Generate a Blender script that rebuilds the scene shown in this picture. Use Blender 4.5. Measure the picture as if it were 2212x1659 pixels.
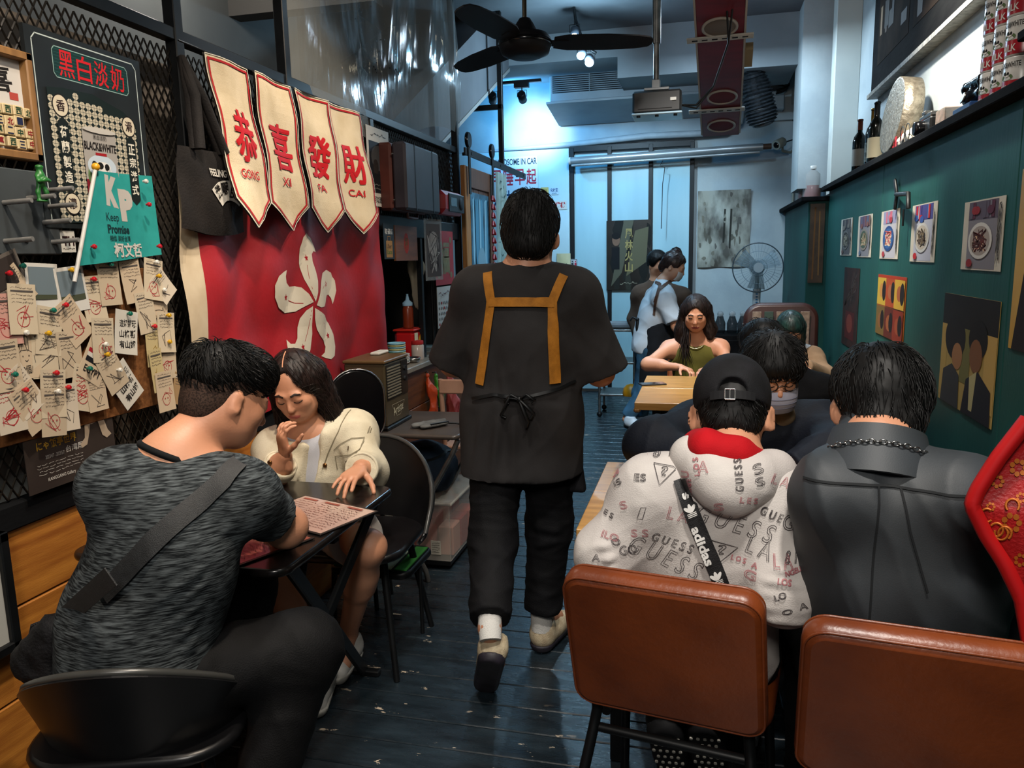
import bpy, bmesh, math, random
import numpy as np
from mathutils import Vector, Matrix
from mathutils.bvhtree import BVHTree
random.seed(7); RNG = np.random.default_rng(7)
for o in list(bpy.data.objects): bpy.data.objects.remove(o)
SC = bpy.context.scene; COL = SC.collection
# ---------------------------------------------------------------- camera
W_, H_, F_ = 2212., 1659., 1662.
CAMPOS = np.array([0., 0., 1.5])
_Y = np.array([414., 284.5, -F_]); _Y /= np.linalg.norm(_Y)
_Z = np.array([-.022, 1., 0.]); _Z[2] = -(_Y[0]*_Z[0]+_Y[1]*_Z[1])/_Y[2]; _Z /= np.linalg.norm(_Z)
_X = np.cross(_Y, _Z); ROT = np.stack([_X, _Y, _Z], 1)          # camera = ROT @ world
cd = bpy.data.cameras.new('camera'); cam = bpy.data.objects.new('camera', cd); COL.objects.link(cam)
mw = Matrix(ROT.T.tolist()).to_4x4(); mw.translation = CAMPOS.tolist(); cam.matrix_world = mw
cd.sensor_fit = 'HORIZONTAL'; cd.sensor_width = 36.; cd.lens = 36.*F_/W_; cd.clip_start = .05; cd.clip_end = 60
SC.camera = cam
# ---------------------------------------------------------------- world, exposure
SC.view_settings.view_transform = 'Standard'; SC.view_settings.look = 'None'
SC.view_settings.gamma = 1; SC.view_settings.exposure = 0.5; SC.view_settings.use_curve_mapping = False
wd = bpy.data.worlds.new('world'); SC.world = wd; wd.use_nodes = True
wd.node_tree.nodes['Background'].inputs[0].default_value = (.75, .85, 1, 1)
wd.node_tree.nodes['Background'].inputs[1].default_value = .06
def lamp(kind, name, loc, energy, col=(1, 1, 1), to=None, size=.1, spot=60, blend=.6, sy=None):
    d = bpy.data.lights.new(name, kind); d.energy = energy; d.color = col
    if kind == 'AREA':
        d.size = size
        if sy: d.shape = 'RECTANGLE'; d.size_y = sy
    else: d.shadow_soft_size = size
    if kind == 'SPOT': d.spot_size = math.radians(spot); d.spot_blend = blend
    o = bpy.data.objects.new(name, d); COL.objects.link(o); o.location = loc
    if to is not None: o.rotation_euler = (Vector(to)-Vector(loc)).to_track_quat('-Z', 'Y').to_euler()
    return o
WARM = (1, .80, .58); NEUT = (1, .94, .86); COOL = (.62, .82, 1); BLUE = (.10, .50, 1)
lamp('SPOT', 'track_spot_back_wall', (-1.72, 7.62, 2.98), 70, (.75, .93, 1), (-1.78, 8.45, 2.80), .04, 62, 1)
lamp('SPOT', 'track_spot_blue', (-1.98, 7.6, 3.0), 75, (.10, .48, 1), (-1.6, 8.45, 2.9), .05, 150, 1)
lamp('SPOT', 'track_spot_doors', (-.9, 6.6, 3.0), 150, (.50, .78, 1), (-.75, 8.45, 1.3), .06, 85, 1)
lamp('POINT', 'lit_spot_cluster', (-.95, 6.3, 2.98), 40, (.45, .75, 1), None, .05)
lamp('AREA', 'rear_ceiling_fill', (.2, 6.3, 3.2), 40, COOL, (.2, 6.3, 0), .5)  # added cool fill for the rear zone, not an actual ceiling lamp
lamp('SPOT', 'rear_floor_spot', (-.85, 5.0, 3.2), 150, (.28, .66, 1), (-.75, 5.6, 0), .08, 75, 1)
lamp('SPOT', 'left_wall_spot', (-.30, 2.65, 3.2), 150, (1, .86, .70), (-1.65, 3.0, 1.55), .06, 64, .8)
lamp('SPOT', 'left_board_spot', (-.45, 1.05, 3.2), 150, (1, .85, .68), (-1.65, 1.60, 1.25), .06, 64, .8)
lamp('SPOT', 'left_table_spot', (-.75, 1.6, 3.2), 85, NEUT, (-1.25, 2.1, .8), .07, 62, .9)
lamp('SPOT', 'shelf_spot', (.40, 3.7, 3.25), 380, (1, .94, .82), (1.13, 4.15, 2.25), .05, 66, .9)
lamp('SPOT', 'front_table_spot', (.28, .95, 3.25), 170, NEUT, (.26, 1.75, .95), .10, 58, .9)
lamp('AREA', 'entrance_fill', (-.1, -.7, 2.7), 33, NEUT, (.0, 1.6, .8), .6)  # added front fill, standing in for daylight from the open shopfront
lamp('SPOT', 'right_table_spot', (.3, 3.0, 3.25), 90, NEUT, (.3, 3.3, .8), .07, 80, .9)
lamp('SPOT', 'far_table_spot', (-.1, 3.9, 3.2), 270, NEUT, (.1, 5.0, .8), .07, 70, .9)
lamp('AREA', 'kitchen_lamp', (-1.95, 4.2, 2.1), 130, (1, .97, .92), (-1.95, 4.4, .8), .3)
lamp('POINT', 'stair_fill', (-2.25, 3.4, 3.05), 16, (1, .93, .85), None, .08)  # added fill to brighten the upper grey wall, no real stair fixture
lamp('POINT', 'stair_fill_low', (-2.3, 1.2, 3.05), 10, (1, .93, .85), None, .08)  # second added fill for the stair side, nearer the front
# ---------------------------------------------------------------- helpers
def lin(h):
    h = h.lstrip('#'); v = [int(h[i:i+2], 16)/255 for i in (0, 2, 4)]
    return tuple((c/12.92 if c <= .04045 else ((c+.055)/1.055)**2.4) for c in v)
def ray(px, py): return ROT.T @ np.array([(px-W_/2)/F_, -(py-H_/2)/F_, -1.])
def at(px, py, y=None, x=None, z=None):
    d = ray(px, py)
    t = (y/d[1]) if y is not None else (x/d[0]) if x is not None else ((z-CAMPOS[2])/d[2])
    return CAMPOS + t*d
_MC = {}
def M(name, c, c2=None, r=.6, m=0., s=6., st=(1, 1, 1), b=0., bs=60., bst=None, e=0., a=1., tr=0., coat=0., lo=.35, hi=.65, det=4., co='P', sp=.5, sheen=0., rv=0.):
    """procedural principled material; colour varies between c and c2 by noise, b = bump strength"""
    if name in _MC: return _MC[name]
    if r >= .7 and sp == .5: sp = .2
    mt = bpy.data.materials.new(name); mt.use_nodes = True; N = mt.node_tree.nodes; L = mt.node_tree.links
    P = N['Principled BSDF']; P.inputs['Roughness'].default_value = r; P.inputs['Metallic'].default_value = m
    P.inputs['Specular IOR Level'].default_value = sp
    c = lin(c) if isinstance(c, str) else c
    P.inputs['Base Color'].default_value = (*c, 1)
    mt.diffuse_color = (*c, 1)
    if a < 1: P.inputs['Alpha'].default_value = a
    if tr: P.inputs['Transmission Weight'].default_value = tr; P.inputs['IOR'].default_value = 1.3
    if coat: P.inputs['Coat Weight'].default_value = coat; P.inputs['Coat Roughness'].default_value = .12
    if sheen: P.inputs['Sheen Weight'].default_value = sheen
    if e: P.inputs['Emission Color'].default_value = (*c, 1); P.inputs['Emission Strength'].default_value = e
    src = None
    if c2 is not None or b or rv:
        if co == 'P': g = N.new('ShaderNodeNewGeometry'); src = g.outputs['Position']
        else: g = N.new('ShaderNodeTexCoord'); src = g.outputs['Object']
    def noise(scale, stt, d):
        mp = N.new('ShaderNodeMapping'); mp.inputs['Scale'].default_value = stt; L.new(src, mp.inputs[0])
        n = N.new('ShaderNodeTexNoise'); n.inputs['Scale'].default_value = scale; n.inputs['Detail'].default_value = d
        L.new(mp.outputs[0], n.inputs['Vector']); return n
    if c2 is not None:
        c2 = lin(c2) if isinstance(c2, str) else c2
        n = noise(s, st, det); rp = N.new('ShaderNodeValToRGB'); rp.color_ramp.elements[0].position = lo; rp.color_ramp.elements[1].position = hi
        rp.color_ramp.elements[0].color = (*c, 1); rp.color_ramp.elements[1].color = (*c2, 1)
        L.new(n.outputs['Fac'], rp.inputs[0]); L.new(rp.outputs[0], P.inputs['Base Color'])
    if rv:
        n = noise(s*1.7, st, 3); mr = N.new('ShaderNodeMapRange'); mr.inputs[3].default_value = max(.03, r-rv); mr.inputs[4].default_value = min(1, r+rv)
        L.new(n.outputs['Fac'], mr.inputs[0]); L.new(mr.outputs[0], P.inputs['Roughness'])
    if b:
        n = noise(bs, bst or st, 3); bp = N.new('ShaderNodeBump'); bp.inputs['Strength'].default_value = b; bp.inputs['Distance'].default_value = .01
        L.new(n.outputs['Fac'], bp.inputs['Height']); L.new(bp.outputs[0], P.inputs['Normal'])
    _MC[name] = mt; return mt
def flat(h, r=.7, e=0.): return M('print_'+h.strip('#')+('_lit' if e else ''), h, r=r, e=e)

class MB:
    """collects shapes into one mesh"""
    def __init__(s): s.v = []; s.f = []; s.mi = []; s.mats = []; s.sm = []
    def midx(s, m):
        if m is None: return 0
        if m not in s.mats: s.mats.append(m)
        return s.mats.index(m)
    def add(s, vs, fs, m=None, smooth=False):
        b = len(s.v); s.v += [tuple(map(float, p)) for p in vs]; k = s.midx(m)
        for q in fs: s.f.append(tuple(i+b for i in q)); s.mi.append(k); s.sm.append(smooth)
        return s
    def box(s, lo, hi, m=None, bev=0.):
        (x0, y0, z0), (x1, y1, z1) = lo, hi
        x0, x1 = min(x0, x1), max(x0, x1); y0, y1 = min(y0, y1), max(y0, y1); z0, z1 = min(z0, z1), max(z0, z1)
        return s.obox(((x0+x1)/2, (y0+y1)/2, (z0+z1)/2), (x1-x0, y1-y0, z1-z0), None, m, bev)
    def obox(s, c, d, R=None, m=None, bev=0.):
        """box centre c, size d, orientation R (3 columns: axes)"""
        h = [q/2 for q in d]; c = np.array(c, float); R = np.eye(3) if R is None else np.array(R)
        if bev <= 0:
            vs = [c+R@np.array([sx*h[0], sy*h[1], sz*h[2]]) for sx in(-1, 1) for sy in(-1, 1) for sz in(-1, 1)]
            return s.add(vs, [(0, 1, 3, 2), (4, 6, 7, 5), (0, 4, 5, 1), (2, 3, 7, 6), (0, 2, 6, 4), (1, 5, 7, 3)], m)
        b = min(bev, min(h)*.95); vs = []; ix = {}
        for sx in(-1, 1):
            for sy in(-1, 1):
                for sz in(-1, 1):
                    for k in range(3):
                        q = np.array([sx*(h[0]-(b if k != 0 else 0)), sy*(h[1]-(b if k != 1 else 0)), sz*(h[2]-(b if k != 2 else 0))])
                        ix[sx, sy, sz, k] = len(vs); vs.append(c+R@q)
        fs = []
        for k in range(3):
            a, e = [(1, 2), (0, 2), (0, 1)][k]
            for sg in(-1, 1):
                q = []
                for p, r_ in((-1, -1), (1, -1), (1, 1), (-1, 1)):
                    t = [0, 0, 0]; t[k] = sg; t[a] = p; t[e] = r_; q.append(ix[t[0], t[1], t[2], k])
                fs.append(q)
        for k in range(3):
            a, e = [(1, 2), (0, 2), (0, 1)][k]
            for p in(-1, 1):
                for r_ in(-1, 1):
                    t0 = [0, 0, 0]; t1 = [0, 0, 0]; t0[k] = -1; t1[k] = 1; t0[a] = t1[a] = p; t0[e] = t1[e] = r_
                    fs.append((ix[(*t0, a)], ix[(*t1, a)], ix[(*t1, e)], ix[(*t0, e)]))
        for sx in(-1, 1):
            for sy in(-1, 1):
                for sz in(-1, 1): fs.append([ix[sx, sy, sz, k] for k in range(3)])
        return s.add(vs, fs, m)
    def tube(s, pts, r, n=8, m=None, caps=True, sq=None, smooth=True, closed=False):
        pts = [np.array(p, float) for p in pts]; k = len(pts); rs = r if hasattr(r, '__len__') else [r]*k
        T = []
        for i in range(k):
            a = pts[i-1] if (i > 0 or closed) else pts[i]; b_ = pts[(i+1) % k] if (i < k-1 or closed) else pts[i]
            t = b_-a; T.append(t/(np.linalg.norm(t)+1e-12))
        u = np.cross(T[0], [0, 0, 1.]);
        if np.linalg.norm(u) < .1: u = np.cross(T[0], [0, 1., 0])
        u /= np.linalg.norm(u); vs = []
        for i in range(k):
            u = u-T[i]*np.dot(u, T[i]); u /= (np.linalg.norm(u)+1e-12); w = np.cross(T[i], u)
            for j in range(n):
                a = 2*math.pi*(j+.5)/n; vs.append(pts[i]+rs[i]*(math.cos(a)*u*(sq or 1)+math.sin(a)*w))
        fs = []
        for i in range(k if closed else k-1):
            i2 = (i+1) % k
            for j in range(n): fs.append((i*n+j, i*n+(j+1) % n, i2*n+(j+1) % n, i2*n+j))
        s.add(vs, fs, m, smooth)
        if caps and not closed: s.add(vs, [tuple(range(n))[::-1], tuple((k-1)*n+j for j in range(n))], m)
        return s
    def cyl(s, a, b, r, n=16, m=None, r2=None, smooth=True): return s.tube([a, b], [r, r if r2 is None else r2], n, m, smooth=smooth)
    def lathe(s, c, prof, n=20, m=None, axis=None, smooth=True):
        """prof: (radius, height) pairs along axis from c"""
        c = np.array(c, float); ax = np.array([0, 0, 1.] if axis is None else axis, float); ax /= np.linalg.norm(ax)
        u = np.cross(ax, [0, 1., 0]) if abs(ax[1]) < .9 else np.cross(ax, [1., 0, 0]); u /= np.linalg.norm(u); w = np.cross(ax, u)
        vs = []; fs = []; k = len(prof)
        for r, h in prof:
            for j in range(n): a = 2*math.pi*j/n; vs.append(c+ax*h+max(r, 1e-5)*(math.cos(a)*u+math.sin(a)*w))
        for i in range(k-1):
            for j in range(n): fs.append((i*n+j, i*n+(j+1) % n, (i+1)*n+(j+1) % n, (i+1)*n+j))
        s.add(vs, fs, m, smooth)
        s.add(vs, [tuple(range(n))[::-1], tuple((k-1)*n+j for j in range(n))], m); return s
    def prism(s, poly, off, m=None, smooth=False):
        """polygon (3D points) extruded by vector off"""
        k = len(poly); off = np.array(off, float); vs = [np.array(p, float) for p in poly]; vs = vs+[p+off for p in vs]
        fs = [tuple(range(k))[::-1], tuple(range(k, 2*k))]+[(i, (i+1) % k, k+(i+1) % k, k+i) for i in range(k)]
        return s.add(vs, fs, m, smooth)
    def grid(s, fn, nu, nv, m=None, th=0., smooth=True):
        """surface fn(u,v)->point over [0,1]^2, optional thickness along +normal side"""
        P = [[np.array(fn(i/nu, j/nv), float) for i in range(nu+1)] for j in range(nv+1)]
        vs = [p for r_ in P for p in r_]; fs = [(j*(nu+1)+i, j*(nu+1)+i+1, (j+1)*(nu+1)+i+1, (j+1)*(nu+1)+i) for j in range(nv) for i in range(nu)]
        s.add(vs, fs, m, smooth)
        if th:
            A = np.array(P); du = np.gradient(A, axis=1); dv = np.gradient(A, axis=0); n = np.cross(du, dv); n /= np.linalg.norm(n, axis=2, keepdims=True)+1e-12
            B = (A+n*th).reshape(-1, 3); s.add(list(B), [q[::-1] for q in fs], m, smooth)
            w = nu+1; h = nv+1; ring = [i for i in range(w)]+[j*w+nu for j in range(1, h)]+[nv*w+i for i in range(nu-1, -1, -1)]+[j*w for j in range(nv-1, 0, -1)]
            k = len(ring); s.add([vs[i] for i in ring]+[B[i] for i in ring], [(i, (i+1) % k, k+(i+1) % k, k+i) for i in range(k)], m)
        return s
    def ball(s, c, r, m=None, n=12, k=8, R=None):
        r = (r, r, r) if not hasattr(r, '__len__') else r; vs = []; fs = []
        R = np.eye(3) if R is None else np.array(R)
        for i in range(k+1):
            t = math.pi*i/k
            for j in range(n):
                p = 2*math.pi*j/n; vs.append(np.array(c)+R@np.array([r[0]*math.sin(t)*math.cos(p), r[1]*math.sin(t)*math.sin(p), r[2]*math.cos(t)]))
        for i in range(k):
            for j in range(n): fs.append((i*n+j, (i+1)*n+j, (i+1)*n+(j+1) % n, i*n+(j+1) % n))
        return s.add(vs, fs, m, True)
    def mesh(s, name, off=(0, 0, 0)):
        me = bpy.data.meshes.new(name); o = np.array(off)
        me.from_pydata((np.array(s.v)-o).tolist() if s.v else [], [], s.f)
        for m in s.mats: me.materials.append(m)
        me.polygons.foreach_set('material_index', s.mi); me.polygons.foreach_set('use_smooth', s.sm)
        me.validate(); me.update()
        if len(me.polygons):
            bm = bmesh.new(); bm.from_mesh(me)
            if getattr(s, 'weld', False): bmesh.ops.remove_doubles(bm, verts=bm.verts, dist=1e-5)
            bmesh.ops.recalc_face_normals(bm, faces=bm.faces); bm.to_mesh(me); bm.free()
        return me
def orig(o):
    p = np.zeros(3)
    while o is not None: p += np.array(o.location); o = o.parent
    return p
def part(name, mb, mt=None, parent=None, kind=None, label=None, local=False):
    off = (0, 0, 0) if (parent is None or local) else orig(parent)
    me = mb.mesh(name, off) if isinstance(mb, MB) else mb
    if mt is not None and not me.materials: me.materials.append(mt)
    o = bpy.data.objects.new(name, me); COL.objects.link(o); o.parent = parent
    if kind: o['kind'] = kind
    if label: o['label'] = label
    return o
def tag(o, label, cat, group=None):
    o['label'] = label; o['category'] = cat
    if group: o['group'] = group
    return o
def thing(name, label, cat, loc=(0, 0, 0), group=None, rz=0.):
    o = bpy.data.objects.new(name, None); COL.objects.link(o); o.location = [float(q) for q in loc]; o.empty_display_size = .05
    o.rotation_euler.z = rz
    return tag(o, label, cat, group)
def solo(name, mb, mt, label, cat, group=None):
    """a thing that is one mesh; origin at its base"""
    v = np.array(mb.v); base = np.array([(v[:, 0].min()+v[:, 0].max())/2, (v[:, 1].min()+v[:, 1].max())/2, v[:, 2].min()])
    me = mb.mesh(name, base)
    if mt is not None and not me.materials: me.materials.append(mt)
    o = bpy.data.objects.new(name, me); COL.objects.link(o); o.location = base.tolist()
    return tag(o, label, cat, group)
def struct(name, mb, mt=None, parent=None):
    o = part(name, mb, mt, parent)
    if parent is None: o['kind'] = 'structure'
    return o
def sroot(name, loc=(0, 0, 0)):
    o = bpy.data.objects.new(name, None); COL.objects.link(o); o.location = loc; o['kind'] = 'structure'; return o
def dup(root, loc, label=None, rz=None):
    def cp(o, par):
        c = o.copy(); COL.objects.link(c); c.parent = par
        for ch in [q for q in CH.get(o.name, [])]: cp(ch, c)
        return c
    CH = {}
    for q in bpy.data.objects:
        if q.parent: CH.setdefault(q.parent.name, []).append(q)
    r = cp(root, None); r.location = [float(q) for q in loc]
    if rz is not None: r.rotation_euler.z = rz
    if label: r['label'] = label
    return r
# ---- lettering: glyph meshes from the built-in font
_TC = {}
def glyphs(txt, bold=0., sub=0.):
    k = (txt, bold)
    if k not in _TC:
        cu = bpy.data.curves.new('t', 'FONT'); cu.body = txt; cu.offset = bold; cu.resolution_u = 3
        o = bpy.data.objects.new('t', cu); COL.objects.link(o); bpy.context.view_layer.update()
        me = bpy.data.meshes.new_from_object(o.evaluated_get(bpy.context.evaluated_depsgraph_get()))
        v = np.array([q.co[:2] for q in me.vertices]) if len(me.vertices) else np.zeros((1, 2))
        f = [tuple(p.vertices) for p in me.polygons]
        bpy.data.objects.remove(o); bpy.data.curves.remove(cu); bpy.data.meshes.remove(me)
        _TC[k] = (v, f)
    return _TC[k]
def outline_loops(txt):
    """letter outlines as closed 2D loops"""
    cu = bpy.data.curves.new('t', 'FONT'); cu.body = txt; cu.fill_mode = 'NONE'; cu.resolution_u = 3
    o = bpy.data.objects.new('t', cu); COL.objects.link(o); bpy.context.view_layer.update()
    me = bpy.data.meshes.new_from_object(o.evaluated_get(bpy.context.evaluated_depsgraph_get()))
    V = [tuple(q.co[:2]) for q in me.vertices]; adj = {}
    for e in me.edges: adj.setdefault(e.vertices[0], []).append(e.vertices[1]); adj.setdefault(e.vertices[1], []).append(e.vertices[0])
    seen = set(); loops = []
    for i in range(len(V)):
        if i in seen or i not in adj: continue
        lp = [i]; seen.add(i); c = i
        while True:
            nx = [q for q in adj[c] if q not in seen]
            if not nx: break
            c = nx[0]; seen.add(c); lp.append(c)
        loops.append([V[q] for q in lp])
    bpy.data.objects.remove(o); bpy.data.curves.remove(cu); bpy.data.meshes.remove(me)
    return loops
class Sheet:
    """a flat (or gently warped) printed sheet; prints are laid on it in layers. u,v in metres from the lower-left corner"""
    def __init__(s, O, U, V, w, h, warp=None):
        s.O = np.array(O, float); s.U = np.array(U, float); s.U /= np.linalg.norm(s.U); s.V = np.array(V, float); s.V -= s.U*np.dot(s.U, s.V); s.V /= np.linalg.norm(s.V)
        s.N = np.cross(s.U, s.V); s.w = w; s.h = h; s.warp = warp; s.mb = MB(); s.k = 1
    def P(s, x, y, lift=0.):
        d = s.warp(x*s.w, y*s.h) if s.warp else 0.
        return s.O+s.U*(x*s.w)+s.V*(y*s.h)+s.N*(d+lift)
    def lay(s, d=1.): s.k += d; return .00022*s.k
    def sheet(s, outline=None, th=.002, n=(1, 1)):
        mb = MB()
        if outline is None:
            if n == (1, 1): mb.prism([s.P(0, 0), s.P(1, 0), s.P(1, 1), s.P(0, 1)], s.N*-th)
            else: mb.grid(lambda a, b: s.P(a, b), n[0], n[1], th=-th)
        else: mb.prism([s.P(*q) for q in outline], s.N*-th)
        return mb
    def poly(s, pts, c, fine=0):
        l = s.lay(); m = flat(c) if isinstance(c, str) else c
        if not fine: s.mb.add([s.P(x, y, l) for x, y in pts], [tuple(range(len(pts)))], m); return s
        bm = bmesh.new(); bm.faces.new([bm.verts.new((x*s.w, y*s.h, 0)) for x, y in pts]); bmesh.ops.triangulate(bm, faces=bm.faces)
        for _ in range(7):
            ed = [e for e in bm.edges if e.calc_length() > fine]
            if not ed: break
            bmesh.ops.subdivide_edges(bm, edges=ed, cuts=1); bmesh.ops.triangulate(bm, faces=bm.faces)
        bm.verts.index_update()
        s.mb.add([s.P(q.co.x/s.w, q.co.y/s.h, l) for q in bm.verts], [tuple(q.index for q in f.verts) for f in bm.faces], m); bm.free(); return s
    def rect(s, x0, y0, x1, y1, c, fine=0): return s.poly([(x0, y0), (x1, y0), (x1, y1), (x0, y1)], c, fine)
    def ell(s, x, y, rx, ry, c, n=16, fine=0): return s.poly([(x+rx*math.cos(6.2832*i/n), y+ry*math.sin(6.2832*i/n)) for i in range(n)], c, fine)
    def line(s, pts, wd, c, closed=False):
        """stroke of width wd metres"""
        l = s.lay(.03); m = flat(c) if isinstance(c, str) else c; q = [np.array([x*s.w, y*s.h]) for x, y in pts]
        if closed: q.append(q[0])
        for a, b in zip(q[:-1], q[1:]):
            d = b-a; L = np.linalg.norm(d)
            if L < 1e-6: continue
            d /= L; n = np.array([-d[1], d[0]])*wd/2; a2 = a-d*wd*.3; b2 = b+d*wd*.3; k = max(1, int(L/.05)) if s.warp else 1
            for i in range(k):
                p0 = a2+(b2-a2)*i/k; p1 = a2+(b2-a2)*(i+1)/k
                s.mb.add([s.P(t[0]/s.w, t[1]/s.h, l) for t in(p0-n, p1-n, p1+n, p0+n)], [(0, 1, 2, 3)], m)
        return s
    def frame(s, x0, y0, x1, y1, wd, c): return s.line([(x0, y0), (x1, y0), (x1, y1), (x0, y1)], wd, c, True)
    def text(s, t, x0, y0, x1, y1, c, bold=0., rot=0., keep=False):
        l = s.lay(); v, f = glyphs(t, bold); mn = v.min(0); mx = v.max(0); d = np.maximum(mx-mn, 1e-6)
        q = (v-mn)/d-.5; W = (x1-x0)*s.w; H = (y1-y0)*s.h
        if keep: k = min(W/d[0], H/d[1]); W = d[0]*k; H = d[1]*k
        q = q*np.array([W, H])
        if rot: ca, sa = math.cos(rot), math.sin(rot); q = q@np.array([[ca, sa], [-sa, ca]])
        q = q+np.array([(x0+x1)/2*s.w, (y0+y1)/2*s.h])
        if s.warp:
            bm = bmesh.new(); vv = [bm.verts.new((*p, 0)) for p in q]
            for fc in f:
                try: bm.faces.new([vv[i] for i in fc])
                except ValueError: pass
            bmesh.ops.triangulate(bm, faces=bm.faces)
            for _ in range(5):
                ed = [e for e in bm.edges if e.calc_length() > .018]
                if not ed: break
                bmesh.ops.subdivide_edges(bm, edges=ed, cuts=1); bmesh.ops.triangulate(bm, faces=bm.faces)
            bm.verts.index_update(); q = np.array([p.co[:2] for p in bm.verts]); f = [tuple(v_.index for v_ in fc.verts) for fc in bm.faces]; bm.free()
        s.mb.add([s.P(a/s.w, b/s.h, l) for a, b in q], f, flat(c) if isinstance(c, str) else c); return s
    def scribble(s, x0, y0, x1, y1, c, n=8, wd=.0012, seed=0):
        r = random.Random(seed); p = [(r.uniform(x0, x1), r.uniform(y0, y1)) for _ in range(n)]; return s.line(p, wd, c)
    def lines(s, x0, y0, x1, y1, k, c, wd=.0012, seed=0):
        """rows of small handwriting-like dashes"""
        r = random.Random(seed)
        for i in range(k):
            y = y1-(y1-y0)*(i+.5)/k; x = x0+r.uniform(0, .05)*(x1-x0)
            while x < x1-.03*(x1-x0):
                L = r.uniform(.05, .16)*(x1-x0); s.line([(x, y+r.uniform(-.2, .2)*(y1-y0)/k), (min(x1, x+L*.5), y+r.uniform(-.3, .3)*(y1-y0)/k), (min(x1, x+L), y)], wd, c); x += L*1.35
        return s
    def done(s, name, label, cat, mt, group=None, outline=None, n=(1, 1), th=.002, parent=None):
        sh = s.sheet(outline, th, n)
        if parent is None: o = solo(name, sh, mt, label, cat, group)
        else: o = part(name, sh, mt, parent, label=label)
        if s.mb.v: part('print', s.mb, None, o)
        return o
def on_left(px, py, x=-1.62): return at(px, py, x=x)
def on_right(px, py, x=.948): return at(px, py, x=x)
def sheet_left(TL, BR, x=-1.62, warp=None):
    """upright rectangle on a left-hand wall from its top-left and bottom-right corners (seen corner pixels)"""
    a = at(*TL, x=x); b = at(*BR, x=x); return Sheet((x, a[1], b[2]), (0, 1, 0), (0, 0, 1), b[1]-a[1], a[2]-b[2], warp)
def sheet_right(TL, BR, x=.948, warp=None):
    a = at(*TL, x=x); b = at(*BR, x=x); return Sheet((x, a[1], b[2]), (0, -1, 0), (0, 0, 1), a[1]-b[1], a[2]-b[2], warp)
def sheet_back(TL, BR, y=8.44, warp=None):
    a = at(*TL, y=y); b = at(*BR, y=y); return Sheet((a[0], y, b[2]), (1, 0, 0), (0, 0, 1), b[0]-a[0], a[2]-b[2], warp)
# ================================================================ the room
XL, XR, YB, ZC = -1.65, .95, 8.45, 3.46
def floor_material():
    mt = bpy.data.materials.new('worn_floor_paint'); mt.use_nodes = True; N = mt.node_tree.nodes; L = mt.node_tree.links; P = N['Principled BSDF']
    g = N.new('ShaderNodeNewGeometry')
    def nz(sc, st, d=4):
        mp = N.new('ShaderNodeMapping'); mp.inputs['Scale'].default_value = st; L.new(g.outputs['Position'], mp.inputs[0])
        n = N.new('ShaderNodeTexNoise'); n.inputs['Scale'].default_value = sc; n.inputs['Detail'].default_value = d; n.inputs['Roughness'].default_value = .62; L.new(mp.outputs[0], n.inputs['Vector']); return n
    def ramp(src, a, b, ca=(0, 0, 0, 1), cb=(1, 1, 1, 1)):
        r = N.new('ShaderNodeValToRGB'); r.color_ramp.elements[0].position = a; r.color_ramp.elements[1].position = b
        r.color_ramp.elements[0].color = ca; r.color_ramp.elements[1].color = cb; L.new(src, r.inputs[0]); return r
    base = ramp(nz(3, (1, 5, 1)).outputs['Fac'], .3, .7, (.006, .009, .012, 1), (.016, .026, .034, 1))
    chip = ramp(nz(9, (1, 2.6, 1), 5).outputs['Fac'], .655, .668)
    spot = ramp(nz(1.3, (1, 1, 1), 2).outputs['Fac'], .42, .56)
    mul = N.new('ShaderNodeMath'); mul.operation = 'MULTIPLY'; L.new(chip.outputs[0], mul.inputs[0]); L.new(spot.outputs[0], mul.inputs[1])
    mix = N.new('ShaderNodeMix'); mix.data_type = 'RGBA'; L.new(mul.outputs[0], mix.inputs[0]); L.new(base.outputs[0], mix.inputs[6]); mix.inputs[7].default_value = (.50, .40, .29, 1)
    L.new(mix.outputs[2], P.inputs['Base Color'])
    rr = ramp(nz(7, (1, 4, 1)).outputs['Fac'], .3, .75, (.16, .16, .16, 1), (.42, .42, .42, 1)); L.new(rr.outputs[0], P.inputs['Roughness'])
    bp = N.new('ShaderNodeBump'); bp.inputs['Strength'].default_value = .35; bp.inputs['Distance'].default_value = .004
    L.new(nz(28, (1, 6, 1), 4).outputs['Fac'], bp.inputs['Height']); L.new(bp.outputs[0], P.inputs['Normal'])
    return mt
m_floor = floor_material()
m_white = M('painted_white', '#8f989b', '#a3abac', s=2.5, r=.65, b=.12, bs=40)
m_grey = M('grey_plaster', '#4c4b4a', '#5d5c5a', s=2, r=.8, b=.15, bs=30)
m_ceil = M('ceiling_paint', '#4d5154', '#5a5f62', s=2, r=.8)
m_beam = M('beam_paint', '#6f787c', '#7d868a', s=2, r=.7)
m_green = M('green_panel_paint', '#123f3c', '#174a45', s=3, st=(1, 1, .25), r=.6, sp=.22, b=.10, bs=9, bst=(1, 8, .4))
m_black = M('black_steel', '#08090a', '#0f1113', s=12, r=.45, sp=.3)
m_blackwood = M('black_board', '#0b0b0d', '#151617', s=10, st=(1, .3, 1), r=.9, b=.2, bs=40, sp=.06)
m_wood = M('amber_pine', '#8a4f1c', '#b5762f', s=5, st=(9, .8, 9), r=.42, b=.08, bs=50, lo=.3, hi=.7)
m_wood2 = M('brown_counter_wood', '#4b2812', '#6d3d1c', s=5, st=(9, .8, 9), r=.5, b=.08, bs=50, lo=.3, hi=.7)
m_glossblack = M('gloss_black', '#08080a', r=.18)
m_chrome = M('bare_steel', '#9a9a98', r=.28, m=1)
m_steel = M('grey_steel', '#6c6c6b', '#8b8b88', s=20, r=.38, m=.8)

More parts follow.
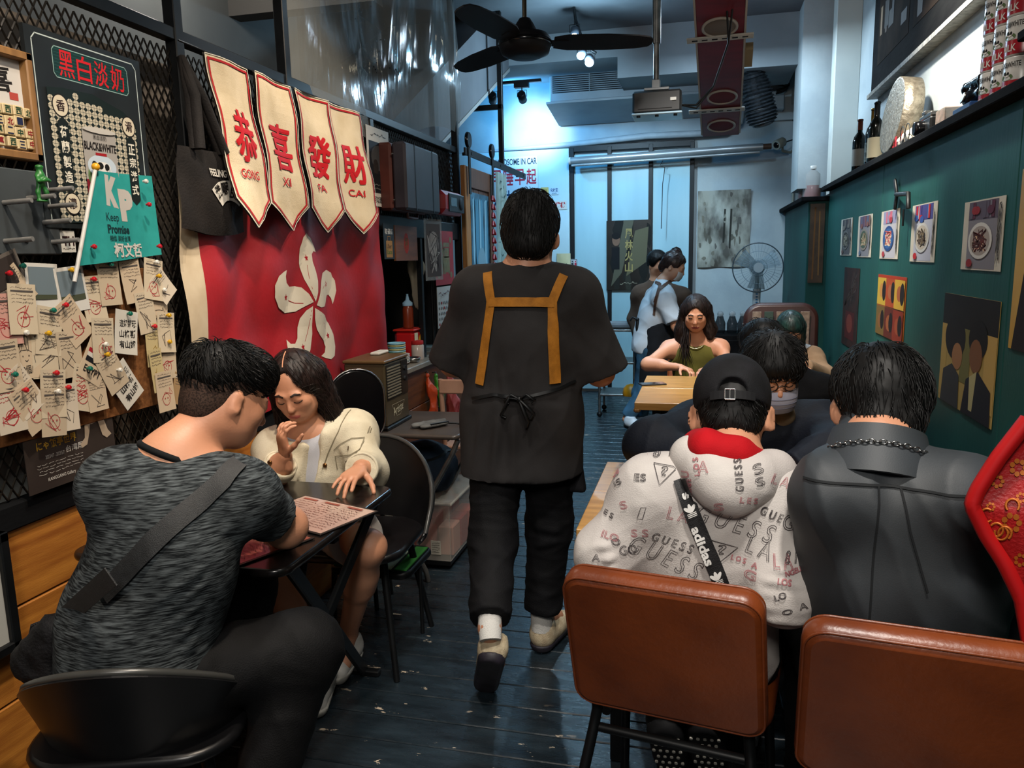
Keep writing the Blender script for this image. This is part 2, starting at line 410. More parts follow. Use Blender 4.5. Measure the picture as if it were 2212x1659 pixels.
fl = struct('floor', MB().box((-2.75, -1.3, -.08), (1.2, 8.5, -.025)), M('subfloor', '#050506', r=.9))
pm = MB().box((-.5, -.0635, -.022), (.5, .0635, 0), bev=.003).mesh('plank'); pm.materials.append(m_floor)
y = -1.2; k = 0
while y < 8.4:
    o = bpy.data.objects.new('plank', pm); COL.objects.link(o); o.parent = fl
    x0 = -2.72 if y > 5.1 else -1.70
    if y > 5.1: o.scale.x = 1.14-x0
    else: o.scale.x = 1.14-x0
    o.location = ((x0+1.14)/2, y+.065, -random.uniform(0, .0015)); o.rotation_euler.x = random.uniform(-.006, .006); y += .13; k += 1
struct('ceiling', MB().box((-2.75, -1.3, ZC), (1.25, 8.5, ZC+.1)), m_ceil)
struct('trim_1', MB().box((-.77, 7.2, 3.04), (.74, 8.0, ZC+.01)).box((-2.7, 7.2, 3.22), (-.77, 8.0, ZC+.01)), m_beam)
struct('trim_2', MB().box((.74, 6.9, 2.0), (1.2, 7.4, ZC+.01)), m_white)   # column beyond the pier
struct('wall_back', MB().box((-2.75, YB, -.05), (1.25, YB+.1, ZC+.05)), m_white)
wr = struct('wall_right', MB().box((1.13, -1.3, -.05), (1.23, 8.5, ZC+.05)), m_white)
for y0, y1 in ((-1.3, 1.0), (1.005, 2.78), (2.785, 4.7), (4.705, 6.62)):
    part('panel', MB().box((XR, y0, 0), (1.13, y1, 1.95), bev=.003), m_green, wr)
part('panel', MB().box((.80, 6.63, 0), (1.13, 8.44, 1.88), bev=.004), m_green, wr)
struct('baseboard_right', MB().box((XR-.012, -1.3, 0), (XR+.01, 6.62, .09), bev=.003), m_blackwood)
lg = struct('trim_3', MB().box((.89, -1.3, 1.95), (1.13, 6.62, 1.985), bev=.004), m_blackwood)     # the ledge
part('ledge_board', MB().box((.74, 6.60, 1.88), (1.13, 8.44, 1.915), bev=.004), m_blackwood, lg)
struct('trim_4', MB().box((.95, 6.62, 1.93), (1.13, 6.80, ZC+.01), bev=.004), M('pier_paint', '#aeb2ae', '#bcc0ba', s=2, r=.6))
# left: timber wainscot, rail, steel frame and expanded metal
wl = sroot('wall_left', (XL, 2, 0))
for i, (z0, z1) in enumerate(((.0, .20), (.203, .43), (.433, .66), (.663, .86))):
    part('plank', MB().box((XL-.03, -.6, z0), (XL, 3.78, z1), bev=.004), m_wood, wl)
part('rail', MB().box((XL-.035, -.6, .86), (XL+.012, 3.78, .925), bev=.004), m_blackwood, wl)
def expanded(y0, y1, z0, z1, x, parent, py=.030, pz=.052, wd=.0042):
    mb = MB(); ny = int((y1-y0)/py); nz = int((z1-z0)/pz)
    for i in range(ny):
        for j in range(nz):
            a = np.array([x, y0+i*py, z0+j*pz]); 
            for p, q in (((0, 0), (.5, .5)), ((.5, .5), (1, 0)), ((0, 1), (.5, .5)), ((.5, .5), (1, 1))):
                A = a+[0, p[0]*py, p[1]*pz]; B = a+[0, q[0]*py, q[1]*pz]; d = B-A; d /= np.linalg.norm(d); n = np.array([0, -d[2], d[1]])*wd/2; o_ = np.array([wd*.55, 0, 0])
                mb.add([A-n-o_, B-n-o_, B+n-o_, A+n-o_, A-n*.5+o_, B-n*.5+o_, B+n*.5+o_, A+n*.5+o_], [(4, 5, 6, 7), (0, 4, 7, 3), (0, 1, 5, 4), (3, 7, 6, 2), (1, 2, 6, 5)])
    return part('expanded_metal', mb, M('mesh_steel', '#3d3934', r=.3, m=.85), parent, kind='stuff')
expanded(.55, 3.74, .93, 2.20, XL-.012, wl); expanded(3.74, 5.16, 1.72, 2.20, XL-.012, wl)
part('frame_rail', MB().box((XL-.03, -.6, 2.20), (XL+.01, 5.2, 2.24), bev=.003), m_black, wl)
part('backing_board', MB().box((XL-.16, -.6, .9), (XL-.14, 2.45, 2.17)), M('dim_board', '#57504a', '#6a6157', s=4, r=.6), wl)
part('backing_board', MB().box((XL-.16, 2.5, .9), (XL-.14, 3.74, 2.1)), M('dim_board2', '#2d2a27', '#3a3531', s=4, r=.6), wl)
part('white_board', MB().box((XL-.12, 1.18, .86), (XL-.10, 1.75, 1.16)), M('backing_white', '#9da09c', r=.6), wl)
for y in (2.28, 2.96, 3.76, 5.19):
    part('frame_post', MB().box((XL-.028, y-.021, .0 if y > 3.7 else .9), (XL+.014, y+.021, 2.2 if y == 3.76 else ZC), bev=.003), m_black, wl)
part('header', MB().box((XL-.03, 3.76, 1.62), (XL+.008, 5.19, 1.73), bev=.003), m_black, wl)
part('opening_post', MB().box((XL-.03, 4.42, .9), (XL+.0, 4.455, 1.65), bev=.002), m_black, wl)
for y in (4.62, 4.70): part('opening_bar', MB().cyl((XL-.01, y, .9), (XL-.01, y, 1.65), .008, 8), m_black, wl)
# far-left shell: kitchen and stair side
struct('wall_stair_side', MB().box((-2.85, -1.3, -.05), (-2.75, 8.5, ZC+.05)), m_grey)
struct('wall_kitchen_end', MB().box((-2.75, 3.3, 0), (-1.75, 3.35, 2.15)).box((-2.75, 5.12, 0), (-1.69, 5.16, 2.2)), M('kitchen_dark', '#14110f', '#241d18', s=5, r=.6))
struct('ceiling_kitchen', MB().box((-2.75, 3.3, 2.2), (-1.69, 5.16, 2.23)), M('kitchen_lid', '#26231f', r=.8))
# stair stringer rising toward the rear on the left
def stringer():
    lo = lambda y: 2.3+.457*(y-5.29); hi = lambda y: 2.88+.53*(y-5.46)
    return MB().prism([(-1.76, 3.4, lo(3.4)), (-1.76, 7.2, lo(7.2)), (-1.76, 7.2, 3.46), (-1.76, 6.55, 3.46), (-1.76, 3.4, hi(3.4))], (-.9, 0, 0))
st = sroot('stair_flight', (-1.76, 5.3, 2.3)); 
part('stringer', stringer(), M('stringer_paint', '#5a5b5e', '#66676a', s=2, r=.7), st)
lo = lambda y: 2.3+.457*(y-5.29)
part('edge_trim', MB().prism([(-1.75, 3.4, lo(3.4)), (-1.75, 7.2, lo(7.2)), (-1.75, 7.2, lo(7.2)+.03), (-1.75, 3.4, lo(3.4)+.03)], (-.03, 0, 0)), M('pale_trim', '#8d8d8a', r=.6), st)
# upper grey wall panels behind the frame
struct('wall_upper', MB().box((-2.72, -1.3, 2.3), (-2.68, 5.0, 3.2)), M('upper_panel', '#5a5d5d', '#666968', s=2, r=.75))
struct('trim_5', MB().box((-2.74, 4.2, 2.9), (-1.78, 4.32, ZC+.01)).box((-2.74, 1.3, 2.85), (-1.8, 1.42, ZC+.01)), M('upper_beam', '#54524f', r=.8))
# rear sliding doors
dr = sroot('door_1', (-.76, 8.4, 0)); m_panel = M('door_panel_laminate', '#86a9b3', '#93b6bf', s=2, st=(2, 1, .3), r=.30)
for x0, x1 in ((-1.36, -1.00), (-.96, -.57), (-.53, -.15)):
    part('door_panel', MB().box((x0, 8.395, .03), (x1, 8.44, 2.55), bev=.003), m_panel, dr)
for x in (-1.38, -.98, -.55, -.13): part('door_stile', MB().box((x-.022, 8.375, 0), (x+.022, 8.449, 2.62), bev=.003), m_black, dr)
part('door_head', MB().box((-1.40, 8.38, 2.58), (-.11, 8.449, 2.64), bev=.003), m_black, dr)
# panel wall left of the doors
struct('wall_side_panel', MB().box((-2.75, 8.37, 0), (-1.41, 8.449, 2.62), bev=.003), M('side_panel_paint', '#9db4ba', '#a9bfc4', s=2, r=.5))
# ================================================================ bodies: smooth-blended solids meshed by surface nets
def nrm(v): v = np.array(v, float); return v/(np.linalg.norm(v)+1e-12)
A3 = lambda *p: np.array(p, float)
class Field:
    def __init__(s): s.p = []
    def cap(s, a, b, ra, rb=None, k=.03, sq=None, fe=None):
        """tapered capsule; sq=(axis, factor>1 flattens along axis)"""
        s.p.append(('c', np.array(a, float), np.array(b, float), ra, ra if rb is None else rb, sq, k, fe)); return s
    def ell(s, c, r, R=None, k=.03):
        s.p.append(('e', np.array(c, float), np.array(r, float), np.eye(3) if R is None else np.array(R, float), k)); return s
    def sub(s, c, r, R=None, k=.01): s.p.append(('x', np.array(c, float), np.array(r, float), np.eye(3) if R is None else np.array(R, float), k)); return s
    def cut(s, p, n, lo=None, hi=None):
        """remove the side n points to, optionally only inside the box lo..hi"""
        s.p.append(('k', np.array(p, float), nrm(n), lo, hi)); return s
    def build(s, vox=.008, smooth=2):
        los = []; his = []
        for q in s.p:
            if q[0] == 'c': r = max(q[3], q[4])+q[6]*.3; los += [np.minimum(q[1], q[2])-r]; his += [np.maximum(q[1], q[2])+r]
            if q[0] == 'e': r = q[2].max()+q[4]*.3; los += [q[1]-r]; his += [q[1]+r]
        lo = np.min(los, 0)-3*vox; hi = np.max(his, 0)+3*vox; n = np.ceil((hi-lo)/vox).astype(int)+1
        D = np.full(n, .15, np.float32); ax = [(lo[i]+np.arange(n[i])*vox).astype(np.float32) for i in range(3)]
        def win(a, b):
            i0 = np.clip(np.floor((a-lo)/vox).astype(int), 0, n-1); i1 = np.clip(np.ceil((b-lo)/vox).astype(int)+1, 1, n)
            sl = tuple(slice(i0[i], i1[i]) for i in range(3))
            return sl, ax[0][sl[0]][:, None, None], ax[1][sl[1]][None, :, None], ax[2][sl[2]][None, None, :]
        def elld(c, r, R, X, Y, Z):
            dx, dy, dz = X-c[0], Y-c[1], Z-c[2]; k0 = 0; k1 = 0
            for i in range(3):
                t = dx*R[0, i]+dy*R[1, i]+dz*R[2, i]; k0 = k0+(t/r[i])**2; k1 = k1+(t/r[i]**2)**2
            k0 = np.sqrt(k0); return k0*(k0-1)/(np.sqrt(k1)+1e-9)
        for q in s.p:
            if q[0] == 'c':
                _, a, b, ra, rb, sq, k, fe = q; pad = max(ra, rb)+k+2*vox; sl, X, Y, Z = win(np.minimum(a, b)-pad, np.maximum(a, b)+pad)
                ab = b-a; L = float(ab@ab)+1e-12; dx, dy, dz = X-a[0], Y-a[1], Z-a[2]
                t = np.clip((dx*ab[0]+dy*ab[1]+dz*ab[2])/L, 0, 1); ex, ey, ez = dx-t*ab[0], dy-t*ab[1], dz-t*ab[2]
                q2 = ex*ex+ey*ey+ez*ez
                if sq is not None: w = ex*sq[0][0]+ey*sq[0][1]+ez*sq[0][2]; q2 = q2+w*w*(sq[1]**2-1)
                d = np.sqrt(q2)-(ra+(rb-ra)*t)
                if fe is not None: e_ = ab/math.sqrt(L); d = np.maximum(d, (X-b[0])*e_[0]+(Y-b[1])*e_[1]+(Z-b[2])*e_[2]-fe)
            elif q[0] in 'ex':
                _, c, r, R, k = q; pad = r.max()+k+2*vox; sl, X, Y, Z = win(c-pad, c+pad); d = elld(c, r, R, X, Y, Z)
            else:
                _, p, nn, l, h = q
                if l is None: sl, X, Y, Z = win(lo, hi)
                else: sl, X, Y, Z = win(np.array(l, float), np.array(h, float))
                D[sl] = np.maximum(D[sl], -(-(nn[0]*(X-p[0])+nn[1]*(Y-p[1])+nn[2]*(Z-p[2])))); continue
            o = D[sl]
            if q[0] == 'x': o = -o
            h = np.maximum(k-np.abs(o-d), 0)/max(k, 1e-6); v = np.minimum(o, d)-h*h*k*.25
            D[sl] = -v if q[0] == 'x' else v
        # surface nets
        neg = D < 0; c0 = neg[:-1, :-1, :-1]; cnt = np.zeros(c0.shape, np.int8)
        for i in (0, 1):
            for j in (0, 1):
                for k in (0, 1): cnt += neg[i:n[0]-1+i, j:n[1]-1+j, k:n[2]-1+k]
        act = np.argwhere((cnt > 0) & (cnt < 8)); idx = np.full(c0.shape, -1, np.int64); idx[tuple(act.T)] = np.arange(len(act))
        cor = {}
        for i in (0, 1):
            for j in (0, 1):
                for k in (0, 1): cor[i, j, k] = D[act[:, 0]+i, act[:, 1]+j, act[:, 2]+k]
        acc = np.zeros((len(act), 3)); num = np.zeros(len(act))
        for a_ in cor:
            for axn in range(3):
                if a_[axn]: continue
                b_ = list(a_); b_[axn] = 1; b_ = tuple(b_); da, db = cor[a_], cor[b_]; m = (da < 0) != (db < 0)
                t = np.where(m, da/np.where(m, da-db, 1), 0)
                for z in range(3): acc[:, z] += np.where(m, a_[z]+(t if z == axn else 0), 0)
                num += m
        V = lo+(act+acc/num[:, None])*vox; Q = []
        for axn in range(3):
            s0 = [slice(None)]*3; s1 = [slice(None)]*3; s0[axn] = slice(0, n[axn]-1); s1[axn] = slice(1, n[axn])
            e = np.argwhere(neg[tuple(s0)] != neg[tuple(s1)]); u, w = [(1, 2), (2, 0), (0, 1)][axn]
            e = e[(e[:, u] > 0) & (e[:, w] > 0)]; fl_ = neg[tuple(s0)][tuple(e.T)]
            def cell(du, dw): f = e.copy(); f[:, u] -= du; f[:, w] -= dw; return idx[tuple(f.T)]
            q = np.stack([cell(1, 1), cell(0, 1), cell(0, 0), cell(1, 0)], 1); q[~fl_] = q[~fl_][:, ::-1]; Q.append(q)
        Q = np.concatenate(Q); Q = Q[(Q >= 0).all(1)]
        E = np.concatenate([Q[:, [0, 1]], Q[:, [1, 2]], Q[:, [2, 3]], Q[:, [3, 0]]])
        for _ in range(smooth):
            S = np.zeros_like(V); c = np.zeros(len(V))
            for z in range(3): S[:, z] = np.bincount(E[:, 0], V[E[:, 1], z], len(V))+np.bincount(E[:, 1], V[E[:, 0], z], len(V))
            c = np.bincount(E[:, 0], minlength=len(V))+np.bincount(E[:, 1], minlength=len(V)); V = V*.45+S/np.maximum(c, 1)[:, None]*.55
        return V, Q
def normals(V, Q):
    n = np.cross(V[Q[:, 2]]-V[Q[:, 0]], V[Q[:, 3]]-V[Q[:, 1]]); N = np.zeros_like(V)
    for i in range(4):
        for z in range(3): N[:, z] += np.bincount(Q[:, i], n[:, z], len(V))
    return N/(np.linalg.norm(N, axis=1, keepdims=True)+1e-12)
def wrinkle(V, Q, amp, freq=28., ani=(1, 1, 1), seed=0, n=5):
    """cloth folds: sharpened sine ridges pushed along the normals"""
    r = np.random.default_rng(seed); N = normals(V, Q); P = V*np.array(ani); h = np.zeros(len(V))
    for i in range(n):
        d = r.normal(size=3); d /= np.linalg.norm(d); f = freq*r.uniform(.5, 1.6); ph = r.uniform(0, 6.28)
        d2 = r.normal(size=3)*freq*.35; h += (1-np.abs(np.sin((P@d)*f+ph+1.6*np.sin(P@d2+ph))))**2/n
    return V+N*((h-.3)*amp*2)[:, None]
def folds(V, Q, lines, amp=.006, wd=.012):
    """individual creases: each a segment (a,b); ridge along it"""
    N = normals(V, Q); h = np.zeros(len(V))
    for ln in lines:
        a, b = np.array(ln[0], float), np.array(ln[1], float); am = ln[2] if len(ln) > 2 else amp; w = ln[3] if len(ln) > 3 else wd
        ab = b-a; t = np.clip(((V-a)@ab)/(ab@ab), 0, 1); d = np.linalg.norm(V-a-t[:, None]*ab, axis=1); fade = np.sin(np.pi*np.clip(t*.9+.05, 0, 1))
        h += am*fade*(np.exp(-(d/w)**2)-.55*np.exp(-(d/(w*2.2))**2))
    return V+N*h[:, None]
def raw_mesh(name, parts_, mt, off):
    Vs = []; Qs = []; b = 0
    for V, Q in parts_: Vs.append(V); Qs.append(Q+b); b += len(V)
    V = np.concatenate(Vs)-np.array(off); Q = np.concatenate(Qs); me = bpy.data.meshes.new(name)
    me.vertices.add(len(V)); me.vertices.foreach_set('co', V.ravel().astype(np.float32)); me.loops.add(len(Q)*4); me.loops.foreach_set('vertex_index', Q.ravel().astype(np.int32))
    me.polygons.add(len(Q)); me.polygons.foreach_set('loop_start', np.arange(0, len(Q)*4, 4, dtype=np.int32)); me.update(calc_edges=True); me.validate()
    me.polygons.foreach_set('use_smooth', np.ones(len(me.polygons), bool)); me.materials.append(mt); me.update(); return me
def skin_part(name, parts_, mt, parent, label=None): return part(name, raw_mesh(name, parts_, mt, orig(parent)), None, parent, label=label)
def bvh(*parts_):
    V = []; Q = []; b = 0
    for v, q in parts_: V += v.tolist(); Q += (q+b).tolist(); b += len(v)
    return BVHTree.FromPolygons(V, Q)
def cast(t, p, d, eps=.002, far=3.):
    h, n, i, di = t.ray_cast(Vector(p), Vector(d), far)
    if h is None: return None
    n = np.array(n)
    if n@np.array(d) > 0: n = -n
    return np.array(h)+n*eps
def ribbon(t, path, d, wd, eps=.004, step=.012, m=None, mb=None, th=.0022, back=.8):
    """strap laid on a surface: path of 3D points projected along d, width wd"""
    mb = mb or MB(); d = nrm(d); pts = []
    for a, b in zip(path[:-1], path[1:]):
        a = np.array(a, float); b = np.array(b, float); k = max(2, int(np.linalg.norm(b-a)/step))
        for i in range(k): pts.append(a+(b-a)*i/k)
    pts.append(np.array(path[-1], float)); rows = []
    for i, p in enumerate(pts):
        tg = nrm(pts[min(i+1, len(pts)-1)]-pts[max(i-1, 0)]); sd = nrm(np.cross(tg, d)); r = []
        for k in (-1, -.5, 0, .5, 1): r.append(cast(t, p+sd*k*wd/2-d*back, d, eps))
        if all(q is not None for q in r): rows.append(r)
    if len(rows) < 2: return mb
    b = len(rows); vs = [q for r in rows for q in r]; fs = [(i*5+j, i*5+j+1, (i+1)*5+j+1, (i+1)*5+j) for i in range(b-1) for j in range(4)]
    mb.add(vs, fs, m, True); o = -d*th; mb.add([q+o for q in vs], fs, m, True)
    for j in (0, 4): mb.add([rows[i][j] for i in range(b)]+[rows[i][j]+o for i in range(b)], [(i, i+1, b+i+1, b+i) for i in range(b-1)], m)
    return mb
def stamp(t, mb, v2, faces, O, U, V, d, m, eps=.003):
    """flat artwork (2D metres) pressed onto a surface along d"""
    ps = []; d = nrm(d)
    for x, y in v2: ps.append(cast(t, O+U*x+V*y-d*.8, d, eps))
    ok = [i for i, p in enumerate(ps) if p is not None]; mp = {i: k for k, i in enumerate(ok)}
    mb.add([ps[i] for i in ok], [tuple(mp[i] for i in f) for f in faces if all(i in mp for i in f)], m)
def frame_of(f, u=(0, 0, 1)):
    f = nrm(f); s_ = nrm(np.cross(f, u)); u2 = np.cross(s_, f); return np.stack([s_, f, u2], 1)   # side(right of person), forward, up
def head(F, c, f, u=(0, 0, 1), s=1., neck=None, nr=.053, face=True, fem=False):
    R = frame_of(f, u); S, Fw, U = R[:, 0], R[:, 1], R[:, 2]; P = lambda x, y, z: c+s*(S*x+Fw*y+U*z)
    F.ell(P(0, -.012, .028), s*A3(.074, .094, .094), R, .01)                  # skull
    F.ell(P(0, .028, -.028), s*A3(.064, .066, .078), R, .03)                  # face
    F.ell(P(0, .046, -.082), s*A3(.036 if fem else .042, .036, .030), R, .035)   # chin
    for x in (-1, 1):
        F.ell(P(x*.044, .006, -.058), s*A3(.022, .045, .032), R, .03)         # jaw
        F.ell(P(x*.036, .064, -.022), s*A3(.024, .022, .022), R, .02)         # cheek
        F.ell(P(x*.078, -.004, -.012), s*A3(.010, .020, .032), frame_of(Fw*.9+S*x*.45, U), .008)  # ear
        F.sub(P(x*.088, .003, -.010), s*A3(.006, .010, .017), R, .006)
    if face:
        for x in (-1, 1):
            F.sub(P(x*.031, .101, .004), s*A3(.019, .012, .011), R, .012)     # eye socket
            F.ell(P(x*.031, .084, .002), s*A3(.015, .012, .011), R, .006)     # lidded eye
            F.cap(P(x*.014, .090, .021), P(x*.046, .082, .024), s*.007, s*.005, .014)
        F.cap(P(0, .088, .008), P(0, .106, -.027), s*.007, s*.0095, .012)      # nose
        F.ell(P(0, .103, -.034), s*A3(.014, .011, .008), R, .008)
        F.ell(P(0, .087, -.061), s*A3(.021, .012, .006), R, .008); F.ell(P(0, .085, -.071), s*A3(.018, .012, .0065), R, .008)
    if neck is not None: F.cap(P(0, -.022, -.045), neck, s*nr*.98, nr*1.05, .03)
    return P, R
def arm(F, sh, el, wr, inf=0., s=1., k=.035):
    F.cap(sh, el, .053*s+inf, .043*s+inf, k); F.cap(el, nrm(np.array(wr)-el)*.10+el, .043*s+inf, .044*s+inf, k); F.cap(el, wr, .043*s+inf, .027*s+inf, k)
def leg(F, hp, kn, an, inf=0., s=1., k=.04):
    kn = np.array(kn, float); an = np.array(an, float)
    F.cap(hp, kn, .085*s+inf, .057*s+inf, k); F.cap(kn, kn+(an-kn)*.4, .055*s+inf, .054*s+inf, k); F.cap(kn+(an-kn)*.3, an, .054*s+inf, .036*s+inf, k)
def torso(F, pel, neck, shL, shR, fwd, inf=0., s=1., w=1.):
    pel = np.array(pel, float); neck = np.array(neck, float); up = nrm(neck-pel); R = frame_of(fwd, up); R[:, 1] = np.cross(R[:, 2], R[:, 0])
    L = np.linalg.norm(neck-pel); i = inf
    sd = nrm(np.array(shR)-np.array(shL)); mid = (np.array(shL)+np.array(shR))/2
    F.ell(pel+up*.02, A3(.165*w*s+i, .118*s+i, .13*s+i), R, .05)
    F.ell(pel+up*L*.38, A3(.140*w*s+i, .100*s+i, .17*s+i), R, .07)
    F.ell(pel*.36+mid*.64, A3(.158*w*s+i, .112*s+i, .17*s+i), R, .07)
    F.cap(np.array(shL)-up*.02, np.array(shR)-up*.02, .062*s+i, .062*s+i, .06)
    for sh in (shL, shR): F.cap(neck+up*.0, sh, .045*s+i*.7, .052*s+i, .05)
    return R
FING = [(.027, .073, .0086), (.009, .081, .0088), (-.010, .075, .0084), (-.027, .059, .0074)]
def hand(w, f, n, side, curls=(.5, .6, .4), s=1., per=None, thumb=(.55, .75, .25), vox=.0036, thumbcurl=.3, spread=.12):
    """w wrist, f toward the fingers, n out of the palm, side=+1/-1 puts the thumb on +-cross(f,n)"""
    f = nrm(f); n = nrm(np.array(n)-f*np.dot(n, f)); t = np.cross(f, n)*side; F = Field(); w = np.array(w, float)
    for i, (o, L, r) in enumerate(FING):
        kn = w+s*(f*(.088-.006*abs(i-1))+t*o); F.cap(w+s*(f*.012+t*o*.55), kn, s*.0125, s*.0105, .010)
        c = per[i] if per else curls; a = 0.; p = kn; sp = spread*(1.5-i)/1.5
        for j, q in enumerate((.45, .31, .24)):
            a += c[j]; d = nrm(f*math.cos(a)+n*math.sin(a)+t*sp*math.cos(a)); p2 = p+d*L*q*s; F.cap(p, p2, s*(r-.0006*j), s*(r-.0006*j-.0005), .0035); p = p2
    F.ell(w+s*(f*.05-n*0), s*A3(.036, .044, .0135), np.stack([t, f, np.cross(t, f)], 1), .012)
    p = w+s*(f*.022+t*.022+n*.004); d = nrm(f*thumb[0]+t*thumb[1]+n*thumb[2]); a = 0
    for j, (L, r) in enumerate(((.046, .0125), (.032, .0098), (.026, .0088))):
        d = nrm(d+(f*.5-t*.3+n*.25)*thumbcurl*(j > 0)); p2 = p+d*L*s; F.cap(p, p2, s*r, s*(r-.001), .006); p = p2
    F.cap(w-f*.05*s, w+f*.015*s, s*.026, s*.024, .012, (np.cross(t, f), 1.25))
    return F.build(vox, 1)
def strands(mb, base, flow, n, L, r=.0011, m=None, seed=0, lift=.004, keep=None, seg=5, drop=0.):
    """short tapering locks that follow the surface of the hair"""
    V, Q = base; N = normals(V, Q); t = bvh(base); rg = np.random.default_rng(seed); c = rg.integers(0, len(V), n*3); k = 0
    for i in c:
        p = V[i]; nn = N[i]
        if keep is not None and not keep(p): continue
        k += 1
        if k > n: break
        ln = L*rg.uniform(.6, 1.25); pts = []; q = p-nn*.002; d = flow(p)+rg.normal(size=3)*.16
        for j in range(seg):
            pts.append(q); d = d-nn*np.dot(d, nn)*.8; d = nrm(d+rg.normal(size=3)*.06); q = q+d*ln/seg
            h, hn, _, _ = t.find_nearest(Vector(q))
            if h is not None and np.dot(q-np.array(h), np.array(hn)) < .03 and (j < seg-2 or drop == 0): nn = np.array(hn); q = np.array(h)+nn*(lift*math.sin(2.4*(j+1)/seg)+.0006)
            if drop: q = q-A3(0, 0, drop*(j/seg)**2)
        mb.tube(pts, [r*(1, 1.15, 1, .75, .15)[min(4, int(j*5/seg))] for j in range(seg)], 3, m, caps=False)
m_skin = M('skin', '#b98062', '#c48d6e', s=9, r=.5, b=.06, bs=160, lo=.3, hi=.7)
m_skin_warm = M('skin_tanned', '#a8694c', '#b77858', s=9, r=.48, b=.05, bs=160, lo=.3, hi=.7)
m_hair = M('black_hair', '#050505', '#0d0b0a', s=60, r=.55, sp=.25)
m_hair_b = M('brown_black_hair', '#120b09', '#221512', s=50, r=.52, sp=.3)
# ================================================================ people
def shoe(parent, heel, toe, up, mu, ms, s=1., name='shoe'):
    """heel/toe: ground-side points of the sole"""
    heel = np.array(heel, float); toe = np.array(toe, float); f = nrm(toe-heel); up = nrm(np.array(up)-f*np.dot(up, f)); L = np.linalg.norm(toe-heel)
    F = Field(); F.cap(heel+f*.045+up*.05, toe-f*.05+up*.035, .043*s, .040*s, .02, None); F.cap(heel+f*.05+up*.055, heel+f*.055+up*.095, .042*s, .043*s, .02)
    F.cap(heel+f*.05+up*.07, heel+f*L*.5+up*.055, .042*s, .038*s, .03)
    F.cut(heel+up*.018, -up); F.cut(heel+up*.108-f*.0, up)
    sh = skin_part(name, [F.build(.006)], mu, parent)
    G = Field(); G.cap(heel+f*.042+up*.03, toe-f*.046+up*.03, .047*s, .046*s, .01); G.cut(heel+up*.03, up); G.cut(heel, -up)
    skin_part('sole', [G.build(.006)], ms, sh)
    t = np.cross(f, up); mb = MB()
    for i in range(5): a = heel+f*(L*.42+i*.018)+up*(.088-.006*i); mb.tube([a-t*.026, a+up*.006, a+t*.026], .0028, 5)
    part('laces', mb, mu, sh); return sh
def hair_thing(parent, F, mt, flow, n, L, vox=.006, keep=None, seed=0, r=.0011, lift=.004, amp=.0025, drop=0., seg=5, fr=95.):
    b = F.build(vox, 1); b = (wrinkle(b[0], b[1], amp, fr, (1, 1, .45), seed, 6), b[1]); o = skin_part('hair', [b], mt, parent)
    mb = MB(); strands(mb, b, flow, n, L, r, mt, seed, lift, keep, seg, drop)
    if mb.v: part('hair_locks', mb, mt, o)
    return o, b
def radial(P, crown, dn=.35):
    c = P(*crown)
    return lambda p: nrm(p-c)+A3(0, 0, -dn)
def ears(F, P, R):
    for x in (-1, 1): F.ell(P(x*.084, -.008, -.014), A3(.012, .022, .034), frame_of(R[:, 1]*.75+R[:, 0]*x*.65, R[:, 2]), .01)
def face_marks(parent, t, c, f, R, s=1., lips='#a8564e', closed=True, brow='#20140f', lipw=.021):
    S, Fw, U = R[:, 0], R[:, 1], R[:, 2]; d = -Fw; O = np.array(c)
    def strip(name, pts, wd, col, eps=.0012):
        mb = MB(); ribbon(t, [O+s*(S*x+U*z) for x, z in pts], d, wd*s, eps, .003, None, mb, .0006, .135); part(name, mb, flat(col, .6), parent)
    for x in (-1, 1):
        strip('eyebrow', [(x*.013, .021), (x*.028, .026), (x*.046, .022)], .0062, brow)
        if closed: strip('eyelashes', [(x*.017, -.004), (x*.027, -.0085), (x*.036, -.0085), (x*.046, -.003)], .0036, '#17100d')
        else:
            strip('eye', [(x*.020, .000), (x*.042, .000)], .006, '#1a100c', .0010); strip('eyelashes', [(x*.017, .002), (x*.031, .0065), (x*.046, .002)], .003, '#17100d')
    strip('lips', [(-lipw, -.065), (-.008, -.061), (0, -.0625), (.008, -.061), (lipw, -.065)], .006, lips)
    strip('lips', [(-lipw*.85, -.0665), (0, -.0715), (lipw*.85, -.0665)], .0075, lips)

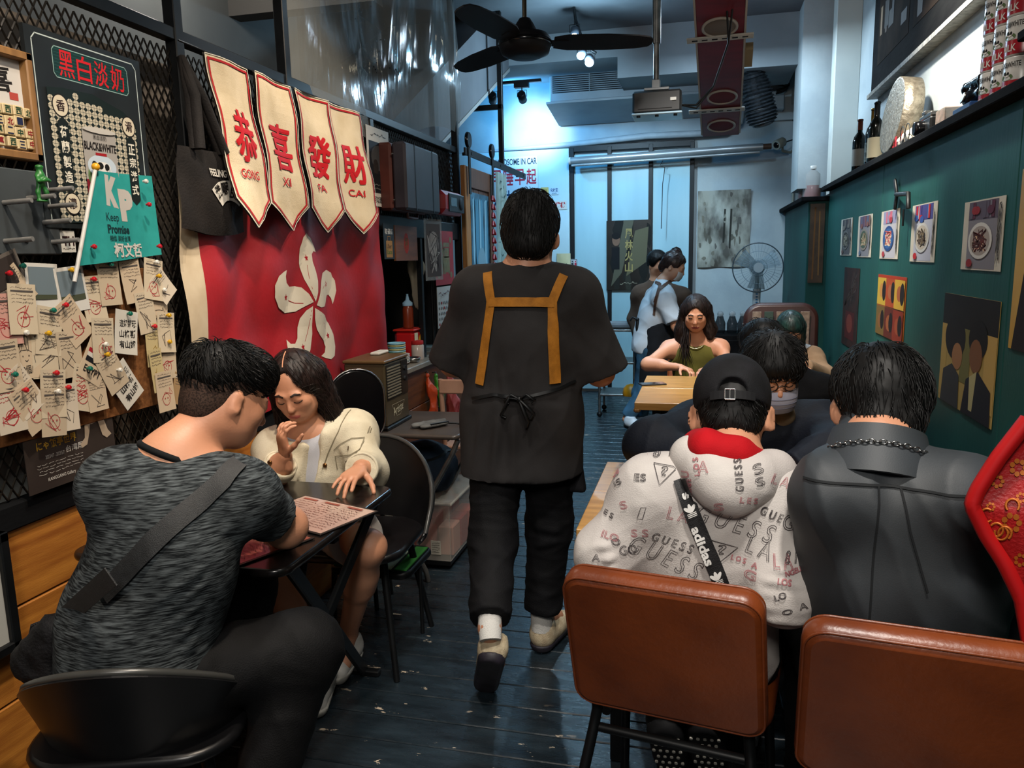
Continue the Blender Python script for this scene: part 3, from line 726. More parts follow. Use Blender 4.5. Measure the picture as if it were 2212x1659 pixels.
# ---------------------------------------------------------------- waiter walking away
def waiter():
    r = thing('person', 'waiter in loose charcoal T-shirt with tan apron straps, walking away down the aisle', 'person', (-.62, 2.6, 0))
    nk = A3(-.605, 2.635, 1.455); hc = at(1147, 512, 2.665); pel = A3(-.625, 2.655, .93); f = nrm((-.02, 1, 0))
    sL, sR = A3(-.775, 2.655, 1.385), A3(-.435, 2.655, 1.372); eL, eR = A3(-.895, 2.70, 1.115), A3(-.350, 2.70, 1.09); wL, wR = A3(-.80, 2.93, 1.10), A3(-.45, 2.93, 1.08)
    hL, hR = A3(-.715, 2.64, .90), A3(-.535, 2.665, .90); kL, kR = at(1065, 1165, 2.54), A3(-.545, 2.72, .50); aL, aR = at(1058, 1352, 2.265), at(1170, 1332, 2.70)
    F = Field(); P, R = head(F, hc, nrm((-.06, .98, -.12)), s=1.02, neck=nk, face=True); ears(F, P, R); torso(F, pel, nk, sL, sR, f)
    arm(F, sL, eL, wL); arm(F, sR, eR, wR); leg(F, hL, kL, aL); leg(F, hR, kR, aR)
    ft = lambda a, d: F.cap(a-A3(0, 0, .02), a+np.array(d), .034, .03, .03)
    ft(aL, (0, .07, -.17)); ft(aR, (.03, .14, -.06)); body = F.build(.008)
    hands = [hand(wL, (.25, .95, 0), (0, 0, 1), 1), hand(wR, (-.25, .95, 0), (0, 0, 1), -1)]
    skin_part('body', [body]+hands, m_skin, r)
    # trousers
    F = Field(); F.ell(pel-A3(0, 0, .02), A3(.19, .14, .15), None, .05)
    for h, k, a, q in ((hL, kL, aL, .92), (hR, kR, aR, .95)):
        F.cap(h, k, .105, .083, .05); e = k+(a-k)*.93; F.cap(k, e, .083, .072, .05, None, 0.)
    V, Q = F.build(.008); V = wrinkle(V, Q, .007, 24, (1, 1, 1.6), 3)
    V = folds(V, Q, [(kL+A3(-.08, -.1, .02), kL+A3(.08, -.1, -.02)), (kL+A3(-.07, -.09, -.05), kL+A3(.07, -.09, -.07)), (kR+A3(-.07, -.09, .03), kR+A3(.08, -.08, .0)), (kR+A3(-.07, -.09, -.06), kR+A3(.06, -.08, -.03)), (hL+A3(0, -.12, -.1), hR+A3(0, -.12, -.16)), (kL+A3(-.06, -.1, .12), kL+A3(.08, -.1, .16))], .012, .018)
    skin_part('trousers', [(V, Q)], M('black_twill', '#08080a', '#0e0e11', s=14, r=.75, b=.25, bs=300), r)
    # oversize shirt
    F = Field(); torso(F, pel, nk-A3(0, 0, .03), sL, sR, f, .034, 1., 1.0)
    F.cap(pel+A3(0, -.005, .12), pel+A3(0, -.01, -.24), .172, .19, .06, ((0, 1, 0), 1.2))
    for h, k in ((hL, kL), (hR, kR)): F.cap(h+A3(0, -.01, .06), h+(k-h)*.55, .122, .128, .07)
    for s_, e_ in ((sL, eL), (sR, eR)): F.cap(s_+A3(0, 0, -.015), e_, .084, .100, .05, None, .012)
    F.cut((0, 0, .705), (-.03, 0, -1))
    V, Q = F.build(.008); V = wrinkle(V, Q, .010, 13, (1, 1, .55), 5)
    wz = A3(-.62, 2.47, .99)
    V = folds(V, Q, [(wz+A3(a, .02, .0), wz+A3(a*1.7+b, .0, .28), .022, .016) for a, b in ((-.06, .0), (-.02, -.05), (.03, .02), (.07, .03))]+[(wz+A3(a, .02, -.02), wz+A3(a*1.5, .0, -.24), .022, .018) for a in (-.11, -.05, .0, .06, .12)]
              + [(sL+A3(.03, -.08, -.02), eL+A3(.06, -.1, .05), .012, .018), (sR+A3(-.03, -.08, -.02), eR+A3(-.06, -.1, .05), .012, .018), (wz+A3(-.19, .06, .02), wz+A3(.19, .06, .02), -.016, .016)])
    cloth = (V, Q); skin_part('shirt', [cloth], M('charcoal_cotton', '#201e1e', '#292727', s=7, r=.85, b=.12, bs=420), r)
    t = bvh(cloth, body); 
    g = lambda x, y: at(x, y, 2.45)
    mtan = M('tan_webbing', '#8a5716', '#a56a20', s=30, r=.7, b=.2, bs=400)
    mb = MB(); dY = (0, 1, 0); q = .064
    ribbon(t, [g(1032, 592), g(1045, 655), g(1040, 720), g(1025, 838)], dY, q*.5, .006, .012, None, mb, .003); ribbon(t, [g(1204, 598), g(1182, 655), g(1183, 720), g(1187, 838)], dY, q*.5, .006, .012, None, mb, .003); ribbon(t, [g(1040, 657), g(1186, 657)], dY, q*.48, .0085, .012, None, mb, .003)
    part('apron_straps', mb, mtan, r, label='tan webbing apron straps forming an H')
    mb = MB(); ribbon(t, [g(1010, 868), g(1060, 858), g(1125, 865), g(1195, 850), g(1225, 838)], dY, .010, .008, .01, None, mb, .003)
    k0 = cast(t, g(1118, 868)-A3(0, .8, 0), dY, .012)
    for dx, dz, w_ in ((-.05, -.005, .02), (-.065, -.055, .03), (.055, .0, .02), (.05, -.045, .0), (.03, -.075, .0)):
        mb.tube([k0, k0+A3(dx*.5, -.012, dz*.4+w_), k0+A3(dx, -.004, dz), k0+A3(dx*.75, -.002, dz-.02 if w_ == 0 else dz-.008)], .0048, 6, None, sq=1.6)
    mb.ball(k0, (.013, .01, .011)); part('apron_tie', mb, m_black, r)
    F = Field(); F.cap(pel+A3(.0, .03, .10), pel+A3(.02, .03, -.30), .178, .205, .05, ((0, 1, 0), 1.25)); F.cut((0, 2.665, 0), (0, -1, 0)); F.cut((0, 0, .645), (0, 0, -1)); F.cut((0, 0, 1.03), (0, 0, 1))
    V, Q = F.build(.01); skin_part('apron_skirt', [(wrinkle(V, Q, .006, 20, (1, 1, .4), 4), Q)], M('black_canvas', '#0d0d0f', '#151518', s=10, r=.8, b=.2, bs=300), r)
    # shoes and socks
    mS = M('cream_mesh_shoe', '#a8977c', '#c4b699', s=40, r=.7, b=.3, bs=250); mK = M('black_rubber', '#131217', '#221d28', s=20, r=.6)
    hl = at(1062, 1428, 2.20); to = at(1046, 1500, 2.385); shoe(r, hl, to, nrm((0, .6, .7)), mS, mK, 1.0)
    shoe(r, at(1160, 1412, z=.005), at(1160, 1412, z=.005)+A3(.075, .27, 0), (0, 0, 1), mS, mK, 1.0)
    mw_ = M('white_rib', '#c7c5c0', r=.9, b=.3, bs=300); part('sock', MB().tube([aL+(kL-aL)*.25, aL, aL+(hl-aL)*.42], [.041, .039, .036], 14), mw_, r); part('sock', MB().tube([aR+A3(.0, 0, .10), aR, aR-A3(0, 0, .05)], [.043, .042, .042], 14), mw_, r)
    # hair: dense crop with a nape line
    F = Field(); R_ = R; F.ell(P(0, -.016, .048), 1.02*A3(.094, .112, .098), R, .01); F.ell(P(0, -.055, .0), A3(.084, .064, .082), R, .03); F.ell(P(0, -.02, .112), A3(.062, .08, .042), R, .03)
    F.cap(P(-.03, -.078, -.038), P(.03, -.078, -.038), .032, .032, .03)
    F.cut(P(0, .062, 0), R[:, 1]+R[:, 2]*-.4)
    for x in (-1, 1): F.sub(P(x*.100, .0, -.022), A3(.030, .032, .042), R, .008)
    hair_thing(r, F, m_hair, radial(P, (.005, -.03, .17), .4), 1300, .06, keep=None, seed=2, lift=.008)
    for x in (-1, 1): part('mask_loop', MB().tube([P(x*.072, .03, -.02), P(x*.086, .0, -.0), P(x*.086, -.016, -.02), P(x*.07, .02, -.05)], .0013, 5), m_black, r)
waiter()

# ---------------------------------------------------------------- man in heather T-shirt, seated with his back to us
def man_left():
    r = thing('person', 'seated man in a dark heather grey T-shirt with a black crossbody strap, left table', 'person', (-1.2, 1.36, 0))
    nk = at(375, 985, 1.47); hc = at(490, 862, 1.585); pel = at(300, 1440, 1.39); f = nrm((.22, 1, 0))
    sL, sR = at(262, 1045, 1.40), at(520, 1062, 1.50); eL, eR = A3(-1.50, 1.62, .80), at(618, 1138, 1.66); wL, wR = A3(-1.27, 1.86, .785), A3(-1.13, 1.82, .79)
    hL, hR = pel+A3(-.10, .02, -.02), pel+A3(.10, .0, -.02); kL, kR = hL+A3(.10, .40, .04), at(655, 1400, 1.56); aL, aR = kL+A3(0, -.02, -.36), kR+A3(-.06, -.15, -.33)
    F = Field(); P, R = head(F, hc, nrm((.55, .72, -.42)), nrm((.12, .35, .9)), s=.95, neck=nk, nr=.058); torso(F, pel, nk, sL, sR, f); arm(F, sL, eL, wL); arm(F, sR, eR, wR); leg(F, hL, kL, aL); leg(F, hR, kR, aR)
    F.cap(aL, aL+A3(.02, .12, -.05), .035, .03, .03); F.cap(aR, aR+A3(.02, .12, -.05), .035, .03, .03)
    body = F.build(.007)
    hs = [hand(wR, (-.75, .6, -.05), (0, 0, -1), 1, (.25, .3, .2)), hand(wL, (.75, .6, -.05), (0, 0, -1), -1, (.25, .3, .2))]
    skin_part('body', [body]+hs, m_skin, r)
    # shirt
    F = Field(); torso(F, pel, nk-A3(.0, 0, .035), sL, sR, f, .022, 1.0, 1.0); F.cap(pel+A3(0, -.01, .10), pel+A3(-.01, -.02, -.09), .175, .185, .05, (f, 1.25))
    for s_, e_, q in ((sL, eL, .75), (sR, eR, .70)):
        e2 = s_+(e_-s_)*q; F.cap(s_, e2, .070, .066, .04, None, 0.)
    up = nrm(nk-pel); F.cut(pel-A3(0, 0, .085), (0, 0, -1))
    V, Q = F.build(.007); V = wrinkle(V, Q, .006, 18, (1, 1, .8), 11)
    w0 = at(480, 1290, 1.33)
    V = folds(V, Q, [(at(480, 1200+i*42, 1.36), at(300-14*i, 1330+i*34, 1.28), .011, .013) for i in range(5)]+[(at(350, 990, 1.4), at(300, 1090, 1.3), .010, .014), (at(330, 990, 1.4), at(255, 1060, 1.3), .008, .014), (at(520, 1020, 1.42), at(560, 1110, 1.5), .008, .014), (at(500, 1130, 1.42), at(450, 1200, 1.33), .010, .014)])
    cl = (V, Q)
    mt = M('heather_jersey', '#0f1316', '#5d6467', s=110, st=(.28, .28, 3.2), r=.85, b=.18, bs=380, lo=.40, hi=.72, det=6); skin_part('shirt', [cl], mt, r)
    t = bvh(cl, body)
    mb = MB(); d = nrm(A3(.15, 1, -.05)); st = MB()
    ribbon(t, [at(432, 962, 1.3), at(330, 1110, 1.2), at(230, 1240, 1.2), at(165, 1318, 1.2)], (0, 1, 0), .044, .005, .012, None, mb, .003); e0, e1 = at(232, 1252, 1.21), at(142, 1332, 1.29); d_ = nrm(e1-e0); q_ = nrm(np.cross(d_, (0, 1, 0))); mb.obox((e0+e1)/2, (np.linalg.norm(e1-e0)*1.15, .042, .003), np.stack([d_, q_, np.cross(d_, q_)], 1)); part('crossbody_strap', mb, M('black_webbing', '#17181a', '#202224', s=60, r=.6, b=.25, bs=500), r)
    sm = MB(); ribbon(t, [at(492, 985, 1.3), at(484, 1035, 1.3), at(490, 1085, 1.3), at(505, 1140, 1.3)], (0, 1, 0), .005, .003, .008, None, sm, .001); part('sleeve_seam', sm, flat('#77797a'), r)
    # collar rib
    cb = MB(); F2 = []
    for i in range(28):
        a = 2*math.pi*i/28; ax = nrm((.30, .35, .85)); u = nrm(np.cross(ax, (0, 1, 0))); w = np.cross(ax, u); F2.append(nk+A3(0, 0, .006)-f*.008+.064*(u*math.cos(a)*1.08+w*math.sin(a)))
    cb.tube(F2, .0085, 6, closed=True); part('collar', cb, M('collar_rib', '#101214', r=.85), r)
    # trousers
    F = Field(); F.ell(pel-A3(0, 0, .01), A3(.185, .155, .12), None, .05)
    for h, k, a in ((hL, kL, aL), (hR, kR, aR)): F.cap(h, k, .105, .088, .05); F.cap(k, a, .086, .068, .05)
    V, Q = F.build(.009); V = wrinkle(V, Q, .006, 22, (1, 1, 1), 8); V = folds(V, Q, [(hR+A3(.06+.035*i, -.10, .08), hR+A3(.02+.05*i, -.09, -.09), .010, .012) for i in range(5)]+[(kR+A3(.0, -.10, .06-.04*i), kR+A3(-.16, -.12, -.10-.05*i), .008, .012) for i in range(3)]); skin_part('trousers', [(V, Q)], M('black_trouser', '#060607', '#0c0c0e', s=16, r=.72, b=.2, bs=300), r)
    mS = M('dark_sneaker', '#16161a', r=.6); 
    for a in (aL, aR): shoe(r, A3(a[0], a[1]-.05, .0), A3(a[0]+.03, a[1]+.21, .0), (0, 0, 1), mS, m_black)
    # hair: faded sides, thick top
    F = Field(); F.ell(P(0, -.010, .070), A3(.080, .100, .066), R, .01); F.ell(P(0, .035, .088), A3(.060, .05, .036), R, .03); F.ell(P(0, -.06, .05), A3(.073, .055, .065), R, .03); F.cut(P(0, 0, .012), -R[:, 2]*1+R[:, 1]*.22)
    _, hb = hair_thing(r, F, m_hair, lambda p: nrm(p-P(0, -.05, .16))+nrm(R[:, 1])*.6+A3(0, 0, .15), 1500, .045, .006, seed=5, lift=.011)
    F = Field(); F.ell(P(0, -.016, .028), A3(.0735, .0925, .0915), R, .01); F.ell(P(0, -.055, -.03), A3(.058, .048, .062), R, .03); F.cut(P(0, .048, 0), R[:, 1]); F.cut(P(0, -.02, -.055), -R[:, 2]+R[:, 1]*.3)
    part('hair_fade', raw_mesh('hair_fade', [F.build(.005)], M('clipped_hair', '#241a15', '#43322a', s=260, r=.8, lo=.4, hi=.6), orig(r)), None, r)
man_left()
# ---------------------------------------------------------------- woman in a cream jacket facing us
def cuff_sleeve(F, sh, el, wr, r0=.078, r1=.072, r2=.058, q=.9):
    F.cap(sh, el, r0, r1, .05); F.cap(el, el+(np.array(wr)-el)*q, r1, r2, .05, None, 0.)
def girl_left():
    r = thing('person', 'seated young woman with shoulder-length black hair in a cream denim jacket, hand at her mouth', 'person', (-1.38, 2.6, 0))
    nk = at(668, 935, 2.48); hc = at(640, 836, 2.41); pel = at(692, 1125, 2.56); pel[2] = .52; f = nrm((.05, -1, 0))
    sR, sL = at(600, 972, 2.47), at(762, 932, 2.53)      # her right is on the left of the picture
    eR, eL = at(585, 1045, 2.27), at(795, 1020, 2.43); wR, wL = at(616, 985, 2.22), at(768, 1022, 2.30)
    wL = A3(-1.10, 2.295, .812)
    hR, hL = pel+A3(-.09, -.02, -.02), pel+A3(.09, -.02, -.02); kR, kL = A3(-1.45, 2.22, .50), A3(-1.06, 2.24, .56); aR, aL = A3(-1.27, 2.27, .11), A3(-1.275, 2.47, .11)
    ff = nrm((.16, -.90, -.42))
    F = Field(); P, R = head(F, hc, ff, nrm((-.03, -.38, .9)), s=.97, neck=nk, nr=.045, fem=True); torso(F, pel, nk, sL, sR, f, 0, .9); arm(F, sL, eL, wL, 0, .88); arm(F, sR, eR, wR, 0, .88); leg(F, hL, kL, aL, 0, .93); leg(F, hR, kR, aR, 0, .93)
    for a, d in ((aL, (.03, -.10, -.06)), (aR, (.0, -.10, -.06))): F.cap(a, a+A3(*d), .032, .028, .03)
    body = F.build(.0055, 2)
    hR_ = hand(wR, nrm(at(603, 915, 2.20)-wR), nrm((.45, .55, .25)), -1, s=.84, per=[(.35, .75, .5), (.45, .8, .5), (.35, .7, .5), (.2, .5, .4)], thumb=(.55, .55, .4), spread=.22)
    hL_ = hand(wL, (-.06, -1, -.12), (0, -.1, -1), 1, s=.95, per=[(.12, .15, .1), (.3, .35, .2), (.25, .35, .2), (.15, .3, .2)], thumb=(.5, .7, .35), spread=.25)
    skin_part('body', [body, hR_, hL_], m_skin, r)
    t = bvh(body); face_marks(r, t, hc, ff, R, .97)
    # inner tee
    F = Field(); torso(F, pel, nk-A3(0, 0, .03), sL, sR, f, .012, .9); skin_part('tee', [F.build(.008)], M('white_tee', '#aeb0b8', '#b9bac2', s=9, r=.85, b=.1, bs=300), r)
    # jacket, open at the front
    F = Field(); torso(F, pel, nk-A3(0, 0, .025), sL, sR, f, .030, .92, 1.0); F.cap(pel+A3(0, .0, .15), pel+A3(0, .0, -.03), .17, .175, .05, (f, 1.3)); cuff_sleeve(F, sR, eR, wR, .070, .072, .054, .72); cuff_sleeve(F, sL, eL, wL, .064, .064, .054, .90)
    F.cut((0, 0, .56), (0, 0, -1))
    n0 = at(660, 938, 2.36)
    for q in range(27): F.sub(n0+A3(-.0016*q+.01, -.04, -.0105*q), A3(.052-.0016*q, .11, .022), None, .006)
    F.sub(nk+A3(.0, -.02, .02), A3(.075, .075, .06), None, .015)
    V, Q = F.build(.006, 1); V = wrinkle(V, Q, .009, 17, (1, 1, .8), 21, 6)
    V = folds(V, Q, [(at(560+8*i, 1000+i*9, 2.3), at(600+6*i, 1030-3*i+i*6, 2.3), .010, .010) for i in range(5)]+[(at(760+9*i, 975+i*16, 2.4), at(815, 985+i*18, 2.4), .010, .012) for i in range(4)]+[(at(745, 900, 2.5), at(735, 1000, 2.4), .009, .012), (at(700, 940, 2.5), at(690, 1020, 2.4), .008, .012), (at(790, 1010, 2.4), at(770, 1040, 2.35), .012, .01), (at(580, 960, 2.4), at(560, 1010, 2.35), .011, .012)])
    mj = M('cream_denim', '#b9ae96', '#cbc2ab', s=10, r=.85, b=.22, bs=260); jk = (V, Q); jo = skin_part('jacket', [jk], mj, r)
    t = bvh(jk, body); dY = nrm((0, 1, 0)); g = lambda x, y: at(x, y, 2.3)
    fl_ = MB(); ribbon(t, [g(716, 962), g(742, 968)], dY, .050, .006, .008, None, fl_, .003); sm = lambda pts, name, c='#7d745f', w=.0026: part(name, ribbon(t, [g(*p) for p in pts], dY, w, .003, .006, None, None, .0008), flat(c), jo)
    sm([(684, 992), (700, 978), (722, 967), (744, 968), (746, 990), (728, 1000), (708, 1004), (686, 1006)], 'pocket_seam'); sm([(687, 1006), (690, 1035)], 'pocket_seam'); sm([(746, 975), (744, 1030)], 'pocket_seam')
    sm([(748, 900), (747, 960)], 'yoke_seam'); sm([(700, 905), (692, 950), (672, 1000), (664, 1030)], 'placket_seam'); sm([(775, 885), (752, 915), (750, 960)], 'armhole_seam')
    part('pocket_slit', ribbon(t, [g(719, 983), g(720, 991)], dY, .004, .004, .004, None, None, .001), flat('#4a3b2c'), jo)
    for p in ((668, 1024), (619, 983)):
        q = cast(t, g(*p)-A3(0, .8, 0), dY, .004)
        if q is not None: part('button', MB().lathe(q, [(.0085, 0), (.0085, .003), (.005, .005)], 12, axis=(0, -1, 0)), M('copper_button', '#7a5632', r=.35, m=.9), jo)
    # collar leaves
    for pts in ([(704, 855), (726, 885), (722, 900), (700, 893), (690, 905), (672, 915)],):
        part('collar', ribbon(t, [g(*p) for p in pts], dY, .034, .010, .006, None, None, .006), mj, jo)
    # cuffs
    for e, w, q in ((eR, wR, .72), (eL, wL, .90)):
        c = e+(w-e)*q; d = nrm(w-e); part('cuff', MB().lathe(c-d*.035, [(.054, 0), (.0575, .004), (.056, .036), (.050, .038), (.045, .02)], 22, axis=d), mj, jo)
    # shorts
    F = Field(); F.ell(pel, A3(.185, .15, .11), None, .05)
    for h, k in ((hL, kL), (hR, kR)): F.cap(h, h+(k-h)*.62, .110, .100, .05, None, 0.)
    V, Q = F.build(.008); skin_part('shorts', [(wrinkle(V, Q, .006, 30, seed=5), Q)], M('white_shorts', '#a9a6a4', '#b9b6b3', s=9, r=.85, b=.15, bs=300), r)
    mS = M('white_leather', '#b8b5ae', '#c6c3bd', s=20, r=.5); mK = M('white_sole', '#a9a69e', r=.6)
    shoe(r, A3(-1.275, 2.53, .0), A3(-1.25, 2.29, .0), (0, 0, 1), mS, mK, .92); shoe(r, A3(-1.29, 2.32, .0), A3(-1.22, 2.09, .0), (0, 0, 1), mS, mK, .92)
    # hair: middle part, to the shoulders
    F = Field(); s = .97; F.ell(P(0, -.018, .036), s*A3(.088, .108, .100), R, .01)
    for x in (-1, 1):
        for y0, y1, rr in ((-.05, -.06, .044), (-.015, -.025, .036)):
            tip = P(x*.086, y1, -.13)+A3(x*-.012, 0, -.035); F.cap(P(x*.066, y0, .03), tip, s*rr, s*rr*.78, .03, None, .0)
    F.cap(P(-.03, -.07, 0), P(-.035, -.075, -.15), .05, .045, .03, None, 0.); F.cap(P(.03, -.07, 0), P(.035, -.075, -.15), .05, .045, .03, None, 0.)
    F.sub(P(0, .122, -.026), s*A3(.074, .100, .116), R, .012); F.sub(P(0, .115, .06), s*A3(.034, .07, .066), R, .02)
    hair_thing(r, F, m_hair_b, lambda p: A3(0, 0, -1)+nrm(p-hc)*.45+R[:, 0]*np.sign((p-hc)@R[:, 0])*.35, 900, .085, .0055, seed=9, lift=.003, amp=.004, seg=6, fr=120)
    rg = np.random.default_rng(4)
    for x in (-1, 1):
        lk = MB()
        for i in range(130):
            y = rg.uniform(-.09, .03); a = P(x*(.098+rg.uniform(-.02, .004)), y, -.06); b = P(x*(.10+rg.uniform(-.025, .012)), y-.01, -.12)+A3(0, 0, -.02); c = b+A3(x*rg.normal()*.008, rg.normal()*.006, -.03-rg.uniform(0, .03)); lk.tube([a, b, c], [.0016, .0016, .0003], 3, None, caps=False)
        part('hair_ends', lk, m_hair_b, r)
    part('parting', ribbon(bvh(F.build(.006, 1)), [P(-.002, .062, .3), P(.000, .02, .3), P(.001, -.02, .3)], -R[:, 2], .0035, .005, .006, None, None, .0008), m_skin, r)
girl_left()

# ---------------------------------------------------------------- cap and printed hoodie, back to us
def outline_text(t, mb, txt, px, py, wpx, hpx, dep, d, wd=.0011, rot=0., m=None, eps=.0035, shear=0., serif=True):
    """letter outlines pressed on a garment; px,py centre, sizes in photo pixels at depth dep"""
    lps = outline_loops(txt); al = np.concatenate([np.array(l) for l in lps]); mn, mx = al.min(0), al.max(0)
    c0 = at(px, py, dep); sx = np.linalg.norm(at(px+10, py, dep)-c0)/10
    U = nrm(at(px+50, py, dep)-c0); V = nrm(at(px, py-50, dep)-c0)
    ca, sa = math.cos(rot), math.sin(rot); U, V = U*ca+V*sa, V*ca-U*sa
    for lp in lps:
        q = (np.array(lp)-mn)/(mx-mn)-.5; q = q*np.array([wpx*sx, hpx*sx]); q[:, 0] += shear*q[:, 1]; pts = []
        for i in range(len(q)):
            a = q[i]; b = q[(i+1) % len(q)]; k = max(1, int(np.linalg.norm(b-a)/.012))
            for j in range(k): pts.append(a+(b-a)*j/k)
        n = len(pts); ctr = []
        for i in range(n):
            tg = pts[(i+1) % n]-pts[i-1]; tg = tg/(np.linalg.norm(tg)+1e-9); nn = np.array([-tg[1], tg[0]])*wd/2; ctr.append((pts[i]-nn, pts[i]+nn))
        P3 = [[cast(t, c0+U*z[0]+V*z[1]-nrm(d)*.6, d, eps) for z in pr] for pr in ctr]
        for i in range(n):
            a, b = P3[i], P3[(i+1) % n]
            if any(z is None for z in (*a, *b)) or np.linalg.norm(a[0]-b[0]) > .05: continue
            mb.add([a[0], b[0], b[1], a[1]], [(0, 1, 2, 3)], m)
def poly_outline(t, mb, pts, dep, d, wd, m, closed=True, eps=.0035):
    P = [at(*p, dep) for p in pts]; P = P+[P[0]] if closed else P; ribbon(t, P, d, wd, eps, .01, m, mb, .0004)
def hoodie_man():
    r = thing('person', 'man in a black cap and white hoodie printed with outlined lettering, back to the camera', 'person', (.02, 1.72, 0))
    nk = at(1580, 985, 1.80); hc = at(1580, 893, 1.90); pel = A3(.005, 1.83, .55); f = nrm((.02, 1, 0)); sL, sR = at(1408, 1060, 1.76), at(1668, 1070, 1.76)
    eL, eR = at(1312, 1200, 1.72), at(1692, 1275, 1.66); wL, wR = A3(-.16, 2.02, .80), A3(.14, 1.98, .79); hL, hR = pel+A3(-.09, .02, -.02), pel+A3(.09, .02, -.02); kL, kR = A3(-.13, 2.10, .52), A3(.14, 2.10, .52); aL, aR = A3(-.03, 1.90, .12), A3(.09, 1.90, .12)
    ff = nrm((.02, .88, -.45))
    F = Field(); P, R = head(F, hc, ff, nrm((0, .42, .9)), s=.98, neck=nk, nr=.055); torso(F, pel, nk, sL, sR, f, 0, .95); arm(F, sL, eL, wL); arm(F, sR, eR, wR); leg(F, hL, kL, aL); leg(F, hR, kR, aR)
    for x in (-1, 1): F.ell(P(x*.090, -.010, -.014), A3(.009, .023, .036), frame_of(R[:, 1]*.7+R[:, 0]*x*.7, R[:, 2]), .006); F.sub(P(x*.102, -.010, -.012), A3(.007, .013, .022), frame_of(R[:, 1]*.7+R[:, 0]*x*.7, R[:, 2]), .005)
    body = F.build(.0065); skin_part('body', [body, hand(wL, (.3, 1, 0), (0, 0, -1), 1), hand(wR, (-.3, 1, 0), (0, 0, -1), -1)], m_skin, r)
    F = Field(); torso(F, pel, nk-A3(0, 0, .03), sL, sR, f, .024, .95, 1.0); F.cap(pel+A3(0, -.0, .2), pel+A3(0, -.01, -.03), .165, .165, .06, (f, 1.3))
    for s_, e_, w_ in ((sL, eL, wL), (sR, eR, wR)): F.cap(s_, e_, .070, .070, .05); F.cap(e_, e_+(w_-e_)*.95, .070, .055, .05, None, 0.)
    V, Q = F.build(.0065, 1); V = wrinkle(V, Q, .007, 17, (1, 1, 1), 31, 6)
    V = folds(V, Q, [(at(1272+6*i, 1130+26*i, 1.66), at(1345, 1120+30*i, 1.62), .015, .012) for i in range(5)]+[(at(1640, 1225+28*i, 1.6), at(1745, 1240+26*i, 1.6), .015, .012) for i in range(5)]+[(at(1690, 1040, 1.65), at(1655, 1190, 1.6), .010, .014), (at(1375, 1090, 1.66), at(1365, 1230, 1.6), .012, .014)])
    cl = (V, Q); mh = M('white_fleece', '#b5aeaa', '#c4beb9', s=7, r=.9, b=.18, bs=320); ho = skin_part('hoodie', [cl], mh, r)
    # hood lying on the back, red lining standing round the neck
    F = Field(); g = lambda x, y, z: at(x, y, z)
    F.cap(g(1492, 985, 1.76), g(1550, 1060, 1.675), .048, .034, .04); F.cap(g(1672, 1015, 1.76), g(1585, 1068, 1.67), .048, .034, .04); F.cap(g(1540, 1028, 1.70), g(1615, 1035, 1.70), .054, .054, .06); F.cap(g(1492, 1000, 1.76), g(1670, 1025, 1.75), .036, .036, .04); F.cap(g(1565, 1070, 1.665), g(1582, 1078, 1.665), .030, .028, .04); F.sub(nk+A3(0, .0, .06), A3(.066, .072, .09), None, .02)
    V, Q = F.build(.006, 1); V = wrinkle(V, Q, .006, 18, seed=7); hd = (V, Q); hoo = skin_part('hood', [hd], mh, ho)
    F = Field(); 
    for a, b in (((1497, 972, 1.77), (1530, 972, 1.715)), ((1530, 970, 1.715), (1590, 978, 1.71)), ((1590, 978, 1.71), (1640, 1000, 1.745)), ((1510, 955, 1.80), (1525, 960, 1.74))): F.cap(g(*a), g(*b), .034, .032, .03)
    F.sub(nk+A3(0, .01, .05), A3(.060, .070, .10), None, .015); V, Q = F.build(.006, 1); skin_part('hood_lining', [(wrinkle(V, Q, .004, 25, seed=2), Q)], M('red_jersey', '#9d0a14', '#b30d18', s=8, r=.85, b=.12, bs=300), ho)
    # print
    t = bvh(cl, hd, body); d = nrm((0, 1, -.18)); ink = flat('#3a3537'); red = flat('#a4686c'); mb = MB(); D = 1.55
    T = lambda s, x, y, w, h, m=ink, rot=0., sh=.0: outline_text(t, mb, s, x, y, w, h, D, d, .0013, rot, m, shear=sh)
    T('G U E S S', 1592, 1150, 185, 44, ink, -.30, .15); T('G U E S S', 1448, 1195, 100, 22, ink, -.33, .1); T('G U E S S', 1430, 1228, 175, 46, ink, -.42, .15); T('G U E S S', 1600, 1038, 72, 18, ink, 1.62, 0.)
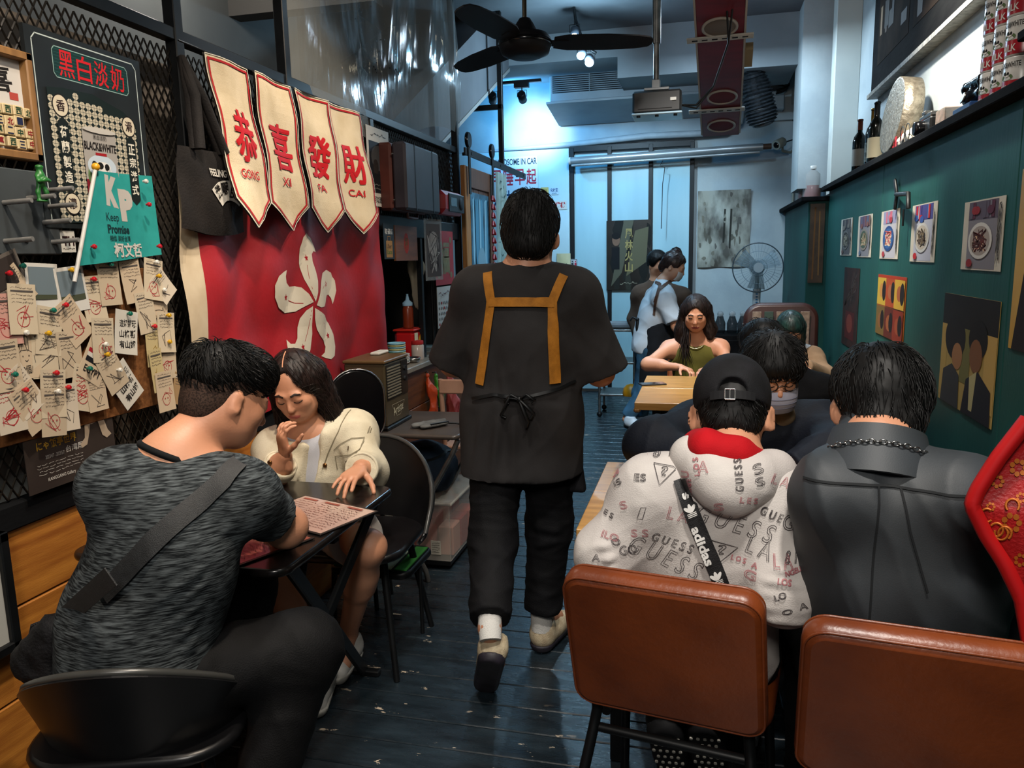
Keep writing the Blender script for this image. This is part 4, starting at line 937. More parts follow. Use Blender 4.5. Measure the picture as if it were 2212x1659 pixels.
    T('L A', 1462, 1130, 50, 30, red, -.25); T('8 1', 1420, 993, 40, 24, ink, .05, .3); T('A', 1390, 992, 14, 16, red); T('ES', 1372, 1048, 26, 16, ink); T('1', 1377, 1126, 12, 28, ink, 0, .3); T('S S', 1372, 1172, 38, 18, red); T('L A', 1650, 1205, 55, 42, ink, -.35); T('L A', 1700, 1230, 40, 34, red); T('8 1', 1718, 1222, 24, 28, ink, .1, .3); T('L O S   A', 1614, 1235, 62, 13, red, -.30); T('G', 1628, 1262, 24, 20, red, -.2); T('G U E', 1678, 1130, 52, 22, ink, -.45); T('G', 1716, 1148, 24, 38, ink, -.2); T('L E S', 1622, 1092, 40, 14, red, -.15); T('S', 1645, 1025, 22, 22, ink, .3); T('S', 1648, 1052, 20, 20, ink, .3); T('L A', 1700, 1055, 48, 24, red, -.45); T('S S', 1735, 1110, 20, 20, red, -.3); T('C', 1468, 1075, 22, 20, red, .2); T('IS', 1318, 1062, 20, 12, ink, .6); T('S', 1335, 1110, 16, 18, red, .3); T('ILO', 1305, 1180, 40, 16, red, -.3); T('O', 1318, 1192, 20, 16, ink, -.2); T('GO', 1345, 1210, 36, 22, ink, .1); T('S81', 1312, 1040, 30, 12, red, .8); T('L E S', 1292, 1130, 40, 12, ink, -.4); T('A', 1275, 1225, 18, 16, ink); T('LOS', 1700, 1270, 30, 12, red, -.2); T('NGELES', 1725, 1248, 46, 11, red, .25); T('LO', 1690, 1300, 26, 14, ink, .3); T('A', 1740, 1320, 18, 16, ink, .2); T('O', 1705, 1332, 22, 12, ink, .2); T('A', 1520, 1020, 22, 26, red, 0); T('L O S', 1505, 1020, 40, 12, red, 1.7); T('G U', 1480, 1050, 40, 18, red, 1.6); T('A N G E', 1490, 1068, 44, 10, red, 1.65); T('S', 1555, 1105, 20, 18, red, .1)
    for tri in ([(1402, 1017), (1458, 1027), (1417, 1064)], [(1536, 1187), (1600, 1206), (1552, 1242)]): poly_outline(t, mb, tri, D, d, .0013, ink)
    T('?', 1428, 1035, 15, 20); T('?', 1563, 1210, 18, 24)
    part('print', mb, None, ho, label='outlined lettering in black and dusty red')
    # crossbody strap
    sb = MB(); path = [(1466, 1052), (1495, 1130), (1530, 1212), (1562, 1290)]; ribbon(t, [at(*p, D) for p in path], d, .034, .006, .010, None, sb, .003); so = part('crossbody_strap', sb, M('black_strap', '#101013', r=.6, b=.2, bs=400), r)
    wm = MB(); wt = flat('#d9d7d3'); st = bvh((np.array([v for v in sb.v]), np.array([f for f in sb.f])), cl)
    def strap_text(txt, x, y, L, hgt):
        v, fs = glyphs(txt, .035); mn, mx = v.min(0), v.max(0); q = ((v-mn)/(mx-mn)-.5)*np.array([L, hgt]); c0 = at(x, y, D); U = nrm(at(x+35, y+86, D)-c0); V = nrm(at(x+86, y-35, D)-c0); stamp(st, wm, q, fs, c0, U, V, d, wt, .003)
    strap_text('adidas', 1518, 1200, .090, .0215); strap_text('s', 1478, 1088, .014, .014)
    part('lettering', wm, None, so, kind='stuff'); wm = MB()
    for x, y in ((1492, 1124), (1552, 1276)):
        c0 = at(x, y, D); U = nrm(at(x+86, y-35, D)-c0); V = nrm(at(x-35, y-86, D)-c0)
        for a in (-.75, 0, .75):
            q = [(.0035*math.sin(u)*1.2, .009+.010*-math.cos(u)) for u in np.linspace(0, 6.283, 11)[:-1]]; q = [(p[0]*math.cos(a)+p[1]*math.sin(a), -p[0]*math.sin(a)+p[1]*math.cos(a)) for p in q]; stamp(st, wm, q, [tuple(range(10))], c0, U, V, d, wt, .003)
        for k in range(3): stamp(st, wm, [(-.011, -.002-.0035*k), (.011, -.002-.0035*k), (.010, -.0038-.0035*k), (-.010, -.0038-.0035*k)], [(0, 1, 2, 3)], c0, U, V, d, wt, .0032)
    part('logo', wm, None, so, kind='stuff')
    # trousers, shoes soles up
    F = Field(); F.ell(pel-A3(0, 0, .02), A3(.18, .14, .11), None, .05)
    for h, k, a in ((hL, kL, aL), (hR, kR, aR)): F.cap(h, k, .10, .08, .05); F.cap(k, a, .08, .06, .05)
    skin_part('trousers', [F.build(.011)], _MC['black_trouser'], r)
    mS = M('black_shoe', '#0d0d0f', r=.6)
    for x0, x1, hx in ((1432, 1452, 0), (1510, 1535, 1)):
        hl = at(x0+hx*10, 1580, 1.70); to = at(x1, 1672, 1.80); to[2] = max(.01, to[2]); so_ = shoe(r, hl, to, nrm((0, .8, .5)), mS, M('studded_sole', '#121214', r=.7), 1.0)
        fw = nrm(to-hl); upv = nrm(np.array((0, .8, .5))-fw*np.dot((0, .8, .5), fw)); sdv = np.cross(fw, upv); ds = MB()
        for i in range(8):
            for j in range(-2, 3):
                c = hl+fw*(.035+i*.028)+sdv*(j*.016+(i % 2)*.008)
                if abs(j*.016+(i % 2)*.008) < .036: ds.lathe(c+upv*.001, [(.0042, 0), (.0042, .004)], 8, axis=-upv)
        so_['label'] = 'black shoe with white dotted sole turned up'; q_ = part('sole_dots', ds, flat('#b9b5aa'), so_); q_['kind'] = 'stuff'
    # hair below the cap, cap, ears
    F = Field(); F.ell(P(0, -.024, .010), A3(.079, .092, .092), R, .01); F.cap(P(-.03, -.072, -.045), P(.03, -.072, -.045), .026, .026, .03); F.cut(P(0, .03, 0), R[:, 1]+R[:, 2]*-.3)
    hair_thing(r, F, m_hair, lambda p: A3(0, 0, -1)+R[:, 0]*((p-hc)@R[:, 0])*3, 500, .03, .006, seed=12, keep=lambda p: (p-hc)@R[:, 2] < .03)
    F = Field(); F.ell(P(0, -.014, .040), A3(.092, .110, .104), R, .01); F.cut(P(0, -.02, .002), -R[:, 2]-R[:, 1]*.05); F.sub(P(0, -.128, .018), A3(.036, .04, .036), R, .004)
    cp = skin_part('cap', [F.build(.005, 1)], M('black_cap_cotton', '#131315', '#1b1b1e', s=20, r=.8, b=.2, bs=400), r)
    tt = MB(); pts = [P(x*.05, -math.sqrt(max(0, 1-(x*.05/.094)**2))*.112-.016, .010) for x in np.linspace(-1, 1, 11)]; 
    for a, b in zip(pts[:-1], pts[1:]): tt.obox((a+b)/2, (np.linalg.norm(b-a)*1.05, .004, .020), np.stack([nrm(b-a), nrm(np.cross(R[:, 2], b-a)), R[:, 2]], 1))
    part('cap_strap', tt, M('cap_strap', '#161618', r=.7), cp)
    bk = MB(); c = P(-.006, -.130, .010); S, U = R[:, 0], R[:, 2]; 
    for a, b in (((-.011, -.012), (.011, -.012)), ((.011, -.012), (.011, .012)), ((.011, .012), (-.011, .012)), ((-.011, .012), (-.011, -.012))): bk.tube([c+S*a[0]+U*a[1], c+S*b[0]+U*b[1]], .0018, 6)
    bk.tube([c-U*.012, c+U*.012], .0014, 6); part('buckle', bk, m_chrome, cp)
    part('brim', MB().grid(lambda u, v: P((u-.5)*.15*(1-.3*v*v), .085+v*.07*(1-(2*u-1)**2*.5), .015-v*.012-(2*u-1)**2*.012), 10, 5, th=.003), _MC['black_cap_cotton'], cp)
    for x in (-1, 1): part('mask_loop', MB().tube([P(x*.065, .05, -.03), P(x*.090, .004, .0), P(x*.088, -.010, -.02), P(x*.062, .04, -.075)], .0015, 5), m_black, r)
hoodie_man()
# ---------------------------------------------------------------- grey jacket, back to us
def jacket_man():
    r = thing('person', 'man in a dark grey jacket with silver collar chain, back to the camera', 'person', (.42, 1.6, 0))
    nk = at(1895, 960, 1.66); hc = at(1898, 880, 1.76); pel = A3(.43, 1.68, .54); f = nrm((.03, 1, 0)); sL, sR = at(1805, 1068, 1.60), at(2055, 1072, 1.58)
    eL, eR = at(1805, 1240, 1.70), at(2105, 1230, 1.66); wL, wR = A3(.34, 1.98, .79), A3(.58, 1.96, .79); hL, hR = pel+A3(-.09, .02, -.02), pel+A3(.09, .02, -.02); kL, kR = A3(.30, 1.98, .52), A3(.53, 1.98, .52); aL, aR = A3(.30, 2.0, .1), A3(.53, 2.0, .1)
    ff = nrm((-.05, .86, -.5))
    F = Field(); P, R = head(F, hc, ff, nrm((0, .45, .9)), s=1.0, neck=nk, nr=.058); ears(F, P, R); torso(F, pel, nk, sL, sR, f, 0, 1.); arm(F, sL, eL, wL); arm(F, sR, eR, wR); leg(F, hL, kL, aL); leg(F, hR, kR, aR)
    for a in (aL, aR): F.cap(a, a+A3(0, .12, -.06), .034, .03, .03)
    body = F.build(.007); skin_part('body', [body, hand(wL, (.2, 1, 0), (0, 0, -1), 1), hand(wR, (-.2, 1, 0), (0, 0, -1), -1)], m_skin, r)
    F = Field(); torso(F, pel, nk-A3(0, 0, .03), sL, sR, f, .030, .97, 1.0); F.cap(pel+A3(0, 0, .3), pel+A3(0, -.01, -.16), .18, .19, .07, (f, 1.3)); F.cap(nk-A3(0, 0, .03), nk+(hc-nk)*.42, .080, .074, .03)
    for s_, e_, w_ in ((sL, eL, wL), (sR, eR, wR)): F.cap(s_, e_, .070, .072, .06); F.cap(e_, e_+(w_-e_)*.95, .072, .055, .05, None, 0.)
    F.cut((0, 0, .40), (0, 0, -1)); F.sub(nk+(hc-nk)*.55+A3(0, .012, 0), A3(.062, .062, .045), None, .01)
    V, Q = F.build(.007, 1); V = wrinkle(V, Q, .015, 14, (1, 1, .6), 44, 6); g = lambda x, y: at(x, y, 1.47)
    V = folds(V, Q, [(g(1915, 1085), g(1885, 1370), .020, .012), (g(1965, 1085), g(2020, 1360), .022, .012), (g(2010, 1100), g(2120, 1280), .018, .014), (g(1830, 1085), g(1800, 1340), .018, .016), (g(1860, 1100), g(1850, 1330), .012, .012), (g(2060, 1110), g(2110, 1200), .016, .012), (g(1770, 1250), g(1830, 1330), .013, .014), (g(2150, 1210), g(2050, 1300), .013, .015), (g(1905, 970), g(1895, 1010), .008, .01), (g(1990, 975), g(2030, 1010), .008, .01), (g(1740, 1060), g(1960, 1072), -.009, .009), (g(1960, 1072), g(2130, 1085), -.009, .009)])
    cl = (V, Q); mj = M('dark_grey_nylon', '#25282a', '#30353a', s=4, r=.6, b=.05, bs=420); jo = skin_part('jacket', [cl], mj, r)
    t = bvh(cl, body)
    for pts in ([(1735, 1055), (1840, 1062), (1960, 1072), (2070, 1078), (2135, 1080)], [(1910, 1070), (1898, 1200), (1884, 1360)], [(1962, 1074), (1975, 1160), (2010, 1290)]): part('seam', ribbon(t, [g(*p) for p in pts], (0, 1, 0), .004, .003, .01, None, None, .001), flat('#1a1c1e'), jo)
    # stand collar with a chain of links round it
    ax = nrm(hc-nk+A3(0, -.02, .10)); bk = nrm(-f+ax*np.dot(f, ax)); sd = np.cross(ax, bk)
    ring = lambda a, v, e=0.: nk+bk*(.004+(.108-.028*v+e)*math.cos(a))+sd*((.110-.026*v+e)*math.sin(a))+ax*(-.082+.102*v)
    part('collar', MB().grid(lambda u, v: ring((u-.5)*4.6, v), 28, 4, th=.005), mj, jo); pts = [ring(a, .60-.25*(abs(a)/1.7)**2, .009) for a in np.linspace(-1.7, 1.7, 34)]
    for i in range(len(pts)-1):
        c = (pts[i]+pts[i+1])/2; d = nrm(pts[i+1]-pts[i]); up = nrm(np.cross(d, (0, 1, 0)) if i % 2 else (0, -1, .3)); lk = [c+d*.0068*math.cos(a)+up*.0042*math.sin(a) for a in np.linspace(0, 6.283, 11)[:-1]]
        part('chain_link', MB().tube(lk, .0017, 5, closed=True), m_chrome, r)
    F = Field(); F.ell(pel-A3(0, 0, .02), A3(.18, .14, .11), None, .05)
    for h, k, a in ((hL, kL, aL), (hR, kR, aR)): F.cap(h, k, .10, .08, .05); F.cap(k, a, .08, .06, .05)
    skin_part('trousers', [F.build(.012)], _MC['black_trouser'], r)
    for a in (aL, aR): shoe(r, A3(a[0], a[1]-.05, 0), A3(a[0], a[1]+.22, 0), (0, 0, 1), _MC['black_shoe'], m_black)
    F = Field(); s = .98; F.ell(P(0, -.014, .042), s*A3(.096, .112, .098), R, .01); F.ell(P(0, -.05, .01), s*A3(.088, .074, .082), R, .03); F.cap(P(-.03, -.075, -.058), P(.03, -.075, -.058), .032, .032, .03); F.cut(P(0, .055, 0), R[:, 1]-R[:, 2]*.35)
    for x in (-1, 1): F.sub(P(x*.102, .002, -.018), A3(.034, .038, .044), R, .008)
    hair_thing(r, F, m_hair, radial(P, (0, -.045, .16), .25), 1300, .055, .006, seed=22, lift=.006)
    for x in (-1, 1): part('mask_loop', MB().tube([P(x*.062, .05, -.03), P(x*.092, .002, .010), P(x*.092, -.012, -.02), P(x*.070, .03, -.075)], .0017, 5), M('white_elastic', '#c9c5be', r=.7), r); part('earring', MB().tube([P(x*.086, -.004, -.046)+.006*np.array([0, math.cos(a), math.sin(a)]) for a in np.linspace(0, 6.283, 11)[:-1]], .0016, 5, closed=True), m_chrome, r)
    part('face_mask', MB().grid(lambda u, v: P(math.sin((u-.5)*2.6)*.072, math.cos((u-.5)*2.4)*.082+.03, -.015-.085*v), 10, 4, th=.002), M('mask_white', '#bdbcba', r=.8), r)
jacket_man()
# ---------------------------------------------------------------- navy jacket, facing us, head bowed
def navy_man():
    r = thing('person', 'man in navy jacket, glasses and grey face mask, head bowed over the table', 'person', (.2, 2.9, 0))
    nk = at(1640, 900, 2.92); hc = at(1668, 806, 2.74); pel = A3(.20, 3.02, .52); f = nrm((0, -1, 0)); sR, sL = at(1505, 925, 2.93), at(1775, 930, 2.90); eR, eL = at(1408, 960, 2.68), at(1808, 985, 2.66); wR, wL = A3(.02, 2.52, .80), A3(.26, 2.50, .80)
    hR, hL = pel+A3(-.09, 0, -.02), pel+A3(.09, 0, -.02); kR, kL = A3(.08, 2.58, .53), A3(.32, 2.58, .53); aR, aL = A3(.08, 2.62, .1), A3(.32, 2.62, .1); ff = nrm((.20, -.93, -.30))
    F = Field(); P, R = head(F, hc, ff, nrm((.05, -.3, .95)), s=1., neck=nk, nr=.055); torso(F, pel, nk, sL, sR, f); arm(F, sL, eL, wL); arm(F, sR, eR, wR); leg(F, hL, kL, aL); leg(F, hR, kR, aR)
    for a in (aL, aR): F.cap(a, a+A3(0, -.12, -.06), .034, .03, .03)
    body = F.build(.007); skin_part('body', [body, hand(wR, (.5, -.85, -.1), (0, 0, -1), -1), hand(wL, (-.5, -.85, -.1), (0, 0, -1), 1)], m_skin, r)
    F = Field(); torso(F, pel, nk-A3(0, 0, .02), sL, sR, f, .045, 1.02, 1.05); F.cap(nk+A3(-.07, .03, -.01), nk+A3(.07, .03, -.01), .055, .055, .04); F.cap(pel+A3(0, 0, .2), pel+A3(0, 0, -.06), .19, .2, .05, (f, 1.25))
    for s_, e_, w_ in ((sL, eL, wL), (sR, eR, wR)): F.cap(s_, e_, .090, .094, .06); F.cap(e_, e_+(w_-e_)*.9, .092, .066, .05, None, 0.)
    V, Q = F.build(.008, 1); V = wrinkle(V, Q, .013, 14, (1, 1, 1), 51, 6); cl = (V, Q); jo = skin_part('jacket', [cl], M('navy_nylon', '#090d16', '#0e1420', s=5, r=.7, b=.15, bs=120), r)
    F = Field(); F.cap(nk+A3(.045, -.06, -.03), nk+A3(.085, -.10, .025), .034, .026, .02); F.cap(nk+A3(.085, -.10, .025), nk+A3(.09, -.06, .05), .026, .024, .02); skin_part('collar_lining', [F.build(.006)], M('khaki_lining', '#6b5a45', '#79674f', s=20, r=.9, b=.2, bs=250), jo)
    t = bvh(cl)
    p = cast(t, at(1738, 882, 2.2), (0, 1, 0), .004)
    if p is not None: part('zip_pull', MB().obox(p, (.022, .006, .008), None, None, .002), m_chrome, jo)
    tb = bvh(body); S, Fw, U = R[:, 0], R[:, 1], R[:, 2]; hcp = np.array(hc)
    mk = part('face_mask', MB().grid(lambda u, v: P(math.sin((u-.5)*2.5)*.070, .050+math.cos((u-.5)*2.3)*.055+.012*math.sin(math.pi*v)-.012*v, -.020-.088*v), 14, 8, th=.002), M('mask_lilac_grey', '#8b8c9b', '#9a9aa8', s=20, r=.75), r)
    for k in range(3): part('mask_pleat', MB().tube([P(math.sin((u-.5)*2.5)*.0715, .0525+math.cos((u-.5)*2.3)*.055+.012*math.sin(math.pi*(.3+.2*k))-.012*(.3+.2*k), -.020-.088*(.3+.2*k)) for u in np.linspace(.06, .94, 12)], .0012, 4), M('mask_fold', '#6b6c7c', r=.8), mk)
    gl = part('glasses', MB().tube([P(-.011, .110, .004), P(0, .112, .008), P(.011, .110, .004)], .0018, 5), M('black_acetate', '#0b0b0c', r=.25), r)
    for x in (-1, 1):
        part('rim', MB().tube([P(x*.034+.023*math.cos(a), .108-.010*abs(math.cos(a)*.5+x*.5), .002+.019*math.sin(a)) for a in np.linspace(0, 6.283, 17)[:-1]], .0021, 5, closed=True), _MC['black_acetate'], gl); part('temple', MB().tube([P(x*.057, .098, .006), P(x*.076, .05, .008), P(x*.080, -.01, .004)], .0019, 5), _MC['black_acetate'], gl)
        part('eyebrow', ribbon(tb, [hcp+S*x*.013+U*.022, hcp+S*x*.03+U*.027, hcp+S*x*.046+U*.022], -Fw, .006, .001, .004, None, None, .0006), flat('#17100d'), r); part('eyelashes', ribbon(tb, [hcp+S*x*.018-U*.003, hcp+S*x*.031-U*.008, hcp+S*x*.045-U*.003], -Fw, .0035, .001, .004, None, None, .0006), flat('#17100d'), r)
    F = Field(); F.ell(P(0, -.012, .050), A3(.102, .118, .096), R, .01); F.ell(P(0, .068, .056), A3(.076, .036, .030), R, .03); F.ell(P(0, -.06, .0), A3(.09, .07, .09), R, .03); F.sub(P(0, .122, -.035), A3(.078, .075, .066), R, .01)
    hair_thing(r, F, m_hair, radial(P, (0, -.03, .16), .1), 1100, .05, .0065, seed=33, lift=.010)
    F = Field(); F.ell(pel-A3(0, 0, .02), A3(.18, .14, .11), None, .05)
    for h, k, a in ((hL, kL, aL), (hR, kR, aR)): F.cap(h, k, .10, .08, .05); F.cap(k, a, .08, .06, .05)
    skin_part('trousers', [F.build(.014)], _MC['black_trouser'], r)
    for a in (aL, aR): shoe(r, A3(a[0], a[1]+.05, 0), A3(a[0], a[1]-.22, 0), (0, 0, 1), _MC['black_shoe'], m_black)
navy_man()
# ---------------------------------------------------------------- black-clad diner behind him, back to us
def black_diner():
    r = thing('person', 'diner in plain black with dark hair, back to the camera, behind the navy jacket', 'person', (.38, 3.6, 0))
    nk = at(1695, 812, 3.52); hc = at(1645, 757, 3.56); pel = A3(.42, 3.50, .52); f = nrm((-.1, 1, 0)); sL, sR = at(1615, 862, 3.5), at(1772, 856, 3.48); eL, eR = at(1590, 960, 3.66), at(1795, 965, 3.64); wL, wR = A3(.28, 3.92, .80), A3(.52, 3.92, .80)
    hL, hR = pel+A3(-.09, 0, -.02), pel+A3(.09, 0, -.02); kL, kR = A3(.32, 3.92, .52), A3(.52, 3.92, .52); aL, aR = A3(.32, 3.9, .1), A3(.52, 3.9, .1)
    F = Field(); P, R = head(F, hc, nrm((-.1, .95, -.3)), s=1., neck=nk); torso(F, pel, nk, sL, sR, f); arm(F, sL, eL, wL); arm(F, sR, eR, wR); leg(F, hL, kL, aL); leg(F, hR, kR, aR)
    body = F.build(.010); skin_part('body', [body, hand(wL, (.2, 1, 0), (0, 0, -1), 1, vox=.005), hand(wR, (-.2, 1, 0), (0, 0, -1), -1, vox=.005)], m_skin, r)
    F = Field(); torso(F, pel, nk, sL, sR, f, .035, 1.02, 1.05); F.cap(nk, hc-A3(0, 0, .06), .07, .06, .05)
    for s_, e_, w_ in ((sL, eL, wL), (sR, eR, wR)): F.cap(s_, e_, .078, .074, .06); F.cap(e_, e_+(w_-e_)*.9, .074, .055, .05, None, 0.)
    V, Q = F.build(.010, 1); skin_part('sweater', [(wrinkle(V, Q, .008, 14, seed=6), Q)], M('black_knit', '#08080a', '#0e0e11', s=20, r=.9, b=.2, bs=300), r)
    F = Field(); F.ell(P(0, -.012, .045), A3(.098, .115, .098), R, .01); F.ell(P(0, -.05, -.02), A3(.09, .07, .09), R, .03); F.cut(P(0, .06, 0), R[:, 1]-R[:, 2]*.3); hair_thing(r, F, m_hair, radial(P, (0, -.03, .16), .3), 400, .05, .008, seed=41, lift=.008)
    F = Field(); F.ell(pel-A3(0, 0, .02), A3(.18, .14, .11), None, .05)
    for h, k, a in ((hL, kL, aL), (hR, kR, aR)): F.cap(h, k, .10, .08, .05); F.cap(k, a, .08, .06, .05)
    skin_part('trousers', [F.build(.016)], _MC['black_trouser'], r)
    for a in (aL, aR): shoe(r, A3(a[0], a[1]-.05, 0), A3(a[0], a[1]+.22, 0), (0, 0, 1), _MC['black_shoe'], m_black)
black_diner()
# ---------------------------------------------------------------- woman in an olive top facing us
def long_locks(r, P, R, mt, n, xs, y, z0, ln, seed, rad=.003, fwd=0.):
    rg = np.random.default_rng(seed)
    for x in xs:
        lk = MB()
        for i in range(n):
            a = P(x*(.07+rg.uniform(-.02, .02)), y+rg.uniform(-.05, .03), z0+rg.uniform(-.02, .02)); b = a+A3(rg.normal()*.012, -fwd+rg.normal()*.012, -ln*.5); c = b+A3(rg.normal()*.02, -fwd*.3+rg.normal()*.015, -ln*.5*rg.uniform(.7, 1.1)); lk.tube([a, (a+b)/2+A3(x*.008, 0, 0), b, c], [rad*.8, rad, rad, rad*.2], 3, None, caps=False)
        o = part('hair_strands', lk, mt, r); o['kind'] = 'stuff'
def olive_woman():
    r = thing('person', 'woman with long black hair in a sleeveless olive top, at the timber table', 'person', (-.04, 5.3, 0))
    nk = at(1503, 725, 5.22); hc = at(1503, 678, 5.16); pel = A3(-.03, 5.32, .52); f = nrm((.0, -1, 0)); sR, sL = at(1446, 752, 5.22), at(1556, 750, 5.22); eR, eL = at(1400, 800, 5.05), at(1572, 805, 5.06); wR, wL = at(1470, 800, 4.93), at(1535, 800, 4.93)
    for q in (eR, eL, wR, wL): q[2] = max(q[2], .785)
    hR, hL = pel+A3(-.09, 0, -.02), pel+A3(.09, 0, -.02); kR, kL = A3(-.16, 4.9, .52), A3(.1, 4.9, .52); aR, aL = A3(-.16, 4.95, .1), A3(.1, 4.95, .1); ff = nrm((-.02, -.95, -.28))
    F = Field(); P, R = head(F, hc, ff, s=.95, neck=nk, nr=.042, fem=True); torso(F, pel, nk, sL, sR, f, 0, .86); arm(F, sL, eL, wL, 0, .85); arm(F, sR, eR, wR, 0, .85); leg(F, hL, kL, aL, 0, .9); leg(F, hR, kR, aR, 0, .9)
    body = F.build(.0065); skin_part('body', [body, hand(wR, (.75, -.6, -.15), (0, -.2, -1), -1, s=.9, vox=.0045), hand(wL, (-.75, -.6, -.15), (0, -.2, -1), 1, s=.9, vox=.0045)], m_skin, r)
    face_marks(r, bvh(body), hc, ff, R, .95, '#7a3030', False, lipw=.024)
    F = Field(); torso(F, pel, nk-A3(0, 0, .05), sL*.86+nk*.14-A3(0, 0, .045), sR*.86+nk*.14-A3(0, 0, .045), f, .010, .86); F.sub(nk+A3(0, -.05, -.005), A3(.062, .08, .062), None, .015)
    for s_ in (sL, sR): F.sub(s_+A3(0, 0, -.0), A3(.058, .12, .095), None, .012)
    V, Q = F.build(.007); skin_part('top', [(V, Q)], M('olive_rib', '#4e4a1d', '#5b5724', s=12, r=.85, b=.2, bs=280), r)
    part('necklace', MB().tube([nk+A3(.052*math.sin(a), -.058-.012*math.cos(a), -.045-.032*math.cos(a)) for a in np.linspace(-1.3, 1.3, 13)], .0022, 5), M('silver_chain', '#b8b29a', r=.3, m=.9), r)
    F = Field(); F.ell(P(0, -.018, .034), .95*A3(.090, .108, .102), R, .01)
    for x in (-1, 1):
        F.cap(P(x*.070, -.02, .03), P(x*.094, -.01, -.12), .036, .040, .03); F.cap(P(x*.094, -.01, -.12), P(x*.098, .03, -.34 if x > 0 else -.16), .046, .040 if x > 0 else .02, .03)
    F.cap(P(0, -.06, 0), P(0, -.08, -.2), .07, .06, .04); F.sub(P(0, .118, -.030), .95*A3(.058, .092, .110), R, .012)
    hair_thing(r, F, m_hair_b, lambda p: A3(0, 0, -1)+nrm(p-hc)*.4, 500, .09, .007, seed=61, lift=.003, amp=.004, seg=6, fr=110)
    long_locks(r, P, R, m_hair_b, 60, (1,), .0, -.06, .26, 5, .0035, .03)
    F = Field(); F.ell(pel, A3(.175, .14, .11), None, .05)
    for h, k in ((hL, kL), (hR, kR)): F.cap(h, k, .10, .075, .05)
    for k, a in ((kL, aL), (kR, aR)): F.cap(k, a, .075, .055, .05)
    skin_part('trousers', [F.build(.014)], M('dark_jeans', '#14181f', r=.85), r)
    for a in (aL, aR): shoe(r, A3(a[0], a[1]+.05, 0), A3(a[0], a[1]-.2, 0), (0, 0, 1), _MC['black_shoe'], m_black, .9)
olive_woman()
def green_hair_woman():
    r = thing('person', 'woman with dark green hair and a tan jacket over white, beside the green wall', 'person', (.55, 5.55, 0))
    nk = at(1708, 745, 5.45); hc = at(1708, 712, 5.36); pel = A3(.60, 5.55, .50); f = nrm((-.1, -1, 0)); sR, sL = at(1672, 765, 5.45), at(1752, 768, 5.45); eR, eL = at(1665, 810, 5.25), at(1785, 815, 5.28); wR, wL = A3(.42, 4.98, .80), A3(.60, 4.98, .80)
    hR, hL = pel+A3(-.09, 0, 0), pel+A3(.09, 0, 0); kR, kL = A3(.46, 5.05, .52), A3(.66, 5.05, .52); aR, aL = A3(.46, 5.1, .1), A3(.66, 5.1, .1); ff = nrm((.10, -.85, -.55))
    F = Field(); P, R = head(F, hc, ff, nrm((0, -.4, .9)), s=.92, neck=nk, nr=.042, fem=True); torso(F, pel, nk, sL, sR, f, 0, .85); arm(F, sL, eL, wL, 0, .85); arm(F, sR, eR, wR, 0, .85); leg(F, hL, kL, aL, 0, .9); leg(F, hR, kR, aR, 0, .9)
    body = F.build(.008); skin_part('body', [body, hand(wR, (.3, -1, -.1), (0, 0, -1), -1, s=.9, vox=.005), hand(wL, (-.3, -1, -.1), (0, 0, -1), 1, s=.9, vox=.005)], m_skin, r)
    face_marks(r, bvh(body), hc, ff, R, .92)
    F = Field(); torso(F, pel, nk-A3(0, 0, .02), sL, sR, f, .014, .87); skin_part('blouse', [F.build(.010)], M('white_blouse', '#b9b9b9', r=.8, b=.2, bs=200), r)
    F = Field(); torso(F, pel, nk-A3(0, 0, .055), sL+A3(.0, 0, -.015), sR+A3(0, 0, -.015), f, .026, .88)
    for s_, e_, w_ in ((sL, eL, wL), (sR, eR, wR)): F.cap(s_-A3(0, 0, .02), e_, .066, .062, .05); F.cap(e_, e_+(w_-e_)*.9, .062, .05, .05, None, 0.)
    F.sub(nk+A3(-.01, -.1, -.09), A3(.06, .1, .13), None, .01); V, Q = F.build(.010, 1); skin_part('jacket', [(wrinkle(V, Q, .006, 20, seed=3), Q)], M('tan_wool', '#77604a', '#866d55', s=10, r=.9, b=.15, bs=200), r)
    F = Field(); F.ell(P(0, -.018, .034), .92*A3(.092, .110, .102), R, .01)
    for x in (-1, 1): F.cap(P(x*.072, -.01, .02), P(x*.084, .0, -.13), .034, .028, .03)
    F.cap(P(0, -.06, 0), P(0, -.08, -.14), .07, .05, .04); F.sub(P(0.012, .118, -.05), .92*A3(.050, .088, .095), R, .012)
    hair_thing(r, F, M('green_black_hair', '#0d1c1c', '#1d3a36', s=18, r=.4), lambda p: A3(0, 0, -1)+nrm(p-hc)*.4, 300, .08, .008, seed=71, lift=.003, amp=.004)
    F = Field(); F.ell(pel, A3(.175, .14, .11), None, .05)
    for h, k, a in ((hL, kL, aL), (hR, kR, aR)): F.cap(h, k, .10, .075, .05); F.cap(k, a, .075, .055, .05)
    skin_part('trousers', [F.build(.016)], _MC['dark_jeans'], r)
    for a in (aL, aR): shoe(r, A3(a[0], a[1]+.05, 0), A3(a[0], a[1]-.2, 0), (0, 0, 1), _MC['black_shoe'], m_black, .9)
green_hair_woman()
